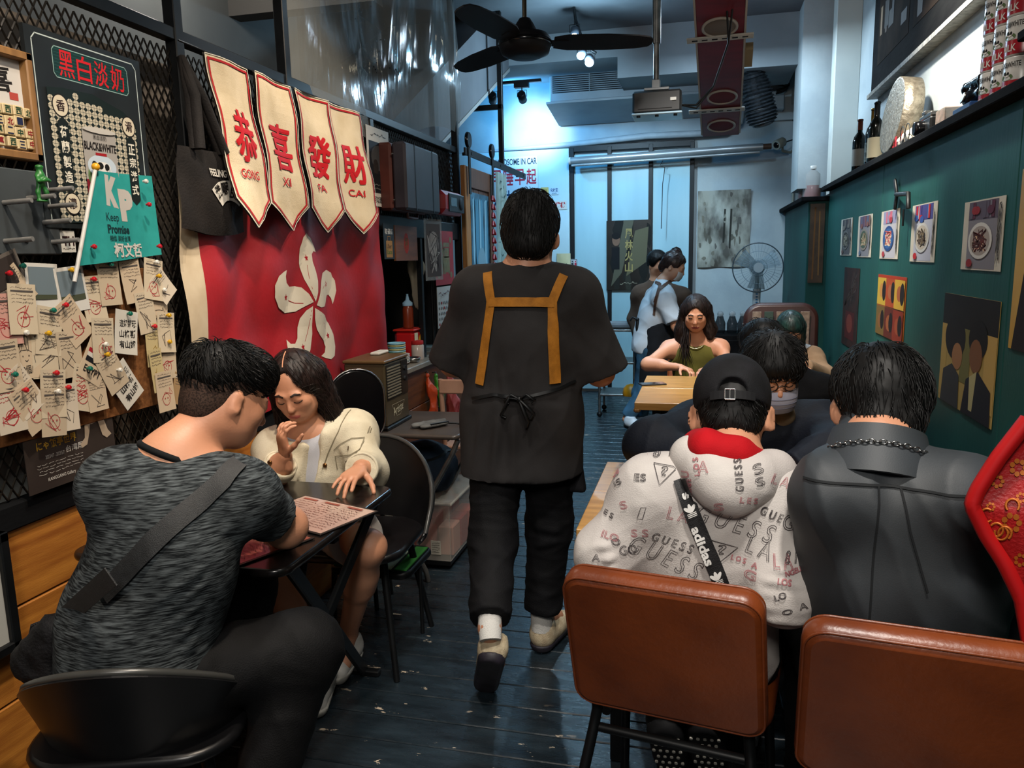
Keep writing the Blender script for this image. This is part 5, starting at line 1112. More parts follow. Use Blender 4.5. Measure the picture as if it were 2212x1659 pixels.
# ---------------------------------------------------------------- server in white with a black apron, side on
def server():
    r = thing('person', 'server with hair bun, mask, white T-shirt and black apron, standing by far table', 'person', (-.4, 6.5, 0))
    D = 6.5; nk = at(1432, 610, D); hc = at(1455, 576, D); pel = at(1405, 745, D); f = nrm((.85, -.25, 0)); sN, sF = at(1432, 632, D-.16)+A3(.0, 0, -.02), at(1418, 640, D+.16)
    eN, eF = at(1462, 705, D-.20), at(1425, 700, D+.2); wN, wF = at(1500, 745, D-.25), at(1480, 740, D+.05); hN, hF = pel+A3(.0, -.09, -.03), pel+A3(0, .09, -.03); kN, kF = at(1392, 850, D-.10), at(1385, 850, D+.1); aN, aF = at(1352, 905, D-.12), A3(-.50, D+.15, .1)
    ff = nrm((.9, -.2, -.4))
    F = Field(); P, R = head(F, hc, ff, nrm((.35, 0, .9)), s=.95, neck=nk, nr=.043, fem=True); torso(F, pel, nk, sN, sF, f, 0, .88); arm(F, sN, eN, wN, 0, .85); arm(F, sF, eF, wF, 0, .85); leg(F, hN, kN, aN, 0, .9); leg(F, hF, kF, aF, 0, .9)
    body = F.build(.008); skin_part('body', [body, hand(wN, (.8, .2, -.3), (0, .3, -1), -1, s=.9, vox=.005), hand(wF, (.8, -.2, -.3), (0, 0, -1), 1, s=.9, vox=.005)], m_skin, r)
    F = Field(); torso(F, pel, nk-A3(0, 0, .02), sN, sF, f, .03, .92, 1.05); F.cap(pel+A3(0, 0, .1), pel+A3(-.01, 0, -.05), .16, .165, .05, (f, 1.2), .0)
    for s_, e_ in ((sN, eN), (sF, eF)): F.cap(s_, s_+(e_-s_)*.85, .075, .080, .05, None, 0.)
    V, Q = F.build(.008, 1); cl = (wrinkle(V, Q, .009, 16, seed=8), Q); skin_part('shirt', [cl], M('white_cotton', '#b2b7bc', '#bec3c8', s=6, r=.85, b=.1, bs=260), r)
    F = Field(); R2 = frame_of(f); F.cap(pel+A3(.03, 0, .22), pel+A3(.07, -.02, -.32), .172, .215, .05, None); F.cut(pel-f*.03, -f); F.cut(pel-A3(0, 0, .30), (0, 0, -1)); F.cut(pel+A3(0, 0, .17), (-.3, 0, 1))
    V, Q = F.build(.009, 1); ap = skin_part('apron', [(wrinkle(V, Q, .006, 18, (1, 1, .4), 2), Q)], _MC['black_canvas'], r)
    t = bvh(cl); dv = nrm((.0, 1, 0)); gg = lambda x, y: at(x, y, D-.6)
    part('apron_strap', ribbon(t, [gg(1397, 612), gg(1420, 620), gg(1412, 650), gg(1405, 690)], dv, .02, .006, .012, None, None, .003), mt_ := M('brown_leather_strap', '#4a2c1c', r=.6), ap); part('apron_strap', ribbon(t, [gg(1442, 612), gg(1418, 630), gg(1408, 660)], dv, .02, .006, .012, None, None, .003), mt_, ap)
    tie = cast(t, gg(1368, 702), dv, .01)
    if tie is not None:
        kb = MB().ball(tie, .016).tube([tie, tie+A3(.0, -.01, -.06), tie+A3(.01, -.005, -.13)], [.009, .012, .008], 6, sq=1.5).tube([tie, tie+A3(-.04, 0, .02), tie+A3(-.06, 0, -.01)], .009, 6).tube([tie, tie+A3(.06, -.01, .005), tie+A3(.14, -.0, .012)], .007, 6); part('apron_tie', kb, m_black, ap)
    F = Field(); F.ell(pel-A3(0, 0, .04), A3(.14, .16, .12), None, .05)
    for h, k, a in ((hN, kN, aN), (hF, kF, aF)): F.cap(h, k, .10, .075, .05); F.cap(k, k+(a-k)*.92, .075, .06, .05, None, 0.)
    V, Q = F.build(.010, 1); skin_part('jeans', [(wrinkle(V, Q, .006, 24, seed=4), Q)], M('blue_denim', '#243c4c', '#3a6481', s=5, r=.8, b=.2, bs=250), r)
    mS = M('pale_trainer', '#9fb0bd', '#c3ced6', s=14, r=.6)
    shoe(r, at(1348, 922, D-.12)-A3(.0, 0, .0), at(1348, 922, D-.12)+A3(.17, -.10, -.02), (0, 0, 1), mS, m_black, .9); shoe(r, A3(-.54, D+.15, .0), A3(-.32, D+.10, .0), (0, 0, 1), mS, m_black, .9)
    F = Field(); F.ell(P(0, -.016, .036), .95*A3(.088, .106, .098), R, .01); F.ell(P(0, -.03, .125), A3(.042, .045, .036), R, .015); F.ell(P(0, -.08, -.03), A3(.05, .04, .05), R, .03); F.cut(P(0, .055, 0), R[:, 1]-R[:, 2]*.3); hair_thing(r, F, M('reddish_brown_hair', '#1c0f0c', '#3a211a', s=40, r=.4), radial(P, (0, .02, .12), -.2), 300, .06, .007, seed=81, lift=.003)
    part('hair_tie', MB().tube([P(.036*math.cos(a), -.025+.036*math.sin(a), .108) for a in np.linspace(0, 6.283, 15)[:-1]], .006, 6, closed=True), flat('#8f9aa8'), r)
    part('face_mask', MB().grid(lambda u, v: P(math.sin((u-.5)*2.5)*.066, .046+math.cos((u-.5)*2.3)*.055+.010*math.sin(math.pi*v)-.010*v, -.020-.080*v), 12, 6, th=.002), _MC['mask_white'], r)
server()
def brown_person():
    r = thing('person', 'person in a brown jacket mostly hidden behind the server in white', 'person', (-.45, 7.1, 0))
    D = 7.1; nk = at(1418, 610, D); hc = at(1420, 572, D); pel = at(1410, 730, D); f = nrm((.3, -.9, 0)); sL, sR = at(1470, 640, D), at(1385, 635, D); eL, eR = at(1480, 700, D), at(1372, 690, D); wL, wR = at(1470, 740, D-.1), at(1385, 735, D-.1); hR, hL = pel+A3(-.09, 0, -.03), pel+A3(.09, 0, -.03); kR, kL = A3(hR[0], D, .48), A3(hL[0], D, .48); aR, aL = A3(hR[0], D+.02, .1), A3(hL[0], D+.02, .1)
    F = Field(); P, R = head(F, hc, nrm((.6, -.8, -.2)), s=.95, neck=nk); torso(F, pel, nk, sL, sR, f, 0, .92); arm(F, sL, eL, wL); arm(F, sR, eR, wR); leg(F, hL, kL, aL); leg(F, hR, kR, aR); skin_part('body', [F.build(.010), hand(wR, (.2, -.6, -.7), (.6, 0, 0), -1, vox=.006), hand(wL, (-.2, -.6, -.7), (-.6, 0, 0), 1, vox=.006)], m_skin, r)
    F = Field(); torso(F, pel, nk-A3(0, 0, .02), sL, sR, f, .03, .95, 1.)
    for s_, e_, w_ in ((sL, eL, wL), (sR, eR, wR)): F.cap(s_, e_, .072, .066, .05); F.cap(e_, e_+(w_-e_)*.9, .066, .05, .05, None, 0.)
    V, Q = F.build(.010, 1); skin_part('jacket', [(wrinkle(V, Q, .008, 16, seed=2), Q)], M('brown_suede', '#4a3a30', '#5a483c', s=8, r=.9, b=.15, bs=200), r)
    F = Field(); F.ell(pel-A3(0, 0, .03), A3(.17, .13, .12), None, .05)
    for h, k, a in ((hL, kL, aL), (hR, kR, aR)): F.cap(h, k, .095, .07, .05); F.cap(k, a, .07, .055, .05)
    skin_part('trousers', [F.build(.016)], _MC['dark_jeans'], r)
    for a in (aL, aR): shoe(r, A3(a[0], a[1]+.05, 0), A3(a[0]+.03, a[1]-.2, 0), (0, 0, 1), _MC['black_shoe'], m_black, .9)
    F = Field(); F.ell(P(0, -.016, .040), A3(.090, .108, .096), R, .01); F.cut(P(0, .05, 0), R[:, 1]-R[:, 2]*.4); hair_thing(r, F, m_hair, radial(P, (0, -.03, .16), .2), 150, .05, .009, seed=91)
brown_person()
# ================================================================ furniture and what stands on it
ORD = ['first', 'second', 'third', 'fourth', 'fifth', 'sixth']
def rrect(w, h, r, n=6, taper=0.):
    p = []
    for cx, cy, a0 in ((w/2-r, h/2-r, 0), (-w/2+r, h/2-r, 90), (-w/2+r, -h/2+r, 180), (w/2-r, -h/2+r, 270)):
        for i in range(n+1): a = math.radians(a0+90*i/n); p.append((cx+r*math.cos(a), cy+r*math.sin(a)))
    return [(x*(1-taper*(y/h)), y) for x, y in p]
def slab(mb, O, U, V, w, h, th, r, edge=.012, m=None, n=6, bulge=0., taper=0.):
    """rounded slab centred on O spanned by U,V with thickness th along UxV and softened edges"""
    O = np.array(O, float); U = nrm(U); V = nrm(V); N = np.cross(U, V); loops = []
    for k in range(7):
        a = math.pi*k/6; ins = edge*(1-math.sin(a)); d = -math.cos(a)*th/2
        loops.append([O+U*x+V*y+N*d for x, y in rrect(w-2*ins, h-2*ins, max(.002, r-ins), n, taper)])
    k = len(loops[0]); vs = [p for l in loops for p in l]; fs = [(i*k+j, i*k+(j+1) % k, (i+1)*k+(j+1) % k, (i+1)*k+j) for i in range(6) for j in range(k)]
    mb.add(vs, fs, m, True)
    for l, sg in ((loops[0], -1), (loops[-1], 1)):
        c = sum(l)/k+N*sg*bulge; mid = [(p+c)/2+N*sg*bulge*.45 for p in l]; mb.add(l+mid+[c], [(j, (j+1) % k, k+(j+1) % k, k+j) for j in range(k)]+[(k+j, k+(j+1) % k, 2*k) for j in range(k)], m, True)
    return mb
m_leather = M('tan_leather', '#5f2b13', '#86401a', s=5, r=.36, b=.10, bs=70, lo=.3, hi=.72, det=6, co='O')
m_stitch = M('stitch_thread', '#a8662f', r=.6)
def leather_chair():
    """local: seat faces +y, backrest toward -y; origin on the floor"""
    t = thing('leather_chair', 'tan leather dining chair behind the white hoodie', 'chair', (0, 0, 0), 'tan leather dining chairs')
    V = nrm(A3(0, -.115, .35)); U = A3(1, 0, 0); O = A3(0, -.205, .675); N = np.cross(U, V)
    b = part('backrest', slab(MB(), O, U, V, .415, .375, .055, .045, .018, None, 7, .006, .03), m_leather, t, local=True)
    for sd in (-1, 1):
        pp = [O+U*x+V*y+N*sd*.021 for x, y in rrect(.405, .365, .042, 7, .03)]; part('piping', MB().tube(pp, .0032, 5, closed=True), m_leather, b, local=True)
    st = MB()
    for side in (-.174, .174): pass
    pp = [O+U*x+V*y+N*-.0285 for x, y in rrect(.375, .337, .036, 7, .03)]
    for i in range(len(pp)): 
        a, c = pp[i], pp[(i+1) % len(pp)]; n_ = max(1, int(np.linalg.norm(c-a)/.008))
        for j in range(n_): p, q = a+(c-a)*(j+.1)/n_, a+(c-a)*(j+.7)/n_; st.tube([p, q], .0007, 3, None, caps=False)
    part('stitching', st, m_stitch, b, kind='stuff', local=True)
    part('seat', slab(MB(), (0, .15, .445), (1, 0, 0), (0, 1, 0), .42, .36, .07, .05, .02, None, 6, .01), m_leather, t, local=True)
    for x in (-1, 1):
        part('leg', MB().tube([(x*.17, -.16, .62), (x*.17, -.13, .46), (x*.175, -.14, .42), (x*.19, -.20, .30), (x*.205, -.245, .0)], .0125, 10), m_black, t, local=True)
        part('leg', MB().tube([(x*.17, -.06, .41), (x*.175, .14, .41), (x*.185, .19, .37), (x*.20, .225, .0)], .0125, 10), m_black, t, local=True)
    part('crossbar', MB().tube([(-.175, -.135, .415), (.175, -.135, .415)], .011, 8), m_black, t, local=True)
    return t
ch = leather_chair(); rot = math.atan2(-.05, .37)
ch.location = (-.032, 1.74, -.0); ch.rotation_euler.z = rot-.03
dup(ch, (.42, 1.60, 0), 'tan leather dining chair behind the dark grey jacket', rot)
dup(ch, (.20, 3.10, 0), 'tan leather dining chair under the man in the navy jacket', math.pi)
dup(ch, (.42, 3.46, 0), 'tan leather dining chair under the diner in black', 0.)
dup(ch, (-.03, 5.36, 0), 'tan leather dining chair under the woman in the olive top', math.pi)
# retro armchair the green-haired woman sits in
ac = thing('armchair', 'dark brown armchair with striped tapestry back, under the woman with green hair', 'chair', (.58, 5.65, 0))
m_maroon = M('maroon_vinyl', '#2c1512', '#3c1e19', s=8, r=.4); m_tap = M('tapestry', '#6d5c50', '#8d7b6c', s=30, r=.9, b=.2, bs=120)
part('back_frame', slab(MB(), (.55, 5.86, .78), (1, 0, 0), (0, .1, 1), .52, .70, .08, .12, .03, None, 7), m_maroon, ac)
part('seat', slab(MB(), (.58, 5.60, .40), (1, 0, 0), (0, 1, 0), .56, .50, .12, .05, .03), m_maroon, ac)
for i in range(5): part('back_stripe', MB().box((.35+i*.082, 5.806, .62), (.412+i*.082, 5.815, 1.07), bev=.003), m_tap if i % 2 == 0 else M('sage_cloth', '#3c4a42', r=.9), ac)
for x in (.30, .86):
    for y in (5.38, 5.84): part('leg', MB().cyl((x, y, 0), (x, y, .36), .018, 10), m_blackwood, ac)
# ---- timber tables
m_pine = M('varnished_pine', '#8f6631', '#b78a4c', s=4, st=(1, 9, 9), r=.3, b=.06, bs=40, lo=.3, hi=.7)
m_pinedge = M('pine_edge', '#7a5226', '#9c7036', s=6, st=(1, 9, 9), r=.4)
def timber_table(y0, y1, label, ztop=.75):
    t = thing('timber_table', label, 'table', (.3, (y0+y1)/2, 0), 'timber dining tables along the green wall'); n = 2; w = (y1-y0)/n
    for i in range(n): part('board', MB().box((-.33, y0+i*w+.001, ztop-.04), (.93, y0+(i+1)*w-.001, ztop), bev=.0025), m_pine, t)
    part('edge_band', MB().box((-.335, y0, ztop-.055), (-.30, y1, ztop-.03), bev=.008), m_pinedge, t)
    for x in (-.22, .82):
        for y in (y0+.10, y1-.10): part('leg', MB().box((x-.025, y-.025, 0), (x+.025, y+.025, ztop-.04), bev=.004), m_black, t)
    part('apron_rail', MB().box((-.22, y0+.09, ztop-.10), (.82, y0+.12, ztop-.04)).box((-.22, y1-.12, ztop-.10), (.82, y1-.09, ztop-.04)), m_black, t); return t
timber_table(2.02, 2.74, 'timber table between the hooded diner and the man in navy'); timber_table(3.90, 4.80, 'timber table with a phone, in front of the woman in olive')
def phone(c, label, rz, col='#1b1b1e'):
    t = thing('phone', label, 'phone', c, rz=rz); part('case', MB().box((-.037, -.075, 0), (.037, .075, .008), bev=.002), M('phone_body', col, r=.3), t, local=True); part('screen', MB().box((-.034, -.071, .008), (.034, .071, .0086)), M('phone_glass', '#303338', r=.08), t, local=True); part('camera_bump', MB().lathe((.018, .055, -.001), [(.008, 0), (.008, .001)], 10), m_black, t, local=True); return t
phone((at(1395, 820, z=.751)[0]+.05, 4.46, .751), 'phone lying at the edge of the far timber table', -1.2)
phone((.52, 2.32, .751), 'dark phone beside the grey jacket on the near timber table', .3)
tb = thing('tissue_box', 'pale green tissue box with tissue standing up, by the green wall', 'tissue box', (.76, 4.25, .751)); mtb = M('mint_plastic', '#8fa08e', r=.35)
c = A3(.755, 4.25, .82)
part('box', MB().obox((.755, 4.25, .811), (.125, .22, .12), None, None, .008), mtb, tb); part('window', MB().box((.690, 4.17, .775), (.6935, 4.33, .85)), M('dark_window', '#26302a', r=.2), tb)
part('tissue', MB().grid(lambda u, v: (.755+(u-.5)*.10*(1-v*.5)+.02*math.sin(7*u), 4.25+.05*math.sin(9*u+3*v)*v, .868+.09*v*(1-.3*abs(u-.5))), 10, 6, th=.001), M('tissue', '#c9ccc6', r=.9), tb)
pl = thing('bowl', 'brown glazed bowl on the near timber table', 'bowl', (.62, 2.5, .751)); part('bowl_shell', MB().lathe((.60, 2.56, .751), [(.03, 0), (.05, .012), (.075, .045), (.08, .065), (.075, .064), (.05, .02), (.0, .015)], 20), M('brown_glaze', '#4a2a18', r=.2), pl); part('sauce', MB().lathe((.60, 2.56, .772), [(.062, 0), (.05, .004)], 16), flat('#2a1408'), pl)
# ---- black table, left
t1 = thing('black_table', 'glossy black folding table with menus, between the left-hand couple', 'table', (-1.3, 1.94, 0)); m_tt = M('black_laminate', '#0d0b0b', '#181514', s=4, st=(2, 12, 1), r=.22)
part('tabletop', slab(MB(), (-1.30, 1.945, .743), (1, 0, 0), (0, 1, 0), .64, .72, .024, .05, .008), m_tt, t1)
for x in (-1.02, -1.55):
    for ya, yb in ((1.68, 2.40), (2.22, 1.62)):
        a = A3(x, ya, .728); b = A3(x-.16 if x > -1.2 else x+.02, yb, .012); d = nrm(b-a); sd = nrm(np.cross(d, (1, 0, 0))); part('leg', MB().obox((a+b)/2, (np.linalg.norm(b-a), .042, .018), np.stack([d, sd, np.cross(d, sd)], 1), None, .004), m_black, t1)
part('foot_bar', MB().box((-1.56, 2.385, 0), (-1.12, 2.415, .022), bev=.004), m_black, t1); part('foot_bar', MB().box((-1.56, 1.60, 0), (-1.12, 1.63, .022), bev=.004), m_black, t1); part('under_rail', MB().box((-1.56, 1.93, .69), (-1.02, 1.96, .73), bev=.003), m_black, t1)
def menu(c, rz, label, w=.30, h=.215, col='#b5968a', z=.757, seed=1):
    t = thing('menu', label, 'menu', (c[0], c[1], z), 'laminated menus', rz); sh = Sheet((-w/2, -h/2, .0035), (1, 0, 0), (0, 1, 0), w, h)
    part('frame', MB().box((-w/2-.008, -h/2-.008, 0), (w/2+.008, h/2+.008, .003), bev=.001), M('menu_frame', '#171414', r=.35), t, local=True); o = part('page', sh.sheet(None, .001), M('menu_page_'+col[1:], col, r=.16, coat=.6), t, local=True)
    for k in range(3): sh.lines(.05+k*.32, .08, .30+k*.32, .86, 11, '#6e4038', .0019, seed*10+k); sh.rect(.05+k*.32, .89, .25+k*.32, .94, '#8c4a3c')
    sh.line([(.35, .0), (.35, 1)], .0015, '#8d6a60'); sh.line([(.67, 0), (.67, 1)], .0015, '#8d6a60'); part('print', sh.mb, None, o, local=True, kind='stuff'); return t
menu((-1.115, 1.985), -.34, 'open laminated menu under the pointing hand'); menu((-1.20, 1.76), -.42, 'dark red laminated menu under the arm of the man in heather grey', col='#8a4a40', z=.757, seed=3)
# ---- moulded black chair of the man, left foreground
def tub_chair(loc, rz, label, group='black tub chairs', hb_=.30, rr_=.245):
    t = thing('tub_chair', label, 'chair', loc, group, rz); m = M('black_plastic', '#0c0c0e', '#121214', s=9, r=.33)
    def shell(u, v):
        a = (u-.5)*3.5; rr = rr_+.02*v; lo = .46; hi = .46+hb_*(math.cos((u-.5)*2.9)**1.2 if abs(u-.5) < .5 else 0)+.02; return (math.sin(a)*rr*1.05, -math.cos(a)*rr+.02-.05*v, lo+(hi-lo)*v)
    part('backrest', MB().grid(shell, 26, 7, th=.014), m, t, local=True); part('rim', MB().tube([shell(i/26, 1) for i in range(27)], .009, 6), M('satin_edge', '#3a3a38', r=.3), t, local=True)
    part('seat', slab(MB(), (0, .02, .45), (1, 0, 0), (0, 1, 0), .46, .46, .03, .12, .012), m, t, local=True)
    for x in (-1, 1):
        for y in (-.15, .18): part('leg', MB().tube([(x*.15, y*.8, .44), (x*.215, y*1.3, 0)], [.015, .011], 8), m_black, t, local=True)
    part('seat_brace', MB().tube([(-.16, -.13, .425), (.16, .15, .425)], .01, 6).tube([(.16, -.13, .425), (-.16, .15, .425)], .01, 6), m_black, t, local=True); return t
tub_chair((-1.25, 1.42, 0), .34, 'black tub chair of the man in heather grey, lower left corner', hb_=.215, rr_=.205)
tub_chair((-1.27, 2.60, 0), math.pi+.05, 'black tub chair of the woman in the cream jacket'); 
tray = thing('storage_tray', 'green and white striped tray on the rack under a black chair', 'tray', (-1.28, 2.72, .26)); part('tray_body', slab(MB(), (-1.24, 2.74, .30), (1, 0, 0), (0, 1, 0), .34, .30, .03, .05, .01), m_black, tray)
for i in range(5): part('stripe', MB().box((-1.395+i*.064, 2.62, .315), (-1.345+i*.064, 2.86, .319)), flat('#3f8a3c' if i % 2 == 0 else '#b9c9b0'), tray)
for x in (-1.40, -1.08): part('rack_leg', MB().cyl((x, 2.74, 0), (x, 2.74, .30), .008, 8), m_black, tray)
# crossbody bag of the man
bg = thing('crossbody_bag', 'black fringed bag hanging at the hip of the man in heather grey', 'bag', at(100, 1430, 1.33)); g = lambda x, y, z=1.32: at(x, y, z)
b0, b1 = g(95, 1400), g(120, 1440); F = Field(); F.cap(g(118, 1355), g(75, 1425), .035, .05, .03); F.cap(g(140, 1370), g(120, 1450), .03, .045, .03); V_, Q_ = F.build(.007); skin_part('pouch', [(wrinkle(V_, Q_, .006, 60, seed=1), Q_)], M('black_bag_cloth', '#0f0f11', '#1c1c1f', s=30, r=.7, b=.3, bs=150), bg)
for i in range(12): part('fringe', MB().tube([g(72+i*5, 1350+i*-2), g(60+i*6, 1400), g(52+i*6, 1440)], [.006, .005, .003], 5), _MC['black_bag_cloth'], bg)
part('clip', MB().tube([g(142, 1328)+.012*np.array([math.cos(a), 0, math.sin(a)]) for a in np.linspace(0, 6.283, 13)[:-1]], .0022, 6, closed=True), m_chrome, bg); part('clip', MB().tube([g(138, 1336), g(128, 1352), g(122, 1366)], [.005, .004, .006], 8), m_chrome, bg)
# ---- small steel-leg table with the heater
t2 = thing('folding_table', 'dark folding table with crossed steel legs, holding the brown heater', 'table', (-1.33, 3.43, 0))
part('tabletop', slab(MB(), (-1.345, 3.435, .708), (1, 0, 0), (0, 1, 0), .60, .52, .022, .03, .008), M('grey_brown_top', '#39322d', '#453d37', s=6, r=.35), t2)
for y in (3.22, 3.66):
    part('leg', MB().tube([(-1.06, y, .69), (-1.09, y, .62), (-1.28, y+.02, .30), (-1.50, y, .0)], .0125, 8), m_steel, t2); part('leg', MB().tube([(-1.60, y, .69), (-1.50, y, .55), (-1.24, y, .05), (-1.23, y, .0)], .0125, 8), m_steel, t2)
part('brace', MB().tube([(-1.3, 3.22, .345), (-1.3, 3.66, .345)], .009, 8), m_steel, t2)
ht = thing('heater', 'brown boxy electric heater with louvred grille and script logo', 'heater', (-1.47, 3.36, .72)); m_ht = M('olive_brown_enamel', '#3b3222', '#453b28', s=10, r=.4)
c = A3(-1.50, 3.36, .72); part('body', MB().box((-1.60, 3.22, .735), (-1.40, 3.50, 1.03), bev=.006), m_ht, ht); part('lid', MB().box((-1.605, 3.215, 1.03), (-1.395, 3.505, 1.045), bev=.004), M('lid_brown', '#5a4427', r=.4), ht); part('base', MB().box((-1.61, 3.21, .719), (-1.39, 3.51, .737), bev=.004), m_black, ht)
part('grille_panel', MB().box((-1.401, 3.235, .86), (-1.3965, 3.40, 1.02)), flat('#14120e', .4), ht); part('control_panel', MB().box((-1.401, 3.41, .86), (-1.396, 3.49, 1.02)), flat('#19160f', .3), ht)
for i in range(11): part('louvre', MB().box((-1.3985, 3.24, .868+i*.0135), (-1.392, 3.395, .8735+i*.0135)), M('louvre_metal', '#8d8673', r=.4, m=.5), ht)
s_ = Sheet((-1.3985, 3.26, .76), (0, 1, 0), (0, 0, 1), .20, .08); s_.text('Artiste', .2, .25, .8, .75, '#b9b29a', .0, .12); s_.line([(.12, .85), (.9, .85), (.62, .1), (.4, .1), (.12, .85)], .0015, '#a59d86'); part('logo', s_.mb, None, ht)
for z in (.98, .93): part('knob', MB().lathe((-1.396, 3.45, z), [(.012, 0), (.011, .008)], 12, axis=(1, 0, 0)), m_black, ht)
solo('remote_control', MB().box((-1.55, 3.40, 1.046), (-1.50, 3.52, 1.060), bev=.005), flat('#c4c0b8'), 'white remote control lying on the brown heater', 'remote')
sl = thing('round_back_chair', 'gloss black chair with rounded back and chrome edge, in front of the heater', 'chair', (-1.50, 3.02, 0))
oc = A3(-1.47, 3.06, .86); pts = rrect(.24, .34, .12, 8); part('backrest', slab(MB(), oc, nrm((.8, .55, 0)), (0, 0, 1), .25, .34, .03, .122, .01, None, 8), m_glossblack, sl); part('edge_trim', MB().tube([oc+nrm((.8, .55, 0))*x*1.02+A3(0, 0, y*1.01)+nrm((.55, -.8, 0))*.014 for x, y in pts], .004, 6, closed=True), m_chrome, sl)
part('seat', slab(MB(), (-1.45, 2.98, .45), (1, 0, 0), (0, 1, 0), .30, .24, .03, .10, .01), m_glossblack, sl)
for dx, dy in ((-.1, -.08), (.1, -.08), (-.1, .08), (.1, .08)): part('leg', MB().cyl((-1.45+dx, 2.98+dy, 0), (-1.45+dx*.8, 2.98+dy*.8, .44), .01, 8), m_black, sl)
part('back_post', MB().tube([(-1.45, 3.06, .44), (-1.47, 3.09, .72)], .012, 8), m_black, sl)
pc = thing('pouch', 'grey and black zip pouch lying on the folding table', 'pouch', (-1.22, 3.34, .72)); F = Field(); F.cap((-1.29, 3.30, .733), (-1.20, 3.42, .732), .026, .022, .02, ((0, 0, 1), 2.0)); F.cap((-1.24, 3.28, .733), (-1.17, 3.38, .73), .022, .018, .02, ((0, 0, 1), 2.0)); F.cut((0, 0, .7195), (0, 0, -1)); V_, Q_ = F.build(.005); skin_part('pouch_body', [(wrinkle(V_, Q_, .004, 50, seed=4), Q_)], M('pouch_cloth', '#4a4a49', '#6a6a68', s=14, r=.8), pc); part('zip', MB().tube([(-1.205, 3.27, .745), (-1.15, 3.36, .742)], .004, 6), m_black, pc); part('wrist_loop', MB().tube([(-1.15, 3.36, .735), (-1.12, 3.39, .728), (-1.09, 3.38, .724)], .004, 6), m_black, pc)
hb = thing('holdall', 'navy blue holdall bag on top of the clear storage box', 'bag', (-1.36, 3.55, .345)); F = Field(); F.ell((-1.36, 3.55, .47), (.17, .20, .125), None, .02); F.cap((-1.48, 3.45, .43), (-1.26, 3.48, .43), .07, .07, .05); F.cut((0, 0, .347), (0, 0, -1)); V_, Q_ = F.build(.008); V_ = wrinkle(V_, Q_, .012, 18, seed=9); hbc = (V_, Q_); skin_part('bag_body', [hbc], M('navy_canvas', '#0f1722', '#1a2736', s=8, r=.7, b=.2, bs=200), hb)
tt_ = bvh(hbc); part('bag_strap', ribbon(tt_, [(-1.40, 3.3, .56), (-1.38, 3.3, .45), (-1.39, 3.3, .37)], (0, 1, 0), .03, .004, .01, None, None, .003), M('dark_strap', '#0a0f16', r=.7), hb); part('zip', ribbon(tt_, [(-1.2, 3.38, .53), (-1.2, 3.55, .55), (-1.2, 3.7, .52)], (-1, 0, 0), .008, .003, .01, None, None, .002), m_black, hb)
cb = thing('storage_box', 'clear plastic storage box with red and pink packets inside', 'box', (-1.36, 3.58, 0)); m_clear = M('clear_plastic', '#c9c6bd', r=.12, a=.22)
for nm, lo_, hi_ in (('side', (-1.56, 3.36, .05), (-1.555, 3.82, .33)), ('side', (-1.165, 3.36, .05), (-1.16, 3.82, .33)), ('side', (-1.56, 3.355, .05), (-1.16, 3.36, .33)), ('side', (-1.56, 3.82, .05), (-1.16, 3.825, .33))): part(nm, MB().box(lo_, hi_), m_clear, cb)
part('lid', MB().box((-1.575, 3.345, .33), (-1.145, 3.835, .346), bev=.005), M('lid_plastic', '#b8b5aa', r=.2, a=.5), cb); part('base', MB().box((-1.555, 3.36, .02), (-1.165, 3.82, .05), bev=.005), m_black, cb); part('handle', MB().tube([(-1.42, 3.352, .27), (-1.42, 3.335, .265), (-1.40, 3.33, .235), (-1.30, 3.33, .235), (-1.28, 3.335, .265), (-1.28, 3.352, .27)], .007, 7), m_black, cb)
lb = Sheet((-1.26, 3.3535, .08), (1, 0, 0), (0, 0, 1), .05, .07); lb.lines(.1, .1, .9, .9, 5, '#4a4540', .002, 2); lb.done('label', None, None, flat('#b0aca0'), parent=cb)
k = 0
for i in range(4):
    for j in range(3):
        x = -1.50+i*.085; y = 3.42+j*.13; z1 = .20+.05*((i*7+j*3) % 3)/2; k += 1
        solo('packet', MB().box((x, y, .051), (x+.078, y+.115, z1), bev=.006), flat(['#9a3a36', '#b4574a', '#a8433c', '#c28a76'][(i+j) % 4]), f"{['red', 'salmon', 'crimson', 'pink'][(i+j) % 4]} packet, {ORD[i]} from left, {['front', 'middle', 'back'][j]} row inside the clear storage box", 'packet', 'packets in the storage box')
# ---- kitchen counter and hatch things
kc = thing('counter', 'brown timber serving counter below the kitchen hatch', 'counter', (-1.68, 4.45, 0))
for i, (z0, z1) in enumerate(((.0, .21), (.213, .43), (.433, .65), (.653, .865))): part('front_plank', MB().box((-1.63, 3.79, z0), (-1.60, 5.10, z1), bev=.004), m_wood2, kc)
part('worktop', MB().box((-2.05, 3.79, .868), (-1.575, 5.10, .90), bev=.005), M('grey_worktop', '#6f675c', '#857c6f', s=8, r=.35), kc); part('side_panel', MB().box((-2.04, 3.80, 0), (-1.63, 3.83, .868)), m_wood2, kc); part('side_panel', MB().box((-2.04, 5.07, 0), (-1.63, 5.10, .868)), m_wood2, kc)
ZT = .901
def stack(cx, cy, n, r, cols, label, grp):
    mb0 = MB().lathe((0, 0, 0), [(.6*r, 0), (.7*r, .004), (r, .014), (r*.98, .016), (.7*r, .007), (0, .006)], 22)
    for i in range(n):
        m = mb0.mesh('plate'); m.materials.append(flat(cols[i % len(cols)], .3)); o = bpy.data.objects.new('plate', m); COL.objects.link(o); o.location = (cx, cy, ZT+i*.009)
        tag(o, label[0] if i == n-1 else f'{ORD[i]} cream plate from the bottom of the counter stack', 'plate', grp)
stack(-1.70, 4.10, 6, .075, ['#c9c4b4', '#bdb9ac'], ('top cream plate of the stack, under the blue plates', 'cream plate in the lower stack on the counter'), 'stacked cream plates')
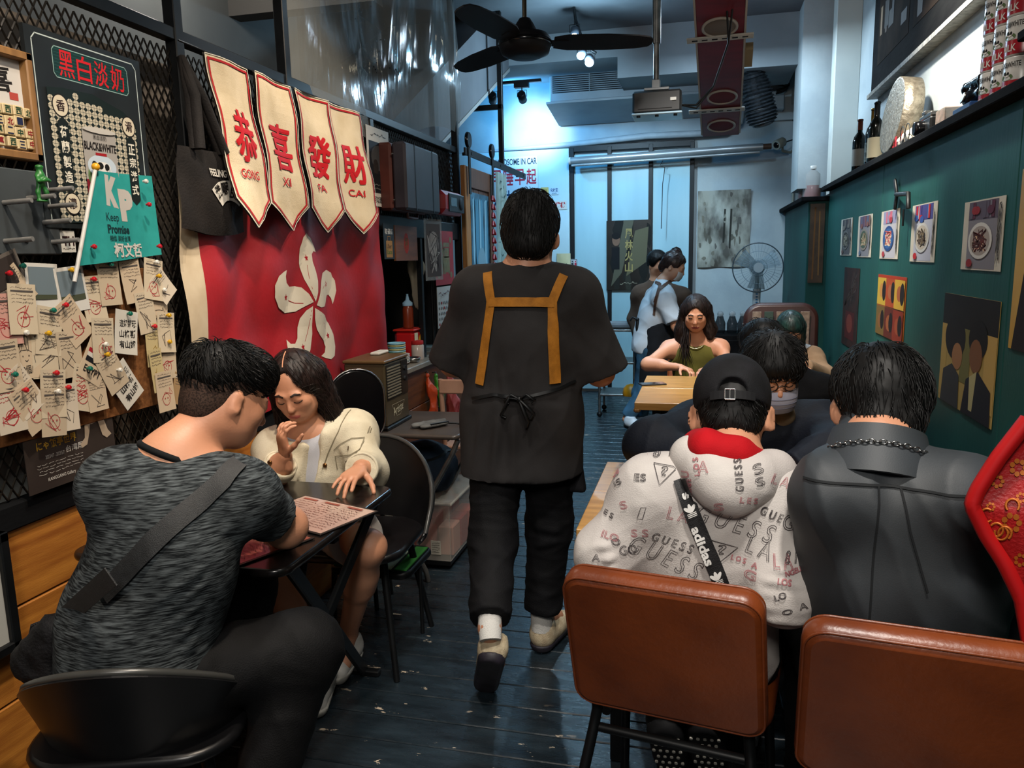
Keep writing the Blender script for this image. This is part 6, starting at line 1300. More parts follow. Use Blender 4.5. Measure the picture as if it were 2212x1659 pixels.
for i in range(6):
    mb_ = MB().lathe((-1.70, 4.10, ZT+.062+i*.011), [(.04, 0), (.052, .003), (.052, .010), (.048, .010), (.044, .004), (0, .003)], 20); solo('saucer', mb_, flat('#7fb0c0' if i % 2 else '#b9b27a', .3), f"{ORD[i]} {'blue' if i % 2 else 'yellow'} sauce dish up from the cream plates", 'dish', 'stacked sauce dishes')
def bottle(name, x, y, prof, mt, label, cat, cap=None, z=ZT, extra=None):
    t = thing(name, label, cat, (x, y, z)); part('body', MB().lathe((x, y, z), prof, 18), mt, t)
    if cap: part('cap', MB().lathe((x, y, z), cap[0], 14), cap[1], t)
    if extra: extra(t)
    return t
dt = thing('detergent_tub', 'red and orange detergent tub with blue lettering on the counter', 'box', (-1.74, 4.40, ZT)); part('tub', MB().obox((-1.74, 4.40, ZT+.085), (.13, .17, .17), None, None, .02), flat('#b3161a', .35), dt); part('tub_rim', MB().obox((-1.74, 4.40, ZT+.175), (.14, .18, .012), None, None, .005), flat('#c02c20', .35), dt)
s_ = Sheet((-1.6735, 4.322, ZT+.012), (0, 1, 0), (0, 0, 1), .156, .146); s_.rect(.0, .0, .36, 1, '#c9c2a0'); s_.rect(0, .25, .36, .42, '#b58f1e'); s_.ell(.66, .62, .26, .28, '#d98c1a', 20); s_.ell(.66, .62, .18, .2, '#e3b62c', 18); s_.poly([(.42, .05), (.98, .42), (.98, .62), (.42, .30)], '#d8d8d8'); s_.text('Bif', .46, .1, .95, .46, '#16308a', .03, .55); part('print', s_.mb, None, dt)
bottle('squeeze_bottle', -1.74, 4.40, [(.03, 0), (.033, .01), (.033, .11), (.026, .135), (.016, .145)], M('brown_sauce', '#7a2f18', r=.3), 'squeeze bottle of brown sauce standing on the detergent tub', 'bottle', ([(.030, .134), (.031, .152), (.012, .168), (.006, .20), (.008, .205)], flat('#8fb4d0')), ZT+.184)
bottle('pump_bottle', -1.78, 3.98, [(.035, 0), (.037, .01), (.037, .10), (.02, .118), (.012, .125)], flat('#b8b4ac', .35), 'white pump bottle with pale cap beside the plates', 'bottle', ([(.016, .12), (.016, .14), (.005, .142), (.005, .17), (.020, .172), (.018, .182)], flat('#c7a49a')))
bottle('sauce_jar', -1.66, 4.33, [(.035, 0), (.038, .008), (.038, .085), (.03, .095)], flat('#b9aca4', .2), 'small jar with red lid and red label at the counter edge', 'jar', ([(.036, .092), (.036, .112), (.03, .114)], flat('#9c1c1c')))
solo('tub', MB().lathe((-1.72, 3.93, ZT), [(.05, 0), (.06, .01), (.068, .085), (.064, .085), (.056, .012), (0, .01)], 20), flat('#1d5c50', .4), 'dark green plastic tub behind the stacked plates', 'tub')
solo('metal_bowl', MB().lathe((-1.64, 4.20, ZT), [(.02, 0), (.035, .005), (.045, .03), (.042, .03), (.03, .008), (0, .006)], 18), m_chrome, 'small steel bowl next to the jar with red lid', 'bowl')
solo('paper', MB().box((-1.70, 3.83, ZT), (-1.60, 4.0, ZT+.002)), flat('#b8b4aa'), 'sheet of white paper at the near end of the counter', 'paper')
ks = thing('kitchen_shelf', 'dark kitchen shelving with bowls, seen through the hatch', 'shelf', (-2.5, 4.3, 0))
for z in (.9, 1.25, 1.6): part('shelf_board', MB().box((-2.72, 3.4, z-.02), (-2.35, 5.1, z)), M('kitchen_shelf_wood', '#1b1613', r=.6), ks)
for y in (3.45, 5.05): part('upright', MB().box((-2.40, y-.02, 0), (-2.36, y+.02, 2.1)), m_black, ks)
for i in range(5): solo('bowl', MB().lathe((-2.45, 4.25, .902+i*.03), [(.04, 0), (.09, .05), (.086, .05), (0, .01)], 16), flat('#a9aeb0', .3), f'{ORD[i]} white bowl up in the kitchen shelf stack', 'bowl', 'bowls stacked on the kitchen shelf')
solo('water_jug', MB().lathe((-2.42, 4.55, 1.252), [(.08, 0), (.1, .02), (.1, .2), (.05, .26), (.05, .30)], 18), flat('#20242c', .2), 'dark glass jug on the middle kitchen shelf', 'jug')
solo('white_crate', MB().box((-2.5, 4.42, .902), (-2.36, 4.75, 1.12), bev=.01), flat('#9fb4c2', .5), 'pale blue crate on the kitchen shelf behind the squeeze bottle', 'crate')
solo('speaker', MB().box((-2.5, 4.15, 1.602), (-2.37, 4.32, 1.78), bev=.01), m_black, 'black speaker on the top kitchen shelf', 'speaker')
# bags on the counter front and a wooden folding chair
for (x0, y0, z0, z1, w, col, lab) in ((-1.585, 4.28, .80, .50, .055, '#b5401a', 'orange plastic bag hanging on the counter front'), (-1.575, 4.40, .78, .52, .04, '#3f8a2c', 'green plastic bag hanging between the orange and pink bags'), (-1.555, 4.56, .80, .48, .10, '#a8423f', 'pinkish red plastic bag hanging on the counter front')):
    F = Field(); F.cap((x0, y0, z0), (x0+.02, y0, z0-.08), .012, .03, .03); F.cap((x0+.02, y0, z0-.08), (x0+.03, y0+.02, z1+.06), .03, w*.8, .04, ((1, 0, 0), 1.6)); V_, Q_ = F.build(.006); b_ = thing('plastic_bag', lab, 'bag', (x0+.03, y0, z1)); skin_part('bag_body', [(wrinkle(V_, Q_, .016, 40, (1, 1, .35), seed=int(y0*100)), Q_)], M('bag_'+col[1:], col, r=.4, b=.3, bs=40), b_); part('knot', MB().ball((x0, y0, z0+.01), (.012, .012, .016)), M('bag_'+col[1:], col), b_); part('hook', MB().tube([(-1.60, y0, z0+.03), (x0, y0, z0+.035), (x0+.004, y0, z0+.02)], .003, 6), m_black, b_)
wc = thing('wooden_chair', 'pale wooden folding chair beyond the folding table', 'chair', (-1.32, 4.05, 0)); m_pale = M('pale_beech', '#a8806a', '#b98f78', s=8, r=.5)
for x in (-1.40, -1.19): part('leg', MB().tube([(x, 3.98, .84), (x, 4.02, .45), (x, 4.14, .0)], .014, 8), m_pale, wc); part('leg', MB().tube([(x, 4.10, .45), (x, 3.90, .0)], .013, 8), m_pale, wc)
part('top_slat', MB().box((-1.41, 3.97, .76), (-1.18, 3.99, .84), bev=.006), m_pale, wc); part('seat', MB().box((-1.41, 3.99, .44), (-1.18, 4.3, .46), bev=.005), m_pale, wc)
# red brocade coat hung over a stand at the right edge
rc = thing('brocade_coat', 'red brocade coat with gold flowers hanging at the right edge of the picture', 'coat', (.84, 1.30, 0)); mrb = M('red_brocade', '#8d0a0c', '#a60d10', s=14, r=.5, b=.2, bs=200); Dp = 1.36
def coat(u, v):
    top = np.array([2212+60, 905.]); pts_l = [(2222, 905), (2160, 990), (2118, 1060), (2104, 1095), (2135, 1160), (2170, 1215), (2205, 1290), (2222, 1400)]; k = v*7; i = min(6, int(k)); f_ = k-i; lx = pts_l[i][0]*(1-f_)+pts_l[i+1][0]*f_; ly = pts_l[i][1]*(1-f_)+pts_l[i+1][1]*f_
    p = at(lx, ly, Dp); q = A3(min(.925, p[0]+.26), Dp+.12, p[2]-.02); w = p+(q-p)*u; return w+A3(0, -.05*math.sin(u*math.pi)+.012*math.sin(9*u+4*v), 0)
cm = MB().grid(coat, 16, 30, th=.008); co_ = part('cloth', cm, mrb, rc)
part('hem', MB().tube([coat(.012, v)+A3(-.004, -.004, 0) for v in np.linspace(0, 1, 30)], .013, 7), M('red_satin', '#a80f12', r=.4), rc); part('stand', MB().cyl((.87, 1.47, 0), (.87, 1.47, 1.02), .014, 8), m_black, rc); part('hanger', MB().tube([coat(u, .0)+A3(0, .012, -.005) for u in (.05, .3, .6, .95)]+[A3(.87, 1.47, 1.0)], .009, 8), m_black, rc); part('stand_base', MB().lathe((.84, 1.47, 0), [(.10, 0), (.10, .012), (.02, .03)], 20), m_black, rc)
gm = M('gold_embroidery', '#b5621c', r=.5, m=.3); fm = MB(); rg = random.Random(3)
ct = BVHTree.FromPolygons([Vector(p) for p in cm.v], cm.f)
def ct_cast(px, py): 
    h, n_, _, _ = ct.ray_cast(Vector(CAMPOS), Vector(nrm(ray(px, py))), 6); return None if h is None else np.array(h)+nrm(-ray(px, py))*.004
for cx, cy, R_ in ((2155, 1040, 20), (2185, 1130, 30), (2200, 1010, 26), (2140, 1095, 14), (2205, 1210, 20), (2206, 1075, 16)):
    for k in range(7):
        a = 6.283*k/7; q = []
        for t_ in np.linspace(0, 6.283, 9)[:-1]:
            r_ = R_*.5; x = cx+math.cos(a)*R_*.55+math.cos(t_)*r_*.45; y = cy+math.sin(a)*R_*.55+math.sin(t_)*r_*.45; q.append(ct_cast(x, y))
        if all(z is not None for z in q): fm.add(q, [tuple(range(8))])
for i in range(7):
    x, y = 2130+rg.random()*60, 1000+rg.random()*220; a = rg.random()*6; q = []
    for k in range(14): x += 5*math.cos(a); y += 5*math.sin(a); a += .35; q.append(ct_cast(x, y))
    q = [z for z in q if z is not None]
    if len(q) > 3: fm.tube(q, .0022, 4)
part('embroidery', fm, gm, co_, kind='stuff')
# ================================================================ things on the left wall
m_paper = M('cream_paper', '#b3a288', '#c0b098', s=20, r=.85); m_card = M('white_card', '#b5b1a8', r=.7); m_darkcard = M('dark_card', '#0d1113', '#14191b', s=8, r=.5)
# sign of the tinned milk
s = sheet_left((48, 48), (335, 500), -1.612); W, H = s.w, s.h
s.line([(.05, .02), (.05, .94), (.08, .97), (.92, .97), (.95, .94), (.95, .02)], .003, '#a9b3b0'); s.poly([(.20, .80), (.22, .78), (.84, .78), (.86, .80), (.86, .915), (.84, .935), (.22, .935), (.20, .915)], '#0f2b2b'); s.line([(.20, .80), (.22, .78), (.84, .78), (.86, .80), (.86, .915), (.84, .935), (.22, .935), (.20, .915)], .0022, '#7f9a94', True)
for i in range(9): s.line([(.21, .79+i*.0165), (.85, .79+i*.0165)], .0012, '#1c4542')
for i, ch_ in enumerate('黑白淡奶'): x = .245+i*.15; s.text(ch_, x, .79, x+.125, .925, '#b01a22', .008)
s.k += 2; arch = [(.12, .03), (.90, .03), (.90, .62), (.78, .68), (.5, .735), (.25, .73), (.12, .715)]; s.poly(arch, '#101c1c')
for i in range(15):
    for j in range(18):
        x = .145+i*.0515; y = .055+j*.038; lim = .715 if x < .3 else .735-(x-.3)*.19
        if y < lim-.02: l_ = s.lay(.002); s.mb.add([s.P(x+.0235*math.cos(a)/math.cos(.39), y+.0175*math.sin(a)/math.cos(.39), l_) for a in np.arange(8)*.7854+.3927], [tuple(range(8))], flat('#a89f8b'))
        if y < lim-.02: s.line([(x-.026, y), (x+.026, y)], .0011, '#2a3432'); s.line([(x, y-.019), (x, y+.019)], .0011, '#2a3432'); s.k -= .06
s.k += 2
for ch_, x, y in (('香', .215, .635), ('滑', .815, .60), ('濃', .225, .13)): s.ell(x, y, .068, .060, '#151313', 24); s.ell(x, y, .060, .053, '#b9ae98', 24); s.text(ch_, x-.035, y-.03, x+.035, y+.03, '#2a1c1c', .02)
for txt, x, y0, y1 in (('荷蘭製造', .215, .23, .54), ('正宗港式', .815, .20, .51)):
    s.poly([(x-.045, y0-.02), (x, y0-.05), (x+.045, y0-.02), (x+.045, y1+.01), (x, y1+.04), (x-.045, y1+.01)], '#0f1717')
    for i, c_ in enumerate(txt): h_ = (y1-y0)/4; s.text(c_, x-.033, y1-(i+1)*h_+.008, x+.033, y1-i*h_-.008, '#c8c2b2', .02)
s.rect(.36, .16, .66, .54, '#8f8a84'); s.rect(.36, .16, .66, .27, '#6d1420'); s.ell(.51, .29, .135, .10, '#5a7048', 24); s.ell(.51, .345, .13, .065, '#a9b4bd', 24); s.text('BLACK&WHITE', .365, .43, .655, .475, '#171312', .03); s.rect(.46, .405, .56, .42, '#8a1a20'); s.text('黑白淡奶', .45, .49, .57, .515, '#1a1614'); s.ell(.51, .345, .075, .028, '#c9c6c0', 14); s.ell(.49, .35, .03, .020, '#121212', 10); s.ell(.55, .345, .022, .020, '#121212', 10); s.ell(.437, .355, .022, .018, '#121212', 10)
for x in (.455, .48, .55, .575): s.rect(x, .27, x+.010, .33, '#c2beb6')
s.ell(.51, .54, .15, .016, '#a9a49c', 20); s.ell(.51, .16, .15, .016, '#5c0f19', 20)
s.done('advertising_board', 'dark advertising board with red neon-style characters and a tinned milk picture', 'sign', m_darkcard, th=.012)
# small card below it and framed mahjong picture
s = sheet_left((103, 497), (165, 545), -1.618); s.frame(.08, .12, .42, .88, .003, '#3a1418'); s.text('黑白', .12, .5, .38, .82, '#4a161a', .02); s.text('淡奶', .12, .16, .38, .48, '#4a161a', .02); s.text('TH', .5, .3, .95, .75, '#2a1416', .03); s.lines(.5, .1, .95, .25, 1, '#4a4038', .0012, 3); s.done('card', 'small printed card below the milk sign, left of the teal flag', 'card', m_card)
fr = thing('framed_picture', 'timber frame with calligraphy and mahjong tiles at the left edge', 'picture', (-1.60, 1.56, 1.76))
m_fr = M('light_oak', '#6f4d2a', '#8a6438', s=6, st=(5, 5, 1), r=.5); y0, y1, z0, z1 = 1.34, 1.655, 1.758, 2.015
for lo_, hi_ in (((y0, z0), (y1, z0+.02)), ((y0, z1-.02), (y1, z1)), ((y0, z0), (y0+.02, z1)), ((y1-.02, z0), (y1, z1))): part('frame_rail', MB().box((-1.64, lo_[0], lo_[1]), (-1.605, hi_[0], hi_[1]), bev=.003), m_fr, fr)
s = Sheet((-1.628, y0+.02, z0+.02), (0, 1, 0), (0, 0, 1), y1-y0-.04, z1-z0-.04); s.text('喜', .62, .62, .9, .9, '#1c1a1a', .02, .1); s.rect(.86, .56, .95, .64, '#9c4038'); bk_ = s.done('backing', None, None, M('picture_mount', '#b7b3ae', r=.8), parent=fr)
rg = random.Random(5)
for i in range(5):
    for j in range(4):
        yy = y0+.16+i*.030+rg.uniform(-.004, .004); zz = z0+.025+j*.026+rg.uniform(-.003, .003)
        if yy < y1-.035: part('mahjong_tile', MB().box((-1.627, yy, zz), (-1.612, yy+.027, zz+.024), bev=.002), M('bone_tile', '#b09c74', '#bda981', s=20, r=.4), fr); t_ = Sheet((-1.6115, yy, zz), (0, 1, 0), (0, 0, 1), .027, .024); t_.text(rg.choice('東南西北發中萬一二三'), .2, .15, .8, .85, rg.choice(['#1d3a28', '#7c1c20', '#1c2440']), .02); part('tile_mark', t_.mb, None, fr)
# peg board with shelves rods and a green toy soldier
pg = thing('peg_board', 'grey peg board with round wooden pegs, left of the milk sign', 'board', (-1.62, 1.58, 1.53)); part('board', MB().box((-1.64, 1.30, 1.53), (-1.615, 1.69, 1.735), bev=.003), M('grey_mdf', '#34383a', '#3d4244', s=6, r=.7), pg)
m_peg = M('grey_dowel', '#5b5a57', '#6d6b68', s=20, r=.7)
for y_, z_ in ((1.60, 1.667), (1.66, 1.690), (1.53, 1.652), (1.66, 1.650), (1.64, 1.610), (1.52, 1.562), (1.66, 1.562)): part('peg', MB().cyl((-1.615, y_, z_), (-1.545, y_+.012, z_+.004), .006, 10), m_peg, pg)
for y_, z_ in ((1.46, 1.61), (1.58, 1.565), (1.50, 1.69)): part('peg_hole', MB().cyl((-1.6145, y_, z_), (-1.612, y_, z_), .006, 10), flat('#0a0a0a'), pg)
ts = thing('toy_soldier', 'small green plastic toy soldier standing on the pegs', 'toy', (-1.575, 1.605, 1.658)); F = Field(); b = A3(-1.575, 1.605, 1.658); up = lambda x, y, z: b+A3(x, y, z)
for q in (((0, 0, .045), (0, 0, .062), .0095, .011), ((0, -.005, .042), (-.002, -.010, .022), .006, .005), ((-.002, -.010, .022), (.0, -.010, .002), .005, .004), ((0, .005, .042), (.004, .010, .022), .006, .005), ((.004, .010, .022), (.0, .012, .002), .005, .004), ((0, -.010, .060), (.010, -.016, .048), .0045, .004), ((.010, -.016, .048), (.014, .004, .050), .004, .0035), ((0, .010, .060), (.010, .016, .050), .0045, .004), ((.010, .016, .05), (.014, 0, .054), .004, .0035), ((0, 0, .07), (0, 0, .078), .007, .0075)): F.cap(up(*q[0]), up(*q[1]), q[2], q[3], .004)
F.ell(up(0, 0, .082), (.0095, .0095, .006), None, .002); F.ell(up(0, 0, .001), (.012, .018, .003), None, .002); skin_part('figure', [F.build(.0022, 1)], M('army_green', '#1d5a24', '#276a2c', s=30, r=.4), ts)
# teal pennant on a stick
s = Sheet((-1.60, 1.71, 1.50), (0, 1, 0), (0, 0, 1), .35, .265, lambda u, v: .012*math.sin(u*14+v*5)+.004); ol = [(.0, .0), (1., .11), (.94, .98), (.26, .95)]
s.text('K', .36, .60, .52, .92, '#a9a29a', .08, -.12); s.text('P', .52, .46, .70, .80, '#a9a29a', .08); s.text('Keep', .32, .43, .48, .54, '#123336'); s.text('Promise', .32, .33, .60, .42, '#0e2a2d', .03); s.text('相信 美好台灣', .33, .25, .60, .31, '#0e2a2d', .01); s.text('柯文哲', .36, .08, .74, .235, '#b5b0a8', .03)
mb = MB(); sub_ = Sheet(s.O, s.U, s.V, s.w, s.h, s.warp); sub_.k = -1; sub_.poly(ol, M('teal_cloth', '#1f7d78', '#278a84', s=12, r=.8), .03); fo = solo('flag', sub_.mb, None, 'teal flag on a white stick with white lettering, over the milk sign', 'flag'); part('print', s.mb, None, fo)
a, b = A3(-1.585, 1.685, 1.46), A3(-1.585, 1.80, 1.755); part('stick', MB().cyl(a, b, .0055, 8), flat('#b5b2ac', .4), fo); part('knob', MB().ball(b+A3(0, .002, .006), .011), flat('#c08a12', .4), fo)
def pin(y_, z_, x_, col, label, grp):
    t = thing('push_pin', label, 'push pin', (x_, y_, z_), grp); part('head', MB().lathe((x_, y_, z_), [(.0035, .002), (.003, .006), (.0065, .009), (.0072, .013), (.0045, .017)], 10, axis=(1, 0, 0)), flat(col, .25), t); part('point', MB().cyl((x_, y_, z_), (x_+.003, y_, z_), .0008, 5), m_chrome, t)
for px, py, c_, l in ((308, 392, '#b9b6ae', 'white'), (315, 442, '#9c1220', 'upper red'), (338, 532, '#9c1220', 'lower right red'), (196, 533, '#9c1220', 'lower left red')): q = at(px, py, x=-1.585); pin(q[1], q[2], -1.585, c_, l+' push pin on the teal flag', 'pins on the teal flag')
# cork board with receipts
cbd = thing('cork_board', 'brown cork board crowded with pinned receipts and doodles', 'board', (-1.62, 1.78, 1.06)); part('cork', MB().box((-1.635, 1.28, 1.075), (-1.618, 2.075, 1.49), bev=.002), M('cork', '#5f3a1c', '#774c28', s=60, r=.9, b=.2, bs=90), cbd)
s = sheet_left((38, 868), (228, 990), -1.622); s.w = .30; s.O[2] -= .03; s.h = .19; s.text('にゃ飯亭世界', .12, .55, .55, .68, '#b08a2a', .02); s.text('台湾展', .42, .42, .62, .52, '#b8b4ac', .01); s.text('2023/4/7 - 2023/5/7', .2, .42, .40, .47, '#b8b4ac'); s.lines(.1, .2, .6, .38, 4, '#a5a098', .0012, 7); s.text('KANGGANG Gallery', .2, .10, .5, .16, '#b8b4ac', .01); s.ell(.74, .86, .10, .14, '#8a7a68', 16); s.poly([(.66, .85), (.74, .9), (.70, .62), (.66, .45), (.60, .42), (.58, .48), (.64, .55)], '#9d8c78'); s.poly([(.78, .9), (.86, .85), (.92, .58), (.96, .50), (.90, .46), (.85, .52)], '#9d8c78'); s.done('poster', 'dark exhibition poster with a cat below the cork board', 'poster', M('poster_dark', '#241d1a', '#2f2723', s=6, r=.5))
rc_list = [(18, 590, 70, 'p'), (42, 620, -35, 'c'), (98, 620, 3, 'P'), (160, 625, -5, 'P'), (240, 612, 0, 'r'), (288, 608, -6, 'd'), (332, 604, 10, 'r'), (352, 618, -40, 'c'), (48, 668, 5, 'r'), (207, 645, -3, 'r'), (350, 655, 12, 'c'), (15, 690, 0, 'q'), (108, 715, 12, 'd'), (158, 694, -32, 'r'), (316, 675, -5, 'd'), (358, 718, 6, 'd'), (270, 718, 12, 'k'), (220, 735, 5, 'r'), (58, 765, 0, 'b'), (100, 765, 6, 'd'), (152, 765, 0, 'd'), (330, 745, 2, 'y'), (205, 780, 35, 'e'), (10, 790, 0, 'r'), (45, 845, -30, 'd'), (110, 850, 8, 'r'), (335, 800, -3, 'y'), (362, 775, 5, 'r'), (180, 838, 18, 'R'), (208, 850, 0, 'c'), (268, 830, -32, 'k'), (238, 800, -25, 'd'), (18, 880, 0, 'R'), (62, 880, -25, 'r'), (110, 890, 8, 'r'), (350, 845, 0, 'r'), (386, 840, 20, 'K'), (140, 880, 4, 'd')]
rows = {}
for i, q in enumerate(rc_list): rows.setdefault(min(3, int((q[1]-575)/85)), []).append(i)
ordn = ['first', 'second', 'third', 'fourth', 'fifth', 'sixth', 'seventh', 'eighth', 'ninth', 'tenth', 'eleventh', 'twelfth', 'thirteenth']; rown = ['top', 'second', 'third', 'bottom']
desc = dict(p='small photo', c='plain slip', P='couple photo', r='red-doodled receipt', d='handwritten receipt', q='pink note', k='boldly written note', b='rabbit doodle note', y='yellowish slip', e='striped flag note', R='red-drawn receipt', K='kraft tag')
rg = random.Random(11)
for rw, ids in rows.items():
    ids.sort(key=lambda i: rc_list[i][0])
    for o_, i in enumerate(ids):
        px, py, ang, kd = rc_list[i]; c = at(px, py, x=-1.6); w, h = dict(P=(.098, .118), c=(.07, .095), e=(.085, .12), k=(.088, .125), y=(.055, .13), K=(.06, .10), p=(.085, .11)).get(kd, (.078, .122)); a = math.radians(-ang); U = A3(0, math.cos(a), math.sin(a)); V = A3(0, -math.sin(a), math.cos(a)); x_ = -1.612+.0012*(i % 9)+.0004*i
        ph = rg.uniform(0, 6); cur = rg.uniform(.002, .008); s = Sheet(A3(x_, c[1], c[2])-U*w/2-V*h/2, U, V, w, h, lambda u, v, h=h, cur=cur, ph=ph: cur*((v/h-.85)**2)+.001*math.sin(u*60+ph)); s.k = 2
        base = dict(P='#b9b5ad', q='#b08478', K='#8d7250', k='#b8b2a6', y='#ab9a70', p='#57504a').get(kd, rg.choice(['#b3a48c', '#b09d84', '#b8ab98', '#ab9a82']))
        if kd == 'P': s.rect(.08, .24, .92, .92, '#5e6a70'); s.rect(.08, .24, .92, .48, '#3c4030'); s.poly([(.36, .26), (.62, .26), (.54, .62), (.46, .62)], '#a89f98'); s.ell(.50, .66, .05, .05, '#7c5a48'); s.poly([(.62, .26), (.78, .26), (.78, .68), (.66, .68)], '#14161c'); s.ell(.72, .74, .05, .05, '#7c5a48')
        elif kd == 'p': s.rect(.1, .1, .9, .9, '#2c2522'); s.ell(.4, .55, .18, .2, '#8a6a54'); s.ell(.65, .35, .18, .16, '#3c3430')
        elif kd == 'e': s.rect(.1, .62, .9, .72, '#8c1a24'); s.rect(.1, .52, .9, .62, '#b9b4aa'); s.rect(.1, .40, .9, .52, '#141418'); s.text('EGYPT', .15, .15, .85, .32, '#1a1616', .02); s.lines(.1, .8, .9, .95, 2, '#5c5048', .001, i)
        elif kd == 'b':
            for x in (.35, .6): s.line([(x, .55), (x-.08, .75), (x-.03, .92), (x+.06, .78), (x+.04, .57)], .0014, '#2a2422')
            s.line([(.2, .3), (.2, .5), (.35, .58), (.6, .58), (.8, .5), (.82, .3)], .0014, '#2a2422'); s.ell(.4, .46, .02, .02, '#2a2422', 6); s.ell(.62, .46, .02, .02, '#2a2422', 6); s.line([(.46, .38), (.52, .35), (.58, .38)], .0014, '#2a2422'); s.text('T0個/', .2, .1, .7, .28, '#1c1818')
        elif kd == 'k':
            for r_, tx in enumerate(('這好好玩', '山格斯', '有山姆')): s.text(tx, .2, .62-.24*r_, .92, .80-.24*r_, '#17120f', .02, .08)
        else:
            s.rect(.1, .84, .9, .875, '#4a4440'); s.lines(.1, .88, .9, .97, 1, '#5c5048', .001, i)
            ink = dict(R='#a02028', r='#98262c', q='#98262c', y='#8a6a20', K='#2a201a').get(kd, '#3a302c'); n_ = dict(R=2, r=1, y=1).get(kd, 1)
            for k in range(n_): s.scribble(.12, .08+.2*(k % 2), .88, .58+.12*(k % 2), ink, 11 if kd == 'R' else 7, .0013, i*7+k)
            s.lines(.12, .6, .9, .82, 3, '#5c5048' if kd != 'R' else ink, .0011, i)
            if kd in 'rRq': s.line([(.5+.22*math.cos(a_), .3+.15*math.sin(a_)) for a_ in np.linspace(0, 6.28, 13)], .0015, ink); s.ell(.42, .33, .03, .02, ink, 6); s.ell(.58, .33, .03, .02, ink, 6)
            if kd == 'y': s.scribble(.2, .2, .8, .4, '#3f6a30', 6, .002, i)
        lab = f"{desc[kd]}, {ordn[min(o_, 12)]} from left in the cork board's {rown[rw]} row"; nm = dict(P='photo_print', p='photo_print', K='kraft_tag').get(kd, 'receipt' if kd in 'rdR' else 'note'); o = solo(nm, s.sheet(None, .0006, (2, 6)), M('paper_'+base[1:], base, r=.85), lab, 'photo' if kd in 'Pp' else 'receipt' if kd in 'rdR' else 'note', 'papers pinned to the cork board')
        if s.mb.v: part('drawing', s.mb, None, o)
        if i % 3 != 2:
            q = s.P(.5, .93); col, cn = [('#0f5a4a', 'green'), ('#a3151e', 'red'), ('#c4c0b6', 'white'), ('#b58a14', 'yellow')][i % 4]; pin(q[1], q[2], q[0]+.0012, col, f"{cn} push pin in the {ordn[min(o_, 12)]} paper of the cork board's {rown[rw]} row", 'pins on the cork board')
# tote bag
tg = thing('tote_bag', 'black tote bag with a fan-shaped white print hanging by its handles', 'bag', (-1.60, 2.3, 1.59)); w0 = lambda u, v: (abs(math.sin(math.pi*u))**.6)*(abs(math.sin(math.pi*min(1, v*.9+.05)))**.5)
def tote(u, v, sgn): return A3(-1.578+sgn*.026*w0(u, v)+.006*math.sin(u*11+v*7), 2.135+.30*u+.05*(1-v)*(u-.2), 1.61+.25*v-.02*(1-v)*math.sin(u*3))
mt_ = M('black_canvas_bag', '#141110', '#1e1a18', s=10, r=.8, b=.2, bs=150); bm_ = MB().grid(lambda u, v: tote(u, v, 1), 16, 14).grid(lambda u, v: tote(u, v, -.3), 16, 14); part('bag_body', bm_, mt_, tg)
for x, s_ in ((.0, 1), (.02, -1)): part('handle', MB().tube([(-1.56+x, 2.20, 1.855), (-1.58+x, 2.225, 2.02), (-1.61, 2.24, 2.14), (-1.58+x, 2.265, 2.02), (-1.56+x, 2.33, 1.855)], .010, 6, sq=1.8), mt_, tg)
s = Sheet((-1.575, 2.13, 1.60), (0, 1, 0), (0, 0, 1), .32, .26); s.P = (lambda u, v, l=0.: tote(u, v, 1)+A3(.003+l, 0, 0)); an = np.linspace(2.3, .84, 9); R1, R0 = .50, .28; cc = (.70, .12)
fanp = [(cc[0]+R1*math.cos(a)*1.0, cc[1]+R1*math.sin(a)*1.1) for a in an]+[(cc[0]+R0*math.cos(a), cc[1]+R0*math.sin(a)*1.1) for a in an[::-1]]
for i in range(8): s.poly([fanp[i], fanp[i+1], fanp[16-i], fanp[17-i]], '#b5b0a6')
for i, c_ in enumerate('港嚼良'): s.text(c_, .42+i*.15, .44+.05*(i == 1), .55+i*.15, .60+.05*(i == 1), '#14100e', .03, .35-.3*i)
s.text('FEELING GOOD', .40, .70, .95, .79, '#b5b0a6', .03, .0); part('print', s.mb, None, tg)
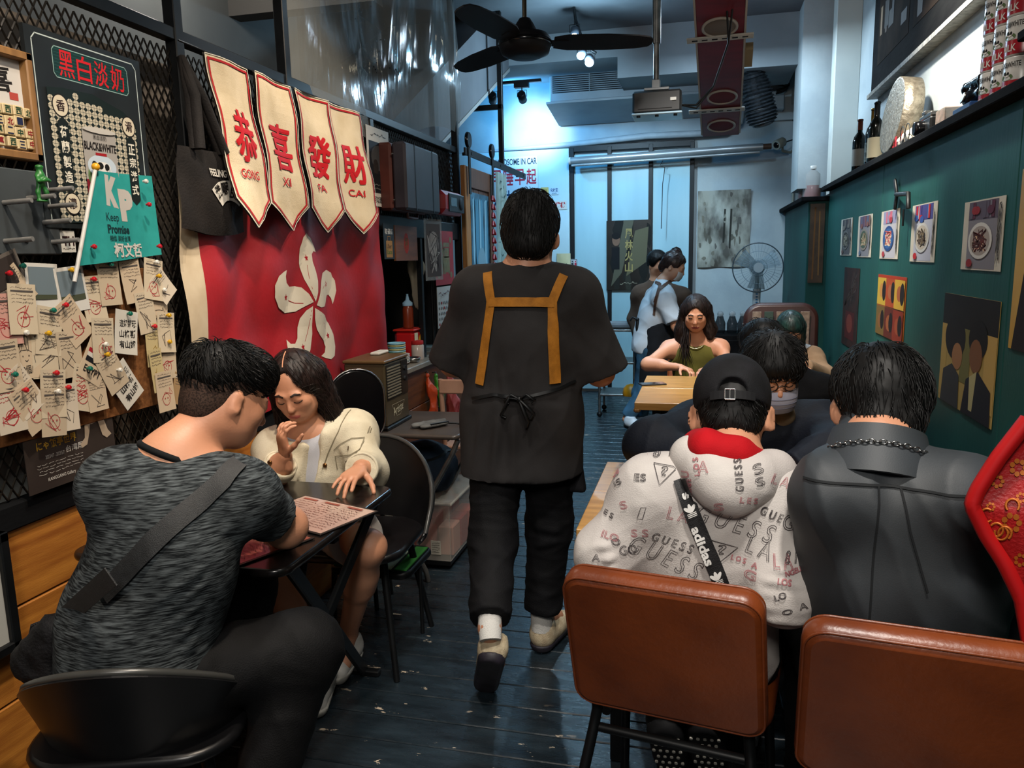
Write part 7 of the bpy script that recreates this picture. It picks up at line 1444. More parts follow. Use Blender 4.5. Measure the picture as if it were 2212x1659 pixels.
# pennants
m_can = M('cream_canvas', '#b8a789', '#c6b69a', s=9, r=.9, b=.25, bs=220)
bn = thing('pennant_banner', 'row of four cream pennants with red New Year characters strung along the frame', 'banner', (-1.60, 2.9, 1.62)); bounds = [2.31, 2.575, 2.87, 3.17, 3.47]; tips = [2.40, 2.74, 3.03, 3.31]
part('cord', MB().tube([(-1.585, 2.2, 2.18), (-1.585, 2.9, 2.176), (-1.585, 3.55, 2.18)], .003, 6), m_black, bn)
for i in range(4):
    a, b = bounds[i]+.008, bounds[i+1]-.008; wp = lambda u, v, i=i: .010*math.sin(u*20+i)+.006*math.sin(v*22+u*9+i*2)+(.05*(u/.3)*(1-v/.56) if i == 3 else 0)+(.085 if i == 0 else .05)*(1-v/.56)
    s = Sheet((-1.580, a, 1.615), (0, 1, 0), (0, 0, 1), b-a, .56, wp); tp = (tips[i]-a)/(b-a); ol = [(tp, 0), (1, .17), (1, 1), (0, 1), (0, .17)]; cx, cy = .5, .5
    base = Sheet(s.O, s.U, s.V, s.w, s.h, wp); base.k = -24; base.poly(ol, flat('#17130f'), .03); base.k = -2; base.poly([((x-cx)*.97+cx, (y-cy)*.985+cy) for x, y in ol], m_can, .035); pn = part('pennant', base.mb, None, bn)
    s.k = 14; s.line([((x-cx)*.90+cx, (y-cy)*.945+cy) for x, y in ol], .0075, '#9a141a', True); s.line([((x-cx)*.985+cx, (y-cy)*.992+cy) for x, y in ol], .003, '#c5bfae', True); [s.text('恭喜發財'[i], .22+dx, .40+dy, .80+dx, .70+dy, '#ad1119', .004) for dx, dy in ((0, 0), (.012, 0), (.024, 0), (.012, .005), (0, .009), (.024, .009))]; s.text(('GONG', 'XI', 'FA', 'CAI')[i], .5-.09*len(('GONG', 'XI', 'FA', 'CAI')[i])/1.4, .30, .5+.09*len(('GONG', 'XI', 'FA', 'CAI')[i])/1.4, .355, '#ad1119', .012); part('print', s.mb, None, pn)
# red flag with the white flower
fw = lambda u, v: .014*math.sin(u*9+v*2.2)+.016*abs(math.sin(u*8.5-v*5.5))+.006*math.sin(u*21+v*7)+.007*math.sin(v*15)*math.sin(u*4)+.006*abs(math.sin(v*10.5))
FO = A3(-1.622, 2.16, .93); Fw_, Fh_ = 1.57, .83; m_redf = M('red_flag_cloth', '#7e0410', '#900614', s=6, r=.6, b=.10, bs=60)
base = Sheet(FO, (0, 1, 0), (0, 0, 1), Fw_, Fh_, fw); o = base.done('flag', 'large red flag with a white five-petal flower and a cream hoist band', 'flag', m_redf, n=(70, 40), th=.002)
s = Sheet(FO, (0, 1, 0), (0, 0, 1), Fw_, Fh_, lambda u, v: fw(u, v)+.001); h_ = Sheet(FO, (0, 1, 0), (0, 0, 1), Fw_, Fh_, s.warp); h_.rect(-.012, .0, .05, 1, M('hoist_canvas', '#a8977d', '#b5a58c', s=10, r=.9), .03)
fc = at(672, 658, x=-1.6); fx, fz = fc[1]-FO[1], fc[2]-FO[2]; petal = [(.03, .04), (-.05, .18), (-.17, .38), (-.23, .60), (-.20, .80), (-.09, .95), (.06, 1.0), (.20, .93), (.29, .80), (.33, .72), (.24, .74), (.16, .70), (.13, .60), (.17, .45), (.18, .32), (.12, .16)]
wh = M('flag_white', '#b8ae9b', '#c2b9a7', s=9, r=.7); SZ = .295
for k in range(5):
    a = -2*math.pi*k/5+.06; tr_ = lambda x, y, a=a: ((fx+SZ*(x*math.cos(a)-y*math.sin(a)))/Fw_, (fz+SZ*(x*math.sin(a)+y*math.cos(a)))/Fh_)
    s.poly([tr_(*p) for p in petal], wh, .03); s.line([tr_(*p) for p in ((.02, .10), (-.03, .25), (-.06, .42), (-.05, .56))], .0028, '#8d0512'); st_ = [tr_(-.03+.055*(1 if q % 2 == 0 else .42)*math.sin(q*.6283), .66+.055*(1 if q % 2 == 0 else .42)*math.cos(q*.6283)) for q in range(10)]; s.poly(st_, '#8d0512')
part('emblem', s.mb, None, o); part('hoist_band', h_.mb, None, o)
# film poster, briefcase, radio, calendar, hatch signs
s = sheet_left((790, 268), (846, 450), -1.622); s.rect(.08, .17, .92, .82, '#15171d'); s.ell(.5, .62, .34, .16, '#3a3a3c', 18); s.ell(.35, .5, .12, .1, '#241f1e'); s.ell(.65, .48, .12, .11, '#2b2423'); s.rect(.2, .2, .8, .42, '#0e1014'); s.text('不可以浪費食物', .08, .04, .92, .13, '#1a1818', .02); s.lines(.1, .2, .5, .3, 2, '#8d8a84', .002, 3); s.lines(.15, .86, .85, .96, 1, '#3a3634', .004, 2); s.done('poster', 'dark film poster with a white slogan strip beside the pennants', 'poster', m_card)
bc = thing('briefcase', 'old brown leather briefcase hung on the mesh above the hatch', 'briefcase', (-1.56, 4.1, 1.74)); m_bc = M('oxblood_leather', '#37150f', '#4a1f16', s=8, r=.4); m_bd = M('dark_hide', '#1e1a20', '#2a252c', s=7, r=.45)
part('shell', MB().box((-1.635, 3.80, 1.75), (-1.56, 4.32, 2.09), bev=.012), m_bc, bc); part('shell', MB().box((-1.555, 3.80, 1.75), (-1.48, 4.32, 2.09), bev=.012), m_bd, bc); part('handle', MB().tube([(-1.55, 3.97, 1.745), (-1.55, 3.98, 1.72), (-1.55, 4.12, 1.72), (-1.55, 4.13, 1.745)], .008, 7), m_bc, bc)
for z_ in (1.80, 2.03): part('stud', MB().lathe((-1.55, 3.80, z_), [(.006, 0), (.004, .004)], 8, axis=(0, -1, 0)), m_chrome, bc)
for y_ in (3.93, 4.2): part('band', MB().box((-1.4815, y_, 1.752), (-1.4785, y_+.012, 2.088)), m_black, bc)
rd = thing('radio', 'red portable radio with black speaker hung beside the briefcase', 'radio', (-1.54, 4.66, 1.75)); part('case', MB().box((-1.60, 4.42, 1.76), (-1.49, 4.84, 1.90), bev=.03), M('red_plastic', '#8c1016', '#9c141a', s=8, r=.35), rd); part('face', MB().box((-1.492, 4.50, 1.775), (-1.484, 4.80, 1.885), bev=.004), m_black, rd); part('dial', MB().box((-1.4845, 4.53, 1.81), (-1.482, 4.64, 1.86)), flat('#3c4a52', .2), rd); part('speaker', MB().lathe((-1.485, 4.73, 1.83), [(.04, 0), (.036, .006), (0, .003)], 18, axis=(1, 0, 0)), flat('#1a1c20'), rd); part('aerial', MB().cyl((-1.58, 4.45, 1.90), (-1.58, 4.75, 1.915), .003, 6), m_chrome, rd)
cl = thing('calendar', 'wall calendar with a red board and gold fortune character', 'calendar', (-1.6, 4.77, 1.08)); s = Sheet((-1.615, 4.58, 1.33), (0, 1, 0), (0, 0, 1), .36, .34); gd = M('antique_gold', '#6f5f3a', '#85754a', s=30, r=.4, m=.4); s.text('福', .22, .2, .78, .82, gd, .05)
for x, y in ((.16, .18), (.84, .18), (.16, .84), (.84, .84)): s.ell(x, y, .06, .06, gd)
s.done('board', None, None, M('calendar_red', '#8c1018', '#9a131c', s=8, r=.5), parent=cl); s = Sheet((-1.615, 4.59, 1.06), (0, 1, 0), (0, 0, 1), .34, .26)
for i in range(7):
    for j in range(5): s.rect(.06+i*.13, .06+j*.13, .13+i*.13, .12+j*.13, '#6c6660' if (i+j) % 5 else '#8a2a2a')
s.lines(.06, .75, .9, .95, 1, '#5a2c2c', .006, 3); s.done('page', None, None, M('calendar_page', '#aaa39a', r=.8), parent=cl)
hg = thing('hatch_sign', 'black pick-up sign with a paper bag picture over the kitchen hatch', 'sign', (-1.6, 3.86, 1.5)); s = Sheet((-1.615, 3.79, 1.50), (0, 1, 0), (0, 0, 1), .14, .185); s.text('取餐區', .12, .70, .9, .86, '#b8b4ac', .02); s.rect(.2, .05, .8, .52, '#8d6a40'); s.line([(.36, .52), (.36, .64), (.64, .64), (.64, .52)], .004, '#8d6a40'); s.text('Uber', .27, .30, .73, .43, '#1f1812', .01); s.text('Eats', .27, .14, .73, .27, '#2f5a2a', .01); s.done('board', None, None, m_darkcard, parent=hg)
s = Sheet((-1.612, 3.94, 1.49), (0, 1, 0), (0, 0, 1), .33, .19); s.ell(.48, .5, .11, .30, '#8c2a20', 18); s.text('福', .41, .32, .55, .68, '#5a3a1a', .03); s.done('timber_plaque', 'timber plaque with a red paper ornament over the hatch', 'plaque', m_wood2, th=.012)
cv = thing('clear_sleeve', 'clear plastic sleeve with a printed picture hanging by the hatch post', 'sleeve', (-1.58, 4.42, 1.36)); s = Sheet((-1.585, 4.32, 1.37), (.2, 1, 0), (0, 0, 1), .20, .36); s.rect(.1, .06, .9, .92, '#4a4442'); s.ell(.5, .6, .3, .2, '#8d8680'); s.scribble(.15, .1, .85, .85, '#b0aaa2', 14, .004, 3); s.scribble(.15, .1, .85, .85, '#1c1818', 14, .004, 4); s.done('sleeve', None, None, M('clear_film', '#a9aaa8', r=.1, a=.35), parent=cv); part('hook', MB().tube([(-1.60, 4.42, 1.78), (-1.58, 4.43, 1.75), (-1.575, 4.43, 1.73)], .003, 6), m_chrome, cv)
pbag = thing('hanging_bag', 'crumpled clear plastic bag hanging inside the kitchen hatch', 'bag', (-1.72, 4.37, 1.2)); F = Field(); F.cap((-1.72, 4.52, 1.62), (-1.72, 4.52, 1.45), .02, .05, .03); F.cap((-1.72, 4.52, 1.45), (-1.72, 4.53, 1.22), .05, .035, .03); V_, Q_ = F.build(.008); skin_part('bag_body', [(wrinkle(V_, Q_, .025, 30, (1, 1, .3), 4), Q_)], M('bag_film', '#a59a84', r=.25, a=.75), pbag)
# plastic sheet hung above the mesh
ps = lambda u, v: A3(-1.67+.03*math.sin(u*26)*v+.05*math.sin(u*7+v*3)*(1-v*.3)+.02*math.sin(u*60)*(v > .3)*v, 2.98+2.25*u, 2.20+.03*math.sin(9*u)+1.24*v-(.12*math.sin(u*5)*(1-v)))
pso = thing('plastic_sheet', 'creased clear plastic sheet hung above the metal mesh', 'sheet', (-1.67, 4.1, 2.2)); part('film', MB().grid(ps, 90, 30), M('milky_film', '#7d7f7c', '#8d8f8b', s=3, r=.12, a=.45, b=.6, bs=5, bst=(1, 3, .5)), pso)
dm = MB(); rg = random.Random(8)
for i in range(150):
    u = rg.betavariate(2, 2)*.6+.05+rg.uniform(-.05, .05); v = .75-.75*u+rg.gauss(0, .09)
    if 0 < v < 1 and 0 < u < 1: p = ps(u, v)+A3(.012, 0, 0); q = rg.uniform(.002, .009); dm.add([p+A3(0, -q*rg.uniform(.4, 1.6), -q*.4), p+A3(0, q*.7, -q*.5), p+A3(0, q, q*.6), p+A3(0, -q*.5, q*rg.uniform(.4, 1.4))], [(0, 1, 2, 3)])
part('dirt_specks', dm, flat('#0d0c0b'), pso, kind='stuff')
# sliding barn door with rail
bd = sroot('door_2', (-1.60, 5.5, 0)); m_bd1 = M('honey_timber', '#86501f', '#a56a2e', s=6, st=(6, 6, .7), r=.5); m_bd2 = M('walnut_panel', '#4c2a14', '#61381c', s=6, st=(6, 6, .7), r=.5)
for a, b, z0, z1, m_ in ((5.16, 5.27, .03, 2.12, m_bd1), (5.78, 5.88, .03, 2.12, m_bd2), (5.27, 5.78, 1.98, 2.12, m_bd2), (5.27, 5.78, .03, .2, m_bd2)): part('door_frame', MB().box((-1.62, a, z0), (-1.585, b, z1), bev=.004), m_, bd)
for i in range(4): part('board', MB().box((-1.615, 5.272+i*.127, .2), (-1.598, 5.395+i*.127, 1.98), bev=.003), m_bd2, bd)
rl = thing('door_rail', 'black sliding door rail with two round roller hangers', 'rail', (-1.58, 6.0, 2.16)); part('rail', MB().box((-1.585, 5.15, 2.185), (-1.573, 7.0, 2.235), bev=.002), m_black, rl)
for y_ in (5.22, 5.83): part('hanger', MB().box((-1.572, y_-.022, 1.93), (-1.564, y_+.022, 2.28), bev=.002), m_black, rl); part('roller', MB().lathe((-1.583, y_, 2.29), [(.05, 0), (.055, .008), (.05, .022)], 20, axis=(1, 0, 0)), m_glossblack, rl)
for y_ in (5.3, 6.1, 6.9): part('spacer', MB().cyl((-1.64, y_, 2.21), (-1.57, y_, 2.21), .012, 8), m_black, rl)
s = Sheet((-1.583, 5.27, .95), (0, 1, 0), (0, 0, 1), .47, 1.0); s.k = 2; rg = random.Random(2)
for i in range(16): x = rg.uniform(.05, .95); s.poly([(x-.06, .55), (x, .45), (x+.05, .6), (x+.03, .97), (x-.04, .95)], rg.choice(['#2c5a72', '#4a7c92', '#7fa5b4', '#1d3c4c']))
s.rect(.0, .0, 1., .42, '#0d1218'); s.ell(.6, .35, .18, .12, '#28323a'); s.ell(.5, .52, .22, .10, '#6d8c98'); s.done('poster', 'blue and black poster on the sliding timber door', 'poster', M('poster_blue', '#16303e', '#3b6a80', s=9, r=.4))
fc_ = thing('firecracker_string', 'string of red paper firecrackers hanging by the sliding door', 'ornament', (-1.55, 5.74, 1.2)); part('cord', MB().cyl((-1.55, 5.74, 1.1), (-1.55, 5.74, 2.0), .002, 5), m_black, fc_)
for i in range(13):
    for sd in (-1, 1): z_ = 1.95-i*.062; part('firecracker', MB().cyl((-1.55, 5.74+sd*.008, z_), (-1.545, 5.74+sd*.034, z_-.035), .010, 8), flat('#8c141c', .4), fc_)
    part('gold_band', MB().lathe((-1.55, 5.74, 1.945-i*.062), [(.009, 0), (.009, .01)], 8), M('gold_foil', '#a87d30', r=.3, m=.8), fc_)
ct_ = thing('patterned_cloth', 'pale cloth with small dark motifs hanging behind the firecrackers', 'cloth', (-1.57, 6.05, .8)); part('cloth', MB().grid(lambda u, v: (-1.575+.02*math.sin(u*14), 5.93+.26*u, .8+1.35*v), 16, 10, th=.002), M('sage_print', '#7f9490', '#93a8a2', s=10, r=.8), ct_); pm_ = MB(); rg = random.Random(4)
for i in range(40): y_ = 5.95+rg.random()*.22; z_ = .85+rg.random()*1.25; pm_.obox((-1.553+.02*math.sin((y_-5.93)/.26*14), y_, z_), (.002, .028, .012), np.stack([A3(1, 0, 0), nrm((0, 1, rg.uniform(-.8, .8))), nrm((0, -.5, 1))], 1))
part('motif', pm_, flat('#22302e'), ct_, kind='stuff')
struct('trim_6', MB().box((-1.67, 6.41, 2.235), (-1.63, 6.45, ZC), bev=.003).box((-2.05, 6.41, 2.70), (-1.63, 6.45, 2.74), bev=.003), m_black)
wbd = thing('framed_board', 'white board in a black frame leaning at the lower left edge', 'board', (-1.62, 1.25, .55)); part('panel', MB().box((-1.645, .9, .60), (-1.625, 1.40, .86)), M('white_panel', '#a9a8a2', r=.5), wbd)
for lo_, hi_ in (((-1.648, .88, .575), (-1.612, 1.425, .60)), ((-1.648, 1.40, .575), (-1.612, 1.425, .875)), ((-1.648, .88, .85), (-1.612, 1.425, .875))): part('frame_rail', MB().box(lo_, hi_, bev=.003), m_black, wbd)
# ================================================================ things on the right wall and its ledge
def pr(TL, BR, mt, name, label, draw, x=.946): s = sheet_right(TL, BR, x); draw(s); return s.done(name, label, 'poster', mt)
m_wp = M('aged_poster_paper', '#aaa597', '#b5b0a3', s=12, r=.75)
def food(seed, cols, bowl, handwriting=True):
    def d(s):
        r = random.Random(seed); s.rect(.14, .02, .86, .98, cols[0]); s.rect(.14, .72, .86, .98, cols[1])
        for i in range(8): x = .18+r.random()*.62; s.rect(x, .74, x+.07, .97, r.choice(cols))
        s.ell(.48, .42, .30, .26, bowl[0], 24); s.ell(.48, .42, .25, .21, bowl[1], 22)
        for i in range(16): s.scribble(.30, .26, .66, .58, r.choice(bowl[2:]), 5, .006, seed*40+i)
        for i in range(3): s.ell(.22+r.random()*.5, .72+r.random()*.14, .08, .06, r.choice(cols[2:]), 12)
        s.ell(.25, .10, .08, .06, cols[2], 12)
        if handwriting: s.scribble(.89, .05, .97, .95, '#3a3634', 24, .003, seed)
    return d
pr((1818, 475), (1838, 552), m_wp, 'food_poster', 'small food poster furthest from us in the upper row on the green wall', food(1, ['#4a4a4c', '#3a3a40', '#5c4a48', '#6a6660'], ['#5a5a58', '#2d2c2a', '#6f6a60', '#3c4038', '#8d8878']))
pr((1855, 468), (1880, 556), m_wp, 'food_poster', 'second food poster from the far end of the green wall, grey dish', food(2, ['#6a6c74', '#5a4a60', '#4a5a72', '#6a4a48'], ['#6f6c66', '#3a4a40', '#8d7a60', '#4c5a40', '#b0a890']))
pr((1905, 458), (1938, 560), m_wp, 'food_poster', 'middle food poster of the upper row, blue dish', food(3, ['#9a9aa2', '#7a7c98', '#8c3038', '#a8586a'], ['#1f3a6a', '#2a4f80', '#b07a6a', '#a04a4a', '#c8b8a0']))
pr((1972, 445), (2017, 567), m_wp, 'food_poster', 'food poster with red flower and white bowl, next to the nearest one', food(4, ['#9a9ca8', '#3f3f78', '#a01c24', '#2c4a8a'], ['#b5b2ac', '#a39a8c', '#2c2420', '#4a3a2c', '#6a5a40']))
pr((2085, 438), (2160, 587), m_wp, 'food_poster', 'largest food poster, noodles on a white plate with handwriting', food(5, ['#6d6a70', '#4c4450', '#7a1c20', '#4a2030'], ['#b2b0aa', '#8a8078', '#5c2018', '#3c1810', '#a0604a', '#c0a080']))
pr((1825, 577), (1848, 760), M('dark_poster', '#15100f', '#2a1715', s=14, r=.8), 'tall_poster', 'tall dark reddish poster low on the green wall', lambda s: (s.rect(.2, .1, .8, .45, '#3a1416'), s.ell(.5, .3, .2, .12, '#5c2a24'), s.scribble(.1, .5, .9, .95, '#3c3430', 12, .01, 2)))
def faces(s):
    s.rect(0, .95, 1, 1, '#8c2c14')
    for i, (x, c1, c2) in enumerate(((.17, '#a58a30', '#a0713a'), (.5, '#8c3a1a', '#8a5030'), (.82, '#a8862c', '#8a4c2c'))):
        s.rect(x-.17, .5, x+.16, .95, c1); s.ell(x, .74, .09, .12, c2, 14); s.ell(x+.09, .74, .07, .17, '#16100e', 14); s.rect(x-.17, 0, x+.16, .48, ['#5c4a24', '#4a1c14', '#6c2414'][i]); s.ell(x, .24, .10, .13, ['#6d4a28', '#7a4426', '#7c3a22'][i], 14); s.ell(x+.07, .26, .07, .16, '#120d0c', 14)
pr((1898, 592), (1950, 745), M('orange_poster', '#8a4a1c', r=.35), 'portrait_poster', 'orange and yellow grid poster of blurred portraits below the food posters', faces)
def couple(s):
    s.rect(0, .72, 1, 1, '#141210'); s.rect(.0, .05, .12, .72, '#a08447'); s.rect(.40, .25, .58, .72, '#5f5a30'); s.rect(.82, .1, 1, .72, '#a8894c'); s.ell(.28, .62, .20, .20, '#0f0c0b', 20); s.ell(.34, .46, .10, .12, '#8a5f3c', 16); s.poly([(.05, .0), (.42, .0), (.40, .3), (.25, .38), (.08, .3)], '#2a2c2e'); s.ell(.70, .66, .16, .16, '#0d0b0a', 20); s.ell(.68, .52, .11, .14, '#6a4429', 16); s.poly([(.48, .0), (.98, .0), (.96, .28), (.74, .4), (.54, .3)], '#14141a'); s.poly([(.60, .33), (.72, .4), (.68, .05), (.62, .05)], '#9d9266')
pr((2042, 632), (2140, 928), M('couple_poster', '#8f7740', '#a0874c', s=6, r=.75), 'film_poster', 'large poster of two dark figures on yellow, near end of the green wall', couple)
s = Sheet((.946, 2.74, 1.18), (0, -1, 0), (0, 0, 1), .5, .55); s.poly([(.05, 0), (.6, 0), (.5, .5), (.2, .62)], '#1a1212'); s.ell(.5, .7, .2, .15, '#7d5a14'); s.done('yellow_poster', 'yellow poster cut by the right edge of the picture', 'poster', M('mustard_paper', '#a07a20', '#b08a2c', s=5, r=.45))
s = Sheet((.815, 6.625, 1.24), (1, 0, 0), (0, 0, 1), .11, .62); s.line([(.3, .05), (.35, .95)], .012, '#6d4a2c'); s.line([(.7, .1), (.65, .9)], .010, '#7d5a36'); s.done('narrow_poster', 'narrow brown poster on the end of the green cabinet wall', 'poster', M('brown_poster', '#33241a', '#4a3524', s=12, r=.4))
hk = thing('wall_hook', 'black bent steel wall hook above the food posters', 'hook', (.94, 4.2, 1.62)); g = lambda px, py, x=.935: at(px, py, x=x)
part('plate', MB().tube([g(1933, 390), g(1937, 420), g(1933, 452)], .016, 6, sq=.5), m_black, hk); part('arm', MB().tube([g(1936, 420, .93), g(1962, 418, .90), g(1962, 450, .90)], .011, 6), m_black, hk); part('prong', MB().tube([g(1952, 452, .92), g(1950, 488, .92)], .005, 6), m_black, hk)
# framed photographs on the upper wall
fp = thing('picture_panel', 'long black frame of dark photographs on the upper right wall', 'picture frame', (1.12, 4.2, 2.52)); part('board', MB().box((1.085, 1.6, 2.53), (1.13, 5.92, 3.35), bev=.004), m_blackwood, fp)
for y0, y1 in ((4.95, 5.75), (3.75, 4.85), (2.6, 3.65), (1.7, 2.5)):
    s = Sheet((1.083, y1, 2.68), (0, -1, 0), (0, 0, 1), y1-y0, .60); r = random.Random(int(y0*10))
    for i in range(9): x = r.random()*.85; y = r.random()*.7; s.rect(x, y, x+r.uniform(.05, .2), y+r.uniform(.1, .35), r.choice(['#4a3a2c', '#5c4834', '#15161c', '#23201e', '#7a6248', '#2c2624']))
    s.done('photograph', None, None, M('dark_photo', '#1a1715', '#2d2520', s=5, r=.9, sp=.05), parent=fp)
part('lower_trim', MB().box((1.06, 1.6, 2.50), (1.13, 5.92, 2.53), bev=.003), M('frosted_trim', '#8f8b80', '#5a564e', s=30, r=.5), fp)
# ledge things (z of the ledge top = ZL)
ZL = 1.986; LX = 1.0
def led(px, py, x=LX): return at(px, py, x=x)
def wine(y_, h, mg, ml, label, foil, x_=LX, r=.038):
    t = thing('wine_bottle', label, 'bottle', (x_, y_, ZL), 'bottles on the ledge'); part('glass', MB().lathe((x_, y_, ZL), [(r*.9, 0), (r, .008), (r, h*.58), (r*.8, h*.68), (r*.36, h*.76), (r*.33, h*.96), (r*.40, h*.965), (r*.38, h)], 20), mg, t); part('label', MB().lathe((x_, y_, ZL+h*.12), [(r*1.015, 0), (r*1.015, h*.32)], 20), ml, t); part('foil', MB().lathe((x_, y_, ZL+h*.80), [(r*.37, 0), (r*.36, h*.17), (r*.42, h*.18), (r*.40, h*.205), (.002, h*.208)], 16), foil, t); return t
mg = M('dark_green_glass', '#0a0d0b', r=.12)
wine(5.32, .36, mg, M('foil_label', '#8d8b80', '#3a3830', s=70, r=.35, m=.4), 'dark bottle with crumpled silver label and gold foil neck', M('gold_neck', '#8a7030', r=.35, m=.7), 1.0, .044); wine(5.10, .36, mg, flat('#b0a890'), 'dark wine bottle with cream label beside the round tin', m_black, .975, .045); wine(5.52, .33, mg, flat('#8d8c86'), 'dark bottle with pale lower label behind the silver-labelled bottle', flat('#5a2c1c'), .96, .042)
tin = thing('round_tin', 'large round dented metal tray standing on edge on the ledge', 'tray', (1.0, 4.6, ZL)); ax = nrm((.97, .05, -.12)); part('rim', MB().lathe(A3(1.0, 4.60, ZL+.197), [(.185, -.05), (.195, -.048), (.195, .045), (.185, .05), (.178, .045), (.178, -.04)], 36, axis=ax), M('dented_tin', '#6d6558', '#8d8576', s=40, r=.4, m=.7, b=.4, bs=60), tin); part('face', MB().lathe(A3(1.0, 4.60, ZL+.197), [(.18, -.046), (.10, -.048), (.0, -.048)], 36, axis=ax), M('pale_drumskin', '#9d948c', '#ada59d', s=5, r=.5), tin)
pk = thing('paper_packet', 'white paper packet with red characters on the ledge', 'packet', (1.0, 4.38, ZL)); F = Field(); F.cap((1.0, 4.52, ZL+.045), (1.0, 4.24, ZL+.045), .05, .05, .03); F.cut((0, 0, ZL), (0, 0, -1)); V_, Q_ = F.build(.007); skin_part('packet_body', [(wrinkle(V_, Q_, .008, 35, seed=3), Q_)], M('white_wrap', '#b9b2a4', '#c2bcb0', s=9, r=.7), pk); s = Sheet((.942, 4.55, ZL+.015), (0, -1, 0), (0, 0, 1), .32, .08)
for i, c_ in enumerate('山富'): s.text(c_, .1+i*.2, .1, .26+i*.2, .8, '#a01c24', .03)
s.scribble(.6, .1, .8, .9, '#a01c24', 6, .006, 2); part('print', s.mb, None, pk)
gs = thing('spectacles', 'thin wire spectacles leaning on the white packet', 'glasses', (.94, 4.22, ZL))
for y_ in (4.28, 4.18): part('rim', MB().tube([(.938, y_+.042*math.cos(a), ZL+.06+.042*math.sin(a)) for a in np.linspace(0, 6.283, 17)[:-1]], .0022, 5, closed=True), m_black, gs)
part('bridge', MB().tube([(.938, 4.238, ZL+.065), (.938, 4.222, ZL+.065)], .002, 5), m_black, gs)
cmr = thing('camera', 'vintage black and silver camera on the ledge', 'camera', (.99, 3.96, ZL)); part('body', MB().box((.955, 3.86, ZL), (1.02, 4.06, ZL+.085), bev=.008), m_black, cmr); part('top_plate', MB().box((.957, 3.865, ZL+.085), (1.018, 4.055, ZL+.105), bev=.004), m_chrome, cmr); part('lens', MB().lathe((.955, 3.97, ZL+.045), [(.032, 0), (.034, .02), (.028, .04), (.02, .038)], 20, axis=(-1, 0, 0)), m_glossblack, cmr); part('viewfinder', MB().box((.953, 3.95, ZL+.105), (.99, 4.0, ZL+.12), bev=.003), m_chrome, cmr); part('leather_wrap', MB().box((.953, 4.02, ZL+.01), (.956, 4.055, ZL+.08)), flat('#5a1c1c'), cmr)
solo('glass_cube', MB().box((.96, 3.68, ZL), (1.04, 3.80, ZL+.09), bev=.004), M('cube_acrylic', '#8d8478', '#b09a90', s=30, r=.1, a=.7), 'clear acrylic cube with a trinket inside, beside the camera', 'cube')
tel = thing('telephone', 'glossy black ornament telephone on a blue box', 'telephone', (1.0, 3.42, ZL)); part('base_box', MB().box((.955, 3.33, ZL), (1.05, 3.54, ZL+.05), bev=.004), flat('#123a6a', .4), tel); F = Field(); F.cap((1.0, 3.52, ZL+.085), (1.0, 3.36, ZL+.085), .02, .02, .03); F.ell((1.0, 3.44, ZL+.075), (.04, .06, .035), None, .02); F.cap((1.0, 3.53, ZL+.135), (1.0, 3.35, ZL+.135), .016, .016, .02); F.ell((1.0, 3.53, ZL+.125), (.022, .022, .026), None, .01); F.ell((1.0, 3.35, ZL+.125), (.022, .022, .026), None, .01); F.cap((1.0, 3.44, ZL+.1), (1.0, 3.44, ZL+.13), .015, .015, .01); skin_part('body', [F.build(.005, 1)], m_glossblack, tel); part('dial', MB().lathe((.962, 3.44, ZL+.08), [(.022, 0), (.020, .004)], 16, axis=(-1, 0, .3)), m_chrome, tel)
def can(x_, y_, z_, label):
    t = thing('milk_can', label, 'can', (x_, y_, z_), 'red and white milk cans on the ledge'); r, h = .052, .125; part('can_body', MB().lathe((x_, y_, z_), [(r*.96, 0), (r, .004), (r, h-.004), (r*.96, h), (r*.9, h-.004), (0, h-.004)], 24), M('can_white', '#a9a6a0', '#b5b2ac', s=9, r=.3), t); part('red_band', MB().lathe((x_, y_, z_+.006), [(r*1.01, 0), (r*1.01, .045)], 24), flat('#8c1420', .3), t)
    mb = MB(); 
    for txt, a0, wd, z0, hh, col in (('BLACK&WHITE', 3.5, 1.7, .092, .017, '#1c1818'), ('MILK', 3.5, 1.0, .016, .022, '#b5b0a8')):
        v, f_ = glyphs(txt, .02); mn, mx = v.min(0), v.max(0); q = (v-mn)/(mx-mn); mb.add([(x_+r*1.03*math.cos(a0+(p[0]-.5)*wd), y_+r*1.03*math.sin(a0+(p[0]-.5)*wd), z_+z0+p[1]*hh) for p in q], f_, flat(col))
    for a0, z0, aw, hh, col in ((3.5, .062, .9, .022, '#4a5c3a'), (3.5, .072, .55, .018, '#c2beb8'), (3.4, .074, .2, .012, '#141212'), (3.65, .073, .16, .010, '#141212')): mb.add([(x_+r*1.02*math.cos(a0+aw*.5*math.cos(t_)), y_+r*1.02*math.sin(a0+aw*.5*math.cos(t_)), z_+z0+hh*.5*math.sin(t_)) for t_ in np.linspace(0, 6.283, 13)[:-1]], [tuple(range(12))], flat(col)); x_ -= .0004
    part('print', mb, None, t)
lv = ['bottom', 'middle', 'top']; cn_ = ['furthest from us', 'second', 'third']
for lvl in range(3):
    for i in range(3): can(1.01, 3.24-i*.115, ZL+lvl*.126, f"red and white milk can, {lv[lvl]} of its stack, stack {cn_[i]} from the far end" if i else f"red and white milk can, {lv[lvl]} of the stack next to the telephone")
br = thing('small_shelf', 'black wall shelf bracket in front of the milk cans', 'shelf', (1.0, 2.7, 2.1)); part('board', MB().box((.93, 2.15, 2.12), (1.13, 2.83, 2.15), bev=.004), m_blackwood, br); part('bracket', MB().prism([(1.0, 2.72, 2.12), (1.13, 2.72, 2.12), (1.13, 2.72, 2.0)], (0, -.02, 0)), m_black, br)
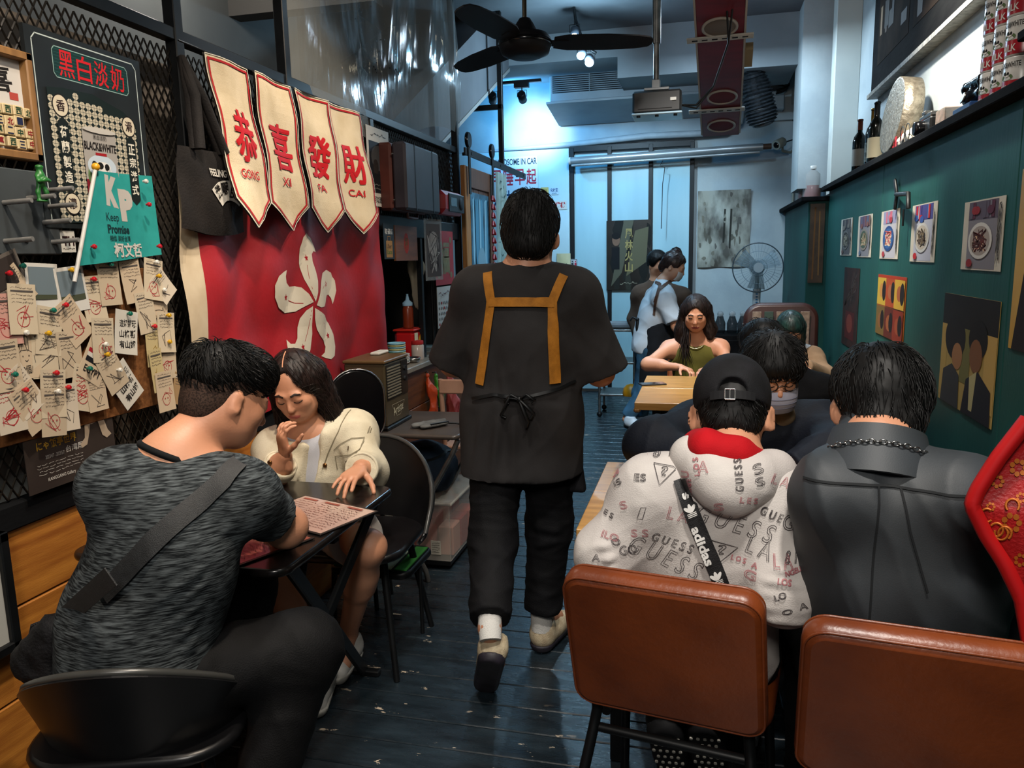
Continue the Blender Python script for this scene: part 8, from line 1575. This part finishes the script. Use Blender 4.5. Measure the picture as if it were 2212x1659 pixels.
gb = thing('leaning_board', 'grey board leaning at the far end of the ledge', 'board', (.95, 8.1, 1.916)); part('board', MB().obox((.98, 8.0, 2.12), (.012, .30, .40), np.array(Matrix.Rotation(.18, 3, 'Y')), None, .003), M('slate_grey', '#4d5257', '#5a5f64', s=5, r=.5), gb); part('ledge_clip', MB().box((.93, 7.95, 1.917), (.96, 8.05, 1.935)), m_black, gb)
def jar(x_, y_, h, r, label, lid):
    t = thing('sweet_jar', label, 'jar', (x_, y_, 1.916), 'jars on the far ledge'); part('glass', MB().lathe((x_, y_, 1.916), [(r*.95, 0), (r, .01), (r, h*.75), (r*.7, h*.88), (r*.7, h*.92)], 18), M('jar_glass', '#a9a8a4', r=.1, a=.4), t); part('contents', MB().lathe((x_, y_, 1.92), [(r*.9, 0), (r*.92, h*.4)], 16), flat('#8c1c24', .4), t); part('lid', MB().lathe((x_, y_, 1.916+h*.91), [(r*.74, 0), (r*.74, h*.1), (r*.6, h*.12)], 16), flat(lid, .4), t)
jar(.86, 6.95, .26, .075, 'glass jar of red sweets with a pale lid, by the white pier', '#a9a6a0'); jar(.84, 7.2, .22, .065, 'smaller glass jar of red sweets behind the first', '#a9a6a0')
wb = thing('red_cap_bottle', 'slim clear bottle with dark red cap at the far ledge', 'bottle', (.84, 7.45, 1.916)); part('glass', MB().lathe((.84, 7.45, 1.916), [(.035, 0), (.036, .2), (.014, .27), (.014, .33)], 16), M('pale_glass', '#7d8488', r=.1, a=.6), wb); part('cap', MB().lathe((.84, 7.45, 2.20), [(.018, 0), (.018, .15), (.012, .152)], 12), flat('#4a1014', .3), wb)
s = Sheet((1.128, 7.85, 2.05), (0, -1, 0), (0, 0, 1), .5, .75); s.rect(.1, .1, .9, .9, '#5a6068'); s.scribble(.2, .1, .8, .5, '#23262c', 14, .02, 3); s.lines(.15, .55, .85, .85, 3, '#23262c', .02, 4); s.done('notice', 'grey printed notice on the white wall above the far ledge', 'poster', M('grey_notice', '#6d747c', r=.6))
# ================================================================ rear wall, ceiling things
# sign with lettering
s = sheet_back((1060, 342), (1163, 452), 8.362); s.text('HANDSOME IN CAR', .06, .85, .98, .97, '#1c2a3a', .02)
for i, c_ in enumerate('早睡早起'): s.text(c_, .02+i*.245, .47, .235+i*.245, .77, '#a8202c', .015)
for i, c_ in enumerate('人生海海'): s.text(c_, .02+i*.245, .05, .235+i*.245, .38, '#123a5a', .015)
s.done('lettered_sign', 'white sign with red and blue brush characters on the bright rear wall', 'sign', M('sign_white', '#b9bec0', r=.6), th=.01)
s = sheet_back((1196, 434), (1224, 452), 8.362); s.text('樓梯', .1, .15, .9, .85, '#9c1c24', .03); s.done('notice', 'small white notice with red characters behind the waiter', 'sign', m_card)
s = sheet_back((1168, 405), (1185, 425), 8.362); s.text('福', .2, .2, .8, .8, '#8a6a2c', .02); s.done('notice', 'tiny yellow notice beside the lettered sign', 'sign', flat('#b09a5a'))
s = sheet_back((1188, 406), (1206, 420), 8.362); s.text('化妝室', .05, .4, .95, .95, '#14406a', .03); s.lines(.2, .05, .8, .3, 1, '#5a7a8a', .006, 2); s.done('notice', 'tiny blue-lettered notice on the bright rear panel', 'sign', M('pale_notice', '#a9b6ba', r=.6))
s = sheet_back((1232, 560), (1247, 583), 8.36); s.frame(.06, .05, .94, .95, .006, '#22262a')
for x, c_ in ((.28, '#16181c'), (.74, '#9c1c34')): s.ell(x, .78, .09, .09, c_, 10); s.rect(x-.13, .35, x+.13, .66, c_); s.rect(x-.08, .12, x+.08, .35, c_)
s.line([(.5, .15), (.5, .85)], .004, '#22262a'); s.done('toilet_sign', 'small toilet sign with two figures on the door edge', 'sign', M('sign_pale', '#b5b8ba', r=.5), th=.006)
cc = thing('cloth_banner', 'pale cloth with black letters hanging beside the toilet sign', 'banner', (-1.47, 8.34, .9)); wpc = lambda u, v: .015*math.sin(u*30)
s = Sheet((-1.55, 8.345, 1.0), (1, 0, 0), (0, 0, 1), .15, .52, wpc); s.text('H', .2, .62, .8, .78, '#14161a', .04, .2); s.text('8', .2, .38, .8, .55, '#14161a', .04, .2); s.text('S', .2, .14, .8, .30, '#14161a', .04, .2); s.done('cloth', None, None, M('cloth_pale', '#a8a07c', '#b5ad8a', s=9, r=.9), n=(10, 6), parent=cc)
def rock(s, cols, seed, n=26):
    r = random.Random(seed)
    for i in range(n): x, y = r.random(), r.random(); w, h = r.uniform(.05, .16), r.uniform(.08, .25); s.poly([(min(1, max(0, x+w*math.cos(a)*r.uniform(.6, 1.1))), min(1, max(0, y+h*math.sin(a)*r.uniform(.6, 1.1)))) for a in np.linspace(0, 6.283, 9)[:-1]], r.choice(cols))
s = sheet_back((1310, 477), (1405, 626), 8.368); rock(s, ['#14130f', '#1d1b16', '#2c2a22'], 4, 14); s.poly([(.4, 1), (.62, 1), (.35, .25), (.1, .05)], '#4c4a3c'); s.poly([(.65, .85), (.95, .9), (.9, .4), (.45, .2)], '#55503c'); s.ell(.22, .72, .09, .085, '#6a5040', 14); s.ell(.22, .78, .10, .05, '#0d0c0b', 12); s.rect(.12, .3, .3, .62, '#0e0e10')
for i, c_ in enumerate('風林火山'): s.text(c_, .42, .74-.16*i, .60, .88-.16*i, '#8d7c4c', .02)
s.lines(.3, .06, .7, .14, 1, '#8d8672', .006, 2); s.done('film_poster', 'dark film poster with a faint figure hung on the sliding doors', 'poster', M('poster_black', '#0e0e0d', '#1c1b17', s=5, r=.3))
wpr = lambda u, v: .008*math.sin(u*20+v*4)+.006*math.sin(v*18)
s = sheet_back((1508, 413), (1618, 576), 8.432, wpr); r_ = random.Random(6); s.k = 6
for i in range(30):
    x, y = r_.random()*.9+.05, r_.random()*.9+.05; w, h = r_.uniform(.04, .12), r_.uniform(.05, .16); s.poly([(x+w*math.cos(a)*r_.uniform(.5, 1.1)*.5, y+h*math.sin(a)*r_.uniform(.5, 1.1)*.5) for a in np.linspace(0, 6.283, 9)[:-1]], r_.choice(['#5a564c', '#6a6458', '#7a766a', '#54504a'])); s.k -= .95
for x in (.5, .62): s.line([(x, .25), (x+.02, .75)], .02, '#2c2a24')
s.done('landscape_poster', 'creased grey poster of cliffs and water on the rear wall', 'poster', M('cliff_print', '#3c3830', '#98968a', s=4, st=(1.6, 1, .8), det=8, r=.45, lo=.38, hi=.6), n=(14, 10))
# projector screen tube, pipe, air conditioner
pt = thing('projector_screen', 'rolled-up silver projector screen above the sliding doors', 'screen', (-.4, 8.25, 2.5)); part('tube', MB().cyl((-1.37, 8.25, 2.475), (.55, 8.25, 2.515), .036, 16), M('satin_aluminium', '#8b8f90', '#9a9e9f', s=5, r=.35, m=.5), pt); part('bottom_bar', MB().cyl((-1.36, 8.235, 2.425), (.52, 8.235, 2.465), .014, 10), _MC['satin_aluminium'], pt); part('end_cap', MB().cyl((.55, 8.25, 2.515), (.63, 8.25, 2.517), .028, 12), M('brown_cap', '#4a3020', r=.5), pt); part('end_cap', MB().cyl((-1.39, 8.25, 2.4745), (-1.37, 8.25, 2.475), .038, 14), m_card, pt)
part('pull_cord', MB().tube([(-.42, 8.24, 2.43), (-.45, 8.24, 2.38), (-.40, 8.24, 2.36), (-.42, 8.24, 2.2), (-.43, 8.24, 1.75)], .004, 5), m_black, pt)
solo('wall_pipe', MB().tube([(-2.5, 8.40, 2.62), (-2.18, 8.40, 2.645), (-1.39, 8.40, 2.66), (-.6, 8.38, 2.70), (-.11, 8.36, 2.69), (.20, 8.36, 2.70), (.33, 8.36, 2.78), (.36, 8.36, 2.95), (.36, 8.36, 3.1)], [.012, .015, .03, .035, .035, .035, .035, .035, .035], 10), M('pipe_lagging', '#8e9496', '#9ba1a3', s=7, r=.6), 'pale lagged pipe running along the top of the rear wall', 'pipe')
acu = thing('air_conditioner', 'long grey ceiling air conditioner with slatted grille', 'air conditioner', (-.75, 8.1, 2.86)); mac = M('grey_casing', '#7e888d', '#8a9499', s=4, r=.5); part('casing', MB().box((-1.49, 7.75, 2.98), (.0, 8.42, 3.30), bev=.01), mac, acu); part('drip_tray', MB().prism([(-1.52, 7.72, 2.96), (.02, 7.72, 2.96), (.02, 8.42, 2.86), (-1.52, 8.42, 2.86)], (0, 0, .02)), mac, acu)
part('grille_back', MB().box((-1.46, 7.742, 3.06), (-.03, 7.752, 3.27)), flat('#14171a'), acu)
for i in range(11): part('slat', MB().box((-1.46, 7.732, 3.066+i*.0187), (-.03, 7.748, 3.075+i*.0187)), M('slat_grey', '#717b80', r=.5), acu)
for x in (-1.1, -.75, -.4): part('mullion', MB().box((x, 7.728, 3.06), (x+.008, 7.75, 3.27)), _MC['slat_grey'], acu)
for x in (-1.45, -.04): part('hanger_rod', MB().cyl((x, 7.8, 3.30), (x, 7.8, 3.45), .006, 6), m_steel, acu)
part('bracket', MB().box((-.10, 7.70, 3.05), (-.04, 7.76, 3.38), bev=.003), m_black, acu)
# projector on a pole
pj = thing('projector', 'ceiling projector on a long grey pole', 'projector', (-.29, 5.0, 2.33)); part('pole', MB().cyl((-.30, 5.0, 2.53), (-.30, 5.0, 3.46), .018, 12), m_steel, pj); part('pole_sleeve', MB().cyl((-.30, 5.0, 2.75), (-.30, 5.0, 3.46), .026, 12), m_steel, pj); part('mount', MB().box((-.37, 4.95, 2.475), (-.22, 5.06, 2.49), bev=.002).box((-.325, 4.97, 2.48), (-.275, 5.03, 2.54), bev=.003), M('mount_grey', '#8d9092', r=.4, m=.5), pj); part('body', MB().box((-.435, 4.90, 2.335), (-.145, 5.15, 2.465), bev=.012), M('projector_black', '#0d0e10', '#131517', s=10, r=.55), pj); part('vent_panel', MB().box((-.40, 4.896, 2.36), (-.20, 4.902, 2.42)), flat('#191b1e', .6), pj); part('sticker', MB().box((-.21, 4.895, 2.40), (-.175, 4.9, 2.417)), flat('#b0b0ac'), pj); part('base_trim', MB().box((-.44, 4.90, 2.325), (-.14, 5.15, 2.338), bev=.004), M('bluish_base', '#7d98a8', r=.3), pj)
for i in range(3): part('foot', MB().cyl((-.40+i*.11, 4.93, 2.315), (-.40+i*.11, 4.93, 2.327), .012, 8), m_black, pj)
for k, (x1, z1) in enumerate(((.14, 2.92), (.10, 2.95))): solo('projector_cable', MB().tube([(-.15, 5.02, 2.39), (-.06, 5.05, 2.37+.02*k), (.04, 5.1, 2.50), (.12, 5.0, 2.72), (x1, 4.9, z1)], .006, 6), m_black, ('lower' if k == 0 else 'upper')+' black cable looping from the projector to the red duct', 'cable')
# red duct sloping down to the rear
dk = thing('red_duct', 'dark red ventilation duct with oval vents on the ceiling', 'duct', (.06, 5.4, 2.4)); Af, Bf = A3(.045, 4.05, 3.12), A3(.115, 6.62, 2.415); dd = nrm(Bf-Af); sx = nrm(np.cross(dd, (0, 0, 1))); upv = np.cross(sx, dd); Rm = np.stack([sx, dd, upv], 1); Ld = np.linalg.norm(Bf-Af)
part('duct_body', MB().obox((Af+Bf)/2+upv*.09, (.285, Ld, .18), Rm, None, .006), M('dark_red_paint', '#5c0f18', '#6d141e', s=4, st=(1, 4, 1), r=.4), dk); part('edge_strip', MB().obox((Af+Bf)/2+sx*.145+upv*.09, (.012, Ld*.97, .185), Rm), flat('#a09a92'), dk); part('edge_strip', MB().obox((Af+Bf)/2-sx*.145+upv*.09, (.012, Ld*.97, .185), Rm), flat('#a09a92'), dk)
def on_duct(px, py):
    d = ray(px, py); t_ = np.dot(Af-CAMPOS, upv)/np.dot(d, upv); return CAMPOS+d*t_
for px, py, rr in ((1555, 58, .10), (1560, 209, .10), (1558, 271, .10)): c = on_duct(px, py); part('vent_ring', MB().tube([c-upv*.004+sx*rr*math.cos(a)+dd*rr*math.sin(a) for a in np.linspace(0, 6.283, 25)[:-1]], .009, 6, closed=True), flat('#9c948a', .4), dk); part('vent', MB().lathe(c-upv*.001, [(rr, 0), (rr*.9, .004), (0, .002)], 24, axis=-upv), flat('#6d6660' if py < 100 else '#6a343a'), dk)
for px, py in ((1555, 79), (1548, 236)):
    c = on_duct(px, py); b_ = part('support_strip', MB().obox(c-upv*.010, (.40, .055, .010), Rm, None, .002), flat('#b0aca4', .4), dk)
    for i in range(6): part('slot', MB().obox(c-upv*.0155+sx*(-.15+i*.06), (.034, .012, .002), Rm), flat('#15161a'), b_)
for q in (c,): part('hanger_rod', MB().cyl(on_duct(1548, 236)+sx*.17, on_duct(1548, 236)+sx*.17+A3(0, 0, .9), .005, 6), m_steel, dk)
part('timber_cleat', MB().obox(on_duct(1610, 135)+upv*.05+sx*.02, (.05, .22, .05), Rm), M('raw_timber', '#8d7a5c', r=.7), dk)
# flexible black duct
fx_ = thing('flexible_duct', 'ribbed black flexible duct hanging beside the red duct', 'duct', (.47, 7.7, 2.55)); path = [A3(.36, 7.35, 3.15), A3(.40, 7.4, 3.0), A3(.43, 7.42, 2.86), A3(.47, 7.45, 2.72), A3(.50, 7.48, 2.60)]; rs = []; pp = []
for i in range(41):
    u = i/40*4; k = min(3, int(u)); f_ = u-k; p = path[k]*(1-f_)+path[k+1]*f_; pp.append(p); r0 = .055+.075*min(1, i/16)-(.0 if i < 34 else .02*((i-34)/6)**2*3); rs.append(r0*(1+.08*(1 if i % 2 else -1)))
part('hose', MB().tube(pp, rs, 18, smooth=False), M('black_foil', '#14171a', '#23272b', s=30, r=.35, b=.3, bs=60), fx_); part('tie_strap', MB().tube([path[3]+.128*np.array([math.cos(a), math.sin(a)*.98, .18*math.cos(a)]) for a in np.linspace(0, 6.283, 21)[:-1]], .008, 6, closed=True), m_black, fx_); part('cuff', MB().cyl(path[0]+A3(-.02, 0, .05), path[0], .05, 12), m_black, fx_)
# boxes, camera, conduit on the rear wall right
jb = thing('junction_box', 'pale electrical box with looped black cables on the rear wall', 'electrical box', (.62, 8.35, 2.85)); part('box', MB().box((.46, 8.25, 2.86), (.74, 8.44, 3.0), bev=.01), mac, jb); part('cover', MB().box((.44, 8.40, 2.78), (.82, 8.445, 3.2), bev=.005), m_white, jb)
for k in range(3): part('cable_loop', MB().tube([(.45+.15+(.16+.01*k)*math.cos(a), 8.30-.01*k, 3.06+.045*math.sin(a)+.015*k) for a in np.linspace(-1.2, 3.6, 16)], .009, 6), m_black, jb)
cv_ = thing('security_camera', 'small cream security camera on a wall arm', 'camera', (.74, 8.3, 2.5)); part('housing', MB().lathe((.70, 8.18, 2.53), [(.045, -.06), (.05, -.05), (.045, .05), (.02, .07)], 16, axis=nrm((.5, .6, .3))), M('cream_plastic', '#8f8c7c', r=.5), cv_); part('lens', MB().lathe((.70, 8.18, 2.53)-nrm((.5, .6, .3))*.062, [(.03, 0), (.02, .008)], 14, axis=-nrm((.5, .6, .3))), m_glossblack, cv_); part('arm', MB().tube([(.73, 8.24, 2.53), (.74, 8.30, 2.47), (.82, 8.36, 2.46), (.86, 8.42, 2.50)], .013, 8), _MC['cream_plastic'], cv_); part('lead', MB().tube([(.76, 8.26, 2.55), (.84, 8.34, 2.58), (.88, 8.40, 2.68), (.84, 8.42, 2.78), (.78, 8.42, 2.84)], .007, 6), m_black, cv_)
cdt = thing('conduit', 'cream conduit with a switch box running down the rear corner', 'conduit', (.86, 8.43, 1.9)); part('pipe', MB().cyl((.865, 8.43, 1.2), (.865, 8.43, 2.80), .014, 8), _MC['cream_plastic'], cdt); part('switch_box', MB().box((.81, 8.40, 2.78), (.90, 8.448, 2.93), bev=.006), m_white, cdt)
# ceiling fan
fn = thing('ceiling_fan', 'black three-blade ceiling fan', 'ceiling fan', (-.98, 4.4, 2.55)); hub = A3(-.98, 4.4, 2.66); m_fan = M('fan_black', '#0a090c', '#100f13', s=8, r=.6, sp=.25)
part('downrod', MB().cyl(hub+A3(0, 0, .1), (hub[0], hub[1], 3.46), .013, 10), M('bronze_rod', '#3c362a', r=.35, m=.6), fn); part('motor', MB().lathe(hub, [(.02, -.075), (.08, -.075), (.13, -.055), (.145, -.02), (.145, .02), (.125, .045), (.07, .06), (.05, .10), (.03, .13), (.014, .135)], 28), m_fan, fn); part('motor_ring', MB().lathe(hub, [(.147, -.012), (.150, -.006), (.150, .006), (.147, .012)], 28), m_glossblack, fn)
for px, py in ((1395, 97), (1003, 30), (1003, 152)):
    e = at(px, py, z=2.645); d = nrm((e-hub)*A3(1, 1, 0)); L = .70; sd = A3(-d[1], d[0], 0); sd = nrm(sd-A3(0, 0, .30*(1 if sd[1] > 0 else -1))); nn = np.cross(d, sd)
    if nn[2] < 0: nn = -nn
    bl = []
    for u, w in ((.16, .05), (.24, .072), (.45, .074), (.62, .062), (.69, .045), (.71, .02)): bl.append((u, w))
    pts = [hub+d*u+sd*w for u, w in bl]+[hub+d*u-sd*w for u, w in bl[::-1]]; part('blade', MB().prism(pts, nn*.008), m_fan, fn); part('blade_iron', MB().obox(hub+d*.16, (.16, .05, .008), np.stack([d, sd, nn], 1)), m_fan, fn)
# spotlights
def spot(c, aim, label, glow=None, r=.032, L=.10, rod=None):
    t = thing('spotlight', label, 'spotlight', c, 'ceiling spotlights'); a = nrm(np.array(aim)-c); part('can', MB().lathe(c, [(r*.7, -L*.5), (r, -L*.4), (r, L*.5), (r*.88, L*.5), (r*.8, L*.3)], 18, axis=a), m_black if glow is None else M('spot_grey', '#3a4048', r=.4), t)
    if glow: part('lamp', MB().lathe(c+a*L*.32, [(r*.82, 0), (r*.5, .012), (0, .014)], 16, axis=a), M('lamp_'+glow.strip('#'), glow, e=14), t)
    part('yoke', MB().tube([c+A3(-r*1.15, 0, 0), c+A3(-r*1.15, 0, .06), c+A3(r*1.15, 0, .06), c+A3(r*1.15, 0, 0)], .003, 5), m_black, t); part('stem', MB().cyl(c+A3(0, 0, .06), c+A3(0, 0, rod or .12), .006, 6), m_black, t)
solo('lamp_track', MB().box((-2.1, 7.47, 3.125), (-1.52, 7.51, 3.15), bev=.002).box((-1.78, 7.46, 3.08), (-1.64, 7.52, 3.126), bev=.002), m_black, 'black track with two spotlights in front of the bright wall', 'lamp track')
spot(A3(-1.71, 7.5, 3.0), (-1.75, 8.4, 2.6), 'black spotlight on the track, right of the two', None, .04, .11, .09); spot(A3(-2.0, 7.5, 3.01), (-2.2, 8.4, 2.6), 'black spotlight on the track, left of the two', None, .04, .11, .12)
solo('lamp_bracket', MB().tube([(-1.04, 6.5, 3.44), (-1.03, 6.5, 3.36), (-.95, 6.45, 3.14), (-.86, 6.45, 3.08)], .012, 8), m_black, 'black arm carrying the three lit spotlights', 'lamp arm')
spot(A3(-1.03, 6.45, 3.25), (-1.0, 6.0, 2.6), 'upper clear spotlight of the lit three', '#ffe9c0', .035, .09, .09); spot(A3(-.965, 6.4, 3.075), (-1.1, 5.6, 2.5), 'middle spotlight with turquoise glow', '#40e0ff', .033, .09, .10); spot(A3(-.905, 6.4, 3.02), (-.8, 5.6, 2.4), 'lower white spotlight of the lit three', '#ffffff', .036, .09, .14)
# pedestal fan
pf = thing('pedestal_fan', 'grey pedestal fan with a round wire cage in the rear corner', 'fan', (.50, 7.6, 0)); hc = A3(.49, 7.55, 1.35); m_fg = M('fan_grey', '#5d6f78', '#6d7f88', s=6, r=.4)
for R_ in (.225, .15, .08): part('cage_ring', MB().tube([hc+A3(R_*math.cos(a), -.05 if R_ < .2 else 0, R_*math.sin(a)) for a in np.linspace(0, 6.283, 41)[:-1]], .006 if R_ > .2 else .0025, 6, closed=True), m_fg if R_ < .2 else M('fan_rim', '#2c3a42', r=.4), pf)
for i in range(40): a = 6.283*i/40; d = A3(math.cos(a), 0, math.sin(a)); part('cage_wire', MB().tube([hc+d*.045+A3(0, -.065, 0), hc+d*.15+A3(0, -.05, 0), hc+d*.222], .0013, 4), m_fg, pf)
for i in range(3): a = 2.09*i+.4; d = A3(math.cos(a), 0, math.sin(a)); e = A3(-math.sin(a), .35, math.cos(a)); part('blade', MB().grid(lambda u, v: hc+d*(.03+.165*u)+e*(v-.4)*(.08+.08*u), 6, 4, th=.002), M('blade_clear', '#7d929c', r=.2, a=.5), pf)
part('hub', MB().lathe(hc+A3(0, -.07, 0), [(.045, .03), (.045, .005), (.03, 0)], 18, axis=(0, -1, 0)), M('fan_hub', '#8a969c', r=.3), pf); part('motor', MB().lathe(hc+A3(0, .02, 0), [(.06, 0), (.07, .05), (.05, .14)], 18, axis=(0, 1, 0)), m_fg, pf); part('pole', MB().cyl((.49, 7.62, .04), (.49, 7.62, 1.3), .018, 12), M('fan_white', '#9aa0a2', r=.4), pf); part('control_box', MB().box((.455, 7.585, .98), (.525, 7.655, 1.16), bev=.01), M('fan_white', '#9aa0a2'), pf); part('base', MB().lathe((.49, 7.62, 0), [(.2, 0), (.2, .02), (.05, .05)], 28), m_fg, pf)
s = Sheet((.462, 7.583, 1.0), (1, 0, 0), (0, 0, 1), .056, .13)
for i in range(4): s.ell(.5, .2+i*.2, .2, .06, '#2c5a7a', 10)
part('buttons', s.mb, None, pf)
# low shelf with jars, gold drum, trolley
sb = thing('low_cabinet', 'dark low cabinet with glass jars behind the woman in olive', 'cabinet', (.25, 7.0, 0)); part('carcass', MB().box((-.05, 6.75, 0), (.42, 7.2, .80), bev=.006), m_blackwood, sb)
for x in (.03, .22): part('door', MB().box((x-.07, 6.74, .05), (x+.11, 6.752, .76), bev=.004), m_blackwood, sb); part('handle', MB().cyl((x+.09, 6.735, .4), (x+.09, 6.735, .5), .006, 8), m_chrome, sb)
for i, x in enumerate((.06, .15, .25, .34)):
    t = thing('glass_jar', f"{['leftmost', 'second', 'third', 'rightmost'][i]} round glass jar on the low dark cabinet", 'jar', (x, 6.9, .801), 'jars on the low cabinet'); part('glass', MB().lathe((x, 6.9, .801), [(.034, 0), (.044, .02), (.046, .09), (.03, .13), (.026, .15)], 16), M('dark_glass', '#1a2026', r=.08, a=.75), t); part('stopper', MB().ball((x, 6.9, .97), (.028, .028, .026)), M('clear_stopper', '#a9b5bc', r=.05, a=.5), t)
gd = thing('gold_drum', 'small gold and red drum beside the green cabinet wall', 'drum', (.71, 6.2, .8)); gc = A3(.70, 6.2, .93); part('shell', MB().lathe(gc, [(.085, -.07), (.10, -.05), (.105, 0), (.10, .05), (.085, .07), (0, .07)], 24, axis=(.8, -.6, 0)), M('brass_gold', '#8a6420', '#a07a2c', s=9, r=.35, m=.7), gd); part('band', MB().lathe(gc, [(.107, -.012), (.109, 0), (.107, .012)], 24, axis=(.8, -.6, 0)), flat('#8c1c1c'), gd); part('stand', MB().box((.62, 6.12, .0), (.78, 6.28, .82), bev=.006), m_blackwood, gd)
tr = thing('trolley', 'grey steel shelf trolley left of the server', 'trolley', (-.75, 7.2, 0))
for x in (-.92, -.60):
    for y in (7.05, 7.4): part('post', MB().cyl((x, y, .05), (x, y, .82), .012, 8), m_steel, tr); part('castor', MB().ball((x, y, .026), .026), m_black, tr)
for z in (.2, .5, .80): part('shelf_tray', MB().box((-.93, 7.04, z), (-.59, 7.41, z+.02), bev=.004), m_steel, tr)
solo('cleaning_cloth', MB().obox((-.76, 7.2, .85), (.26, .28, .05), None, None, .015), M('grey_cloth', '#6d7276', '#7d8286', s=9, r=.9), 'folded grey cloth on the top of the trolley', 'cloth')
solo('yellow_helmet', MB().lathe((-.62, 6.98, .222), [(.075, 0), (.08, .02), (.07, .07), (.04, .10), (0, .11)], 18), flat('#b57a10', .35), 'small yellow bowl-shaped helmet on the lower shelf of the trolley', 'helmet')
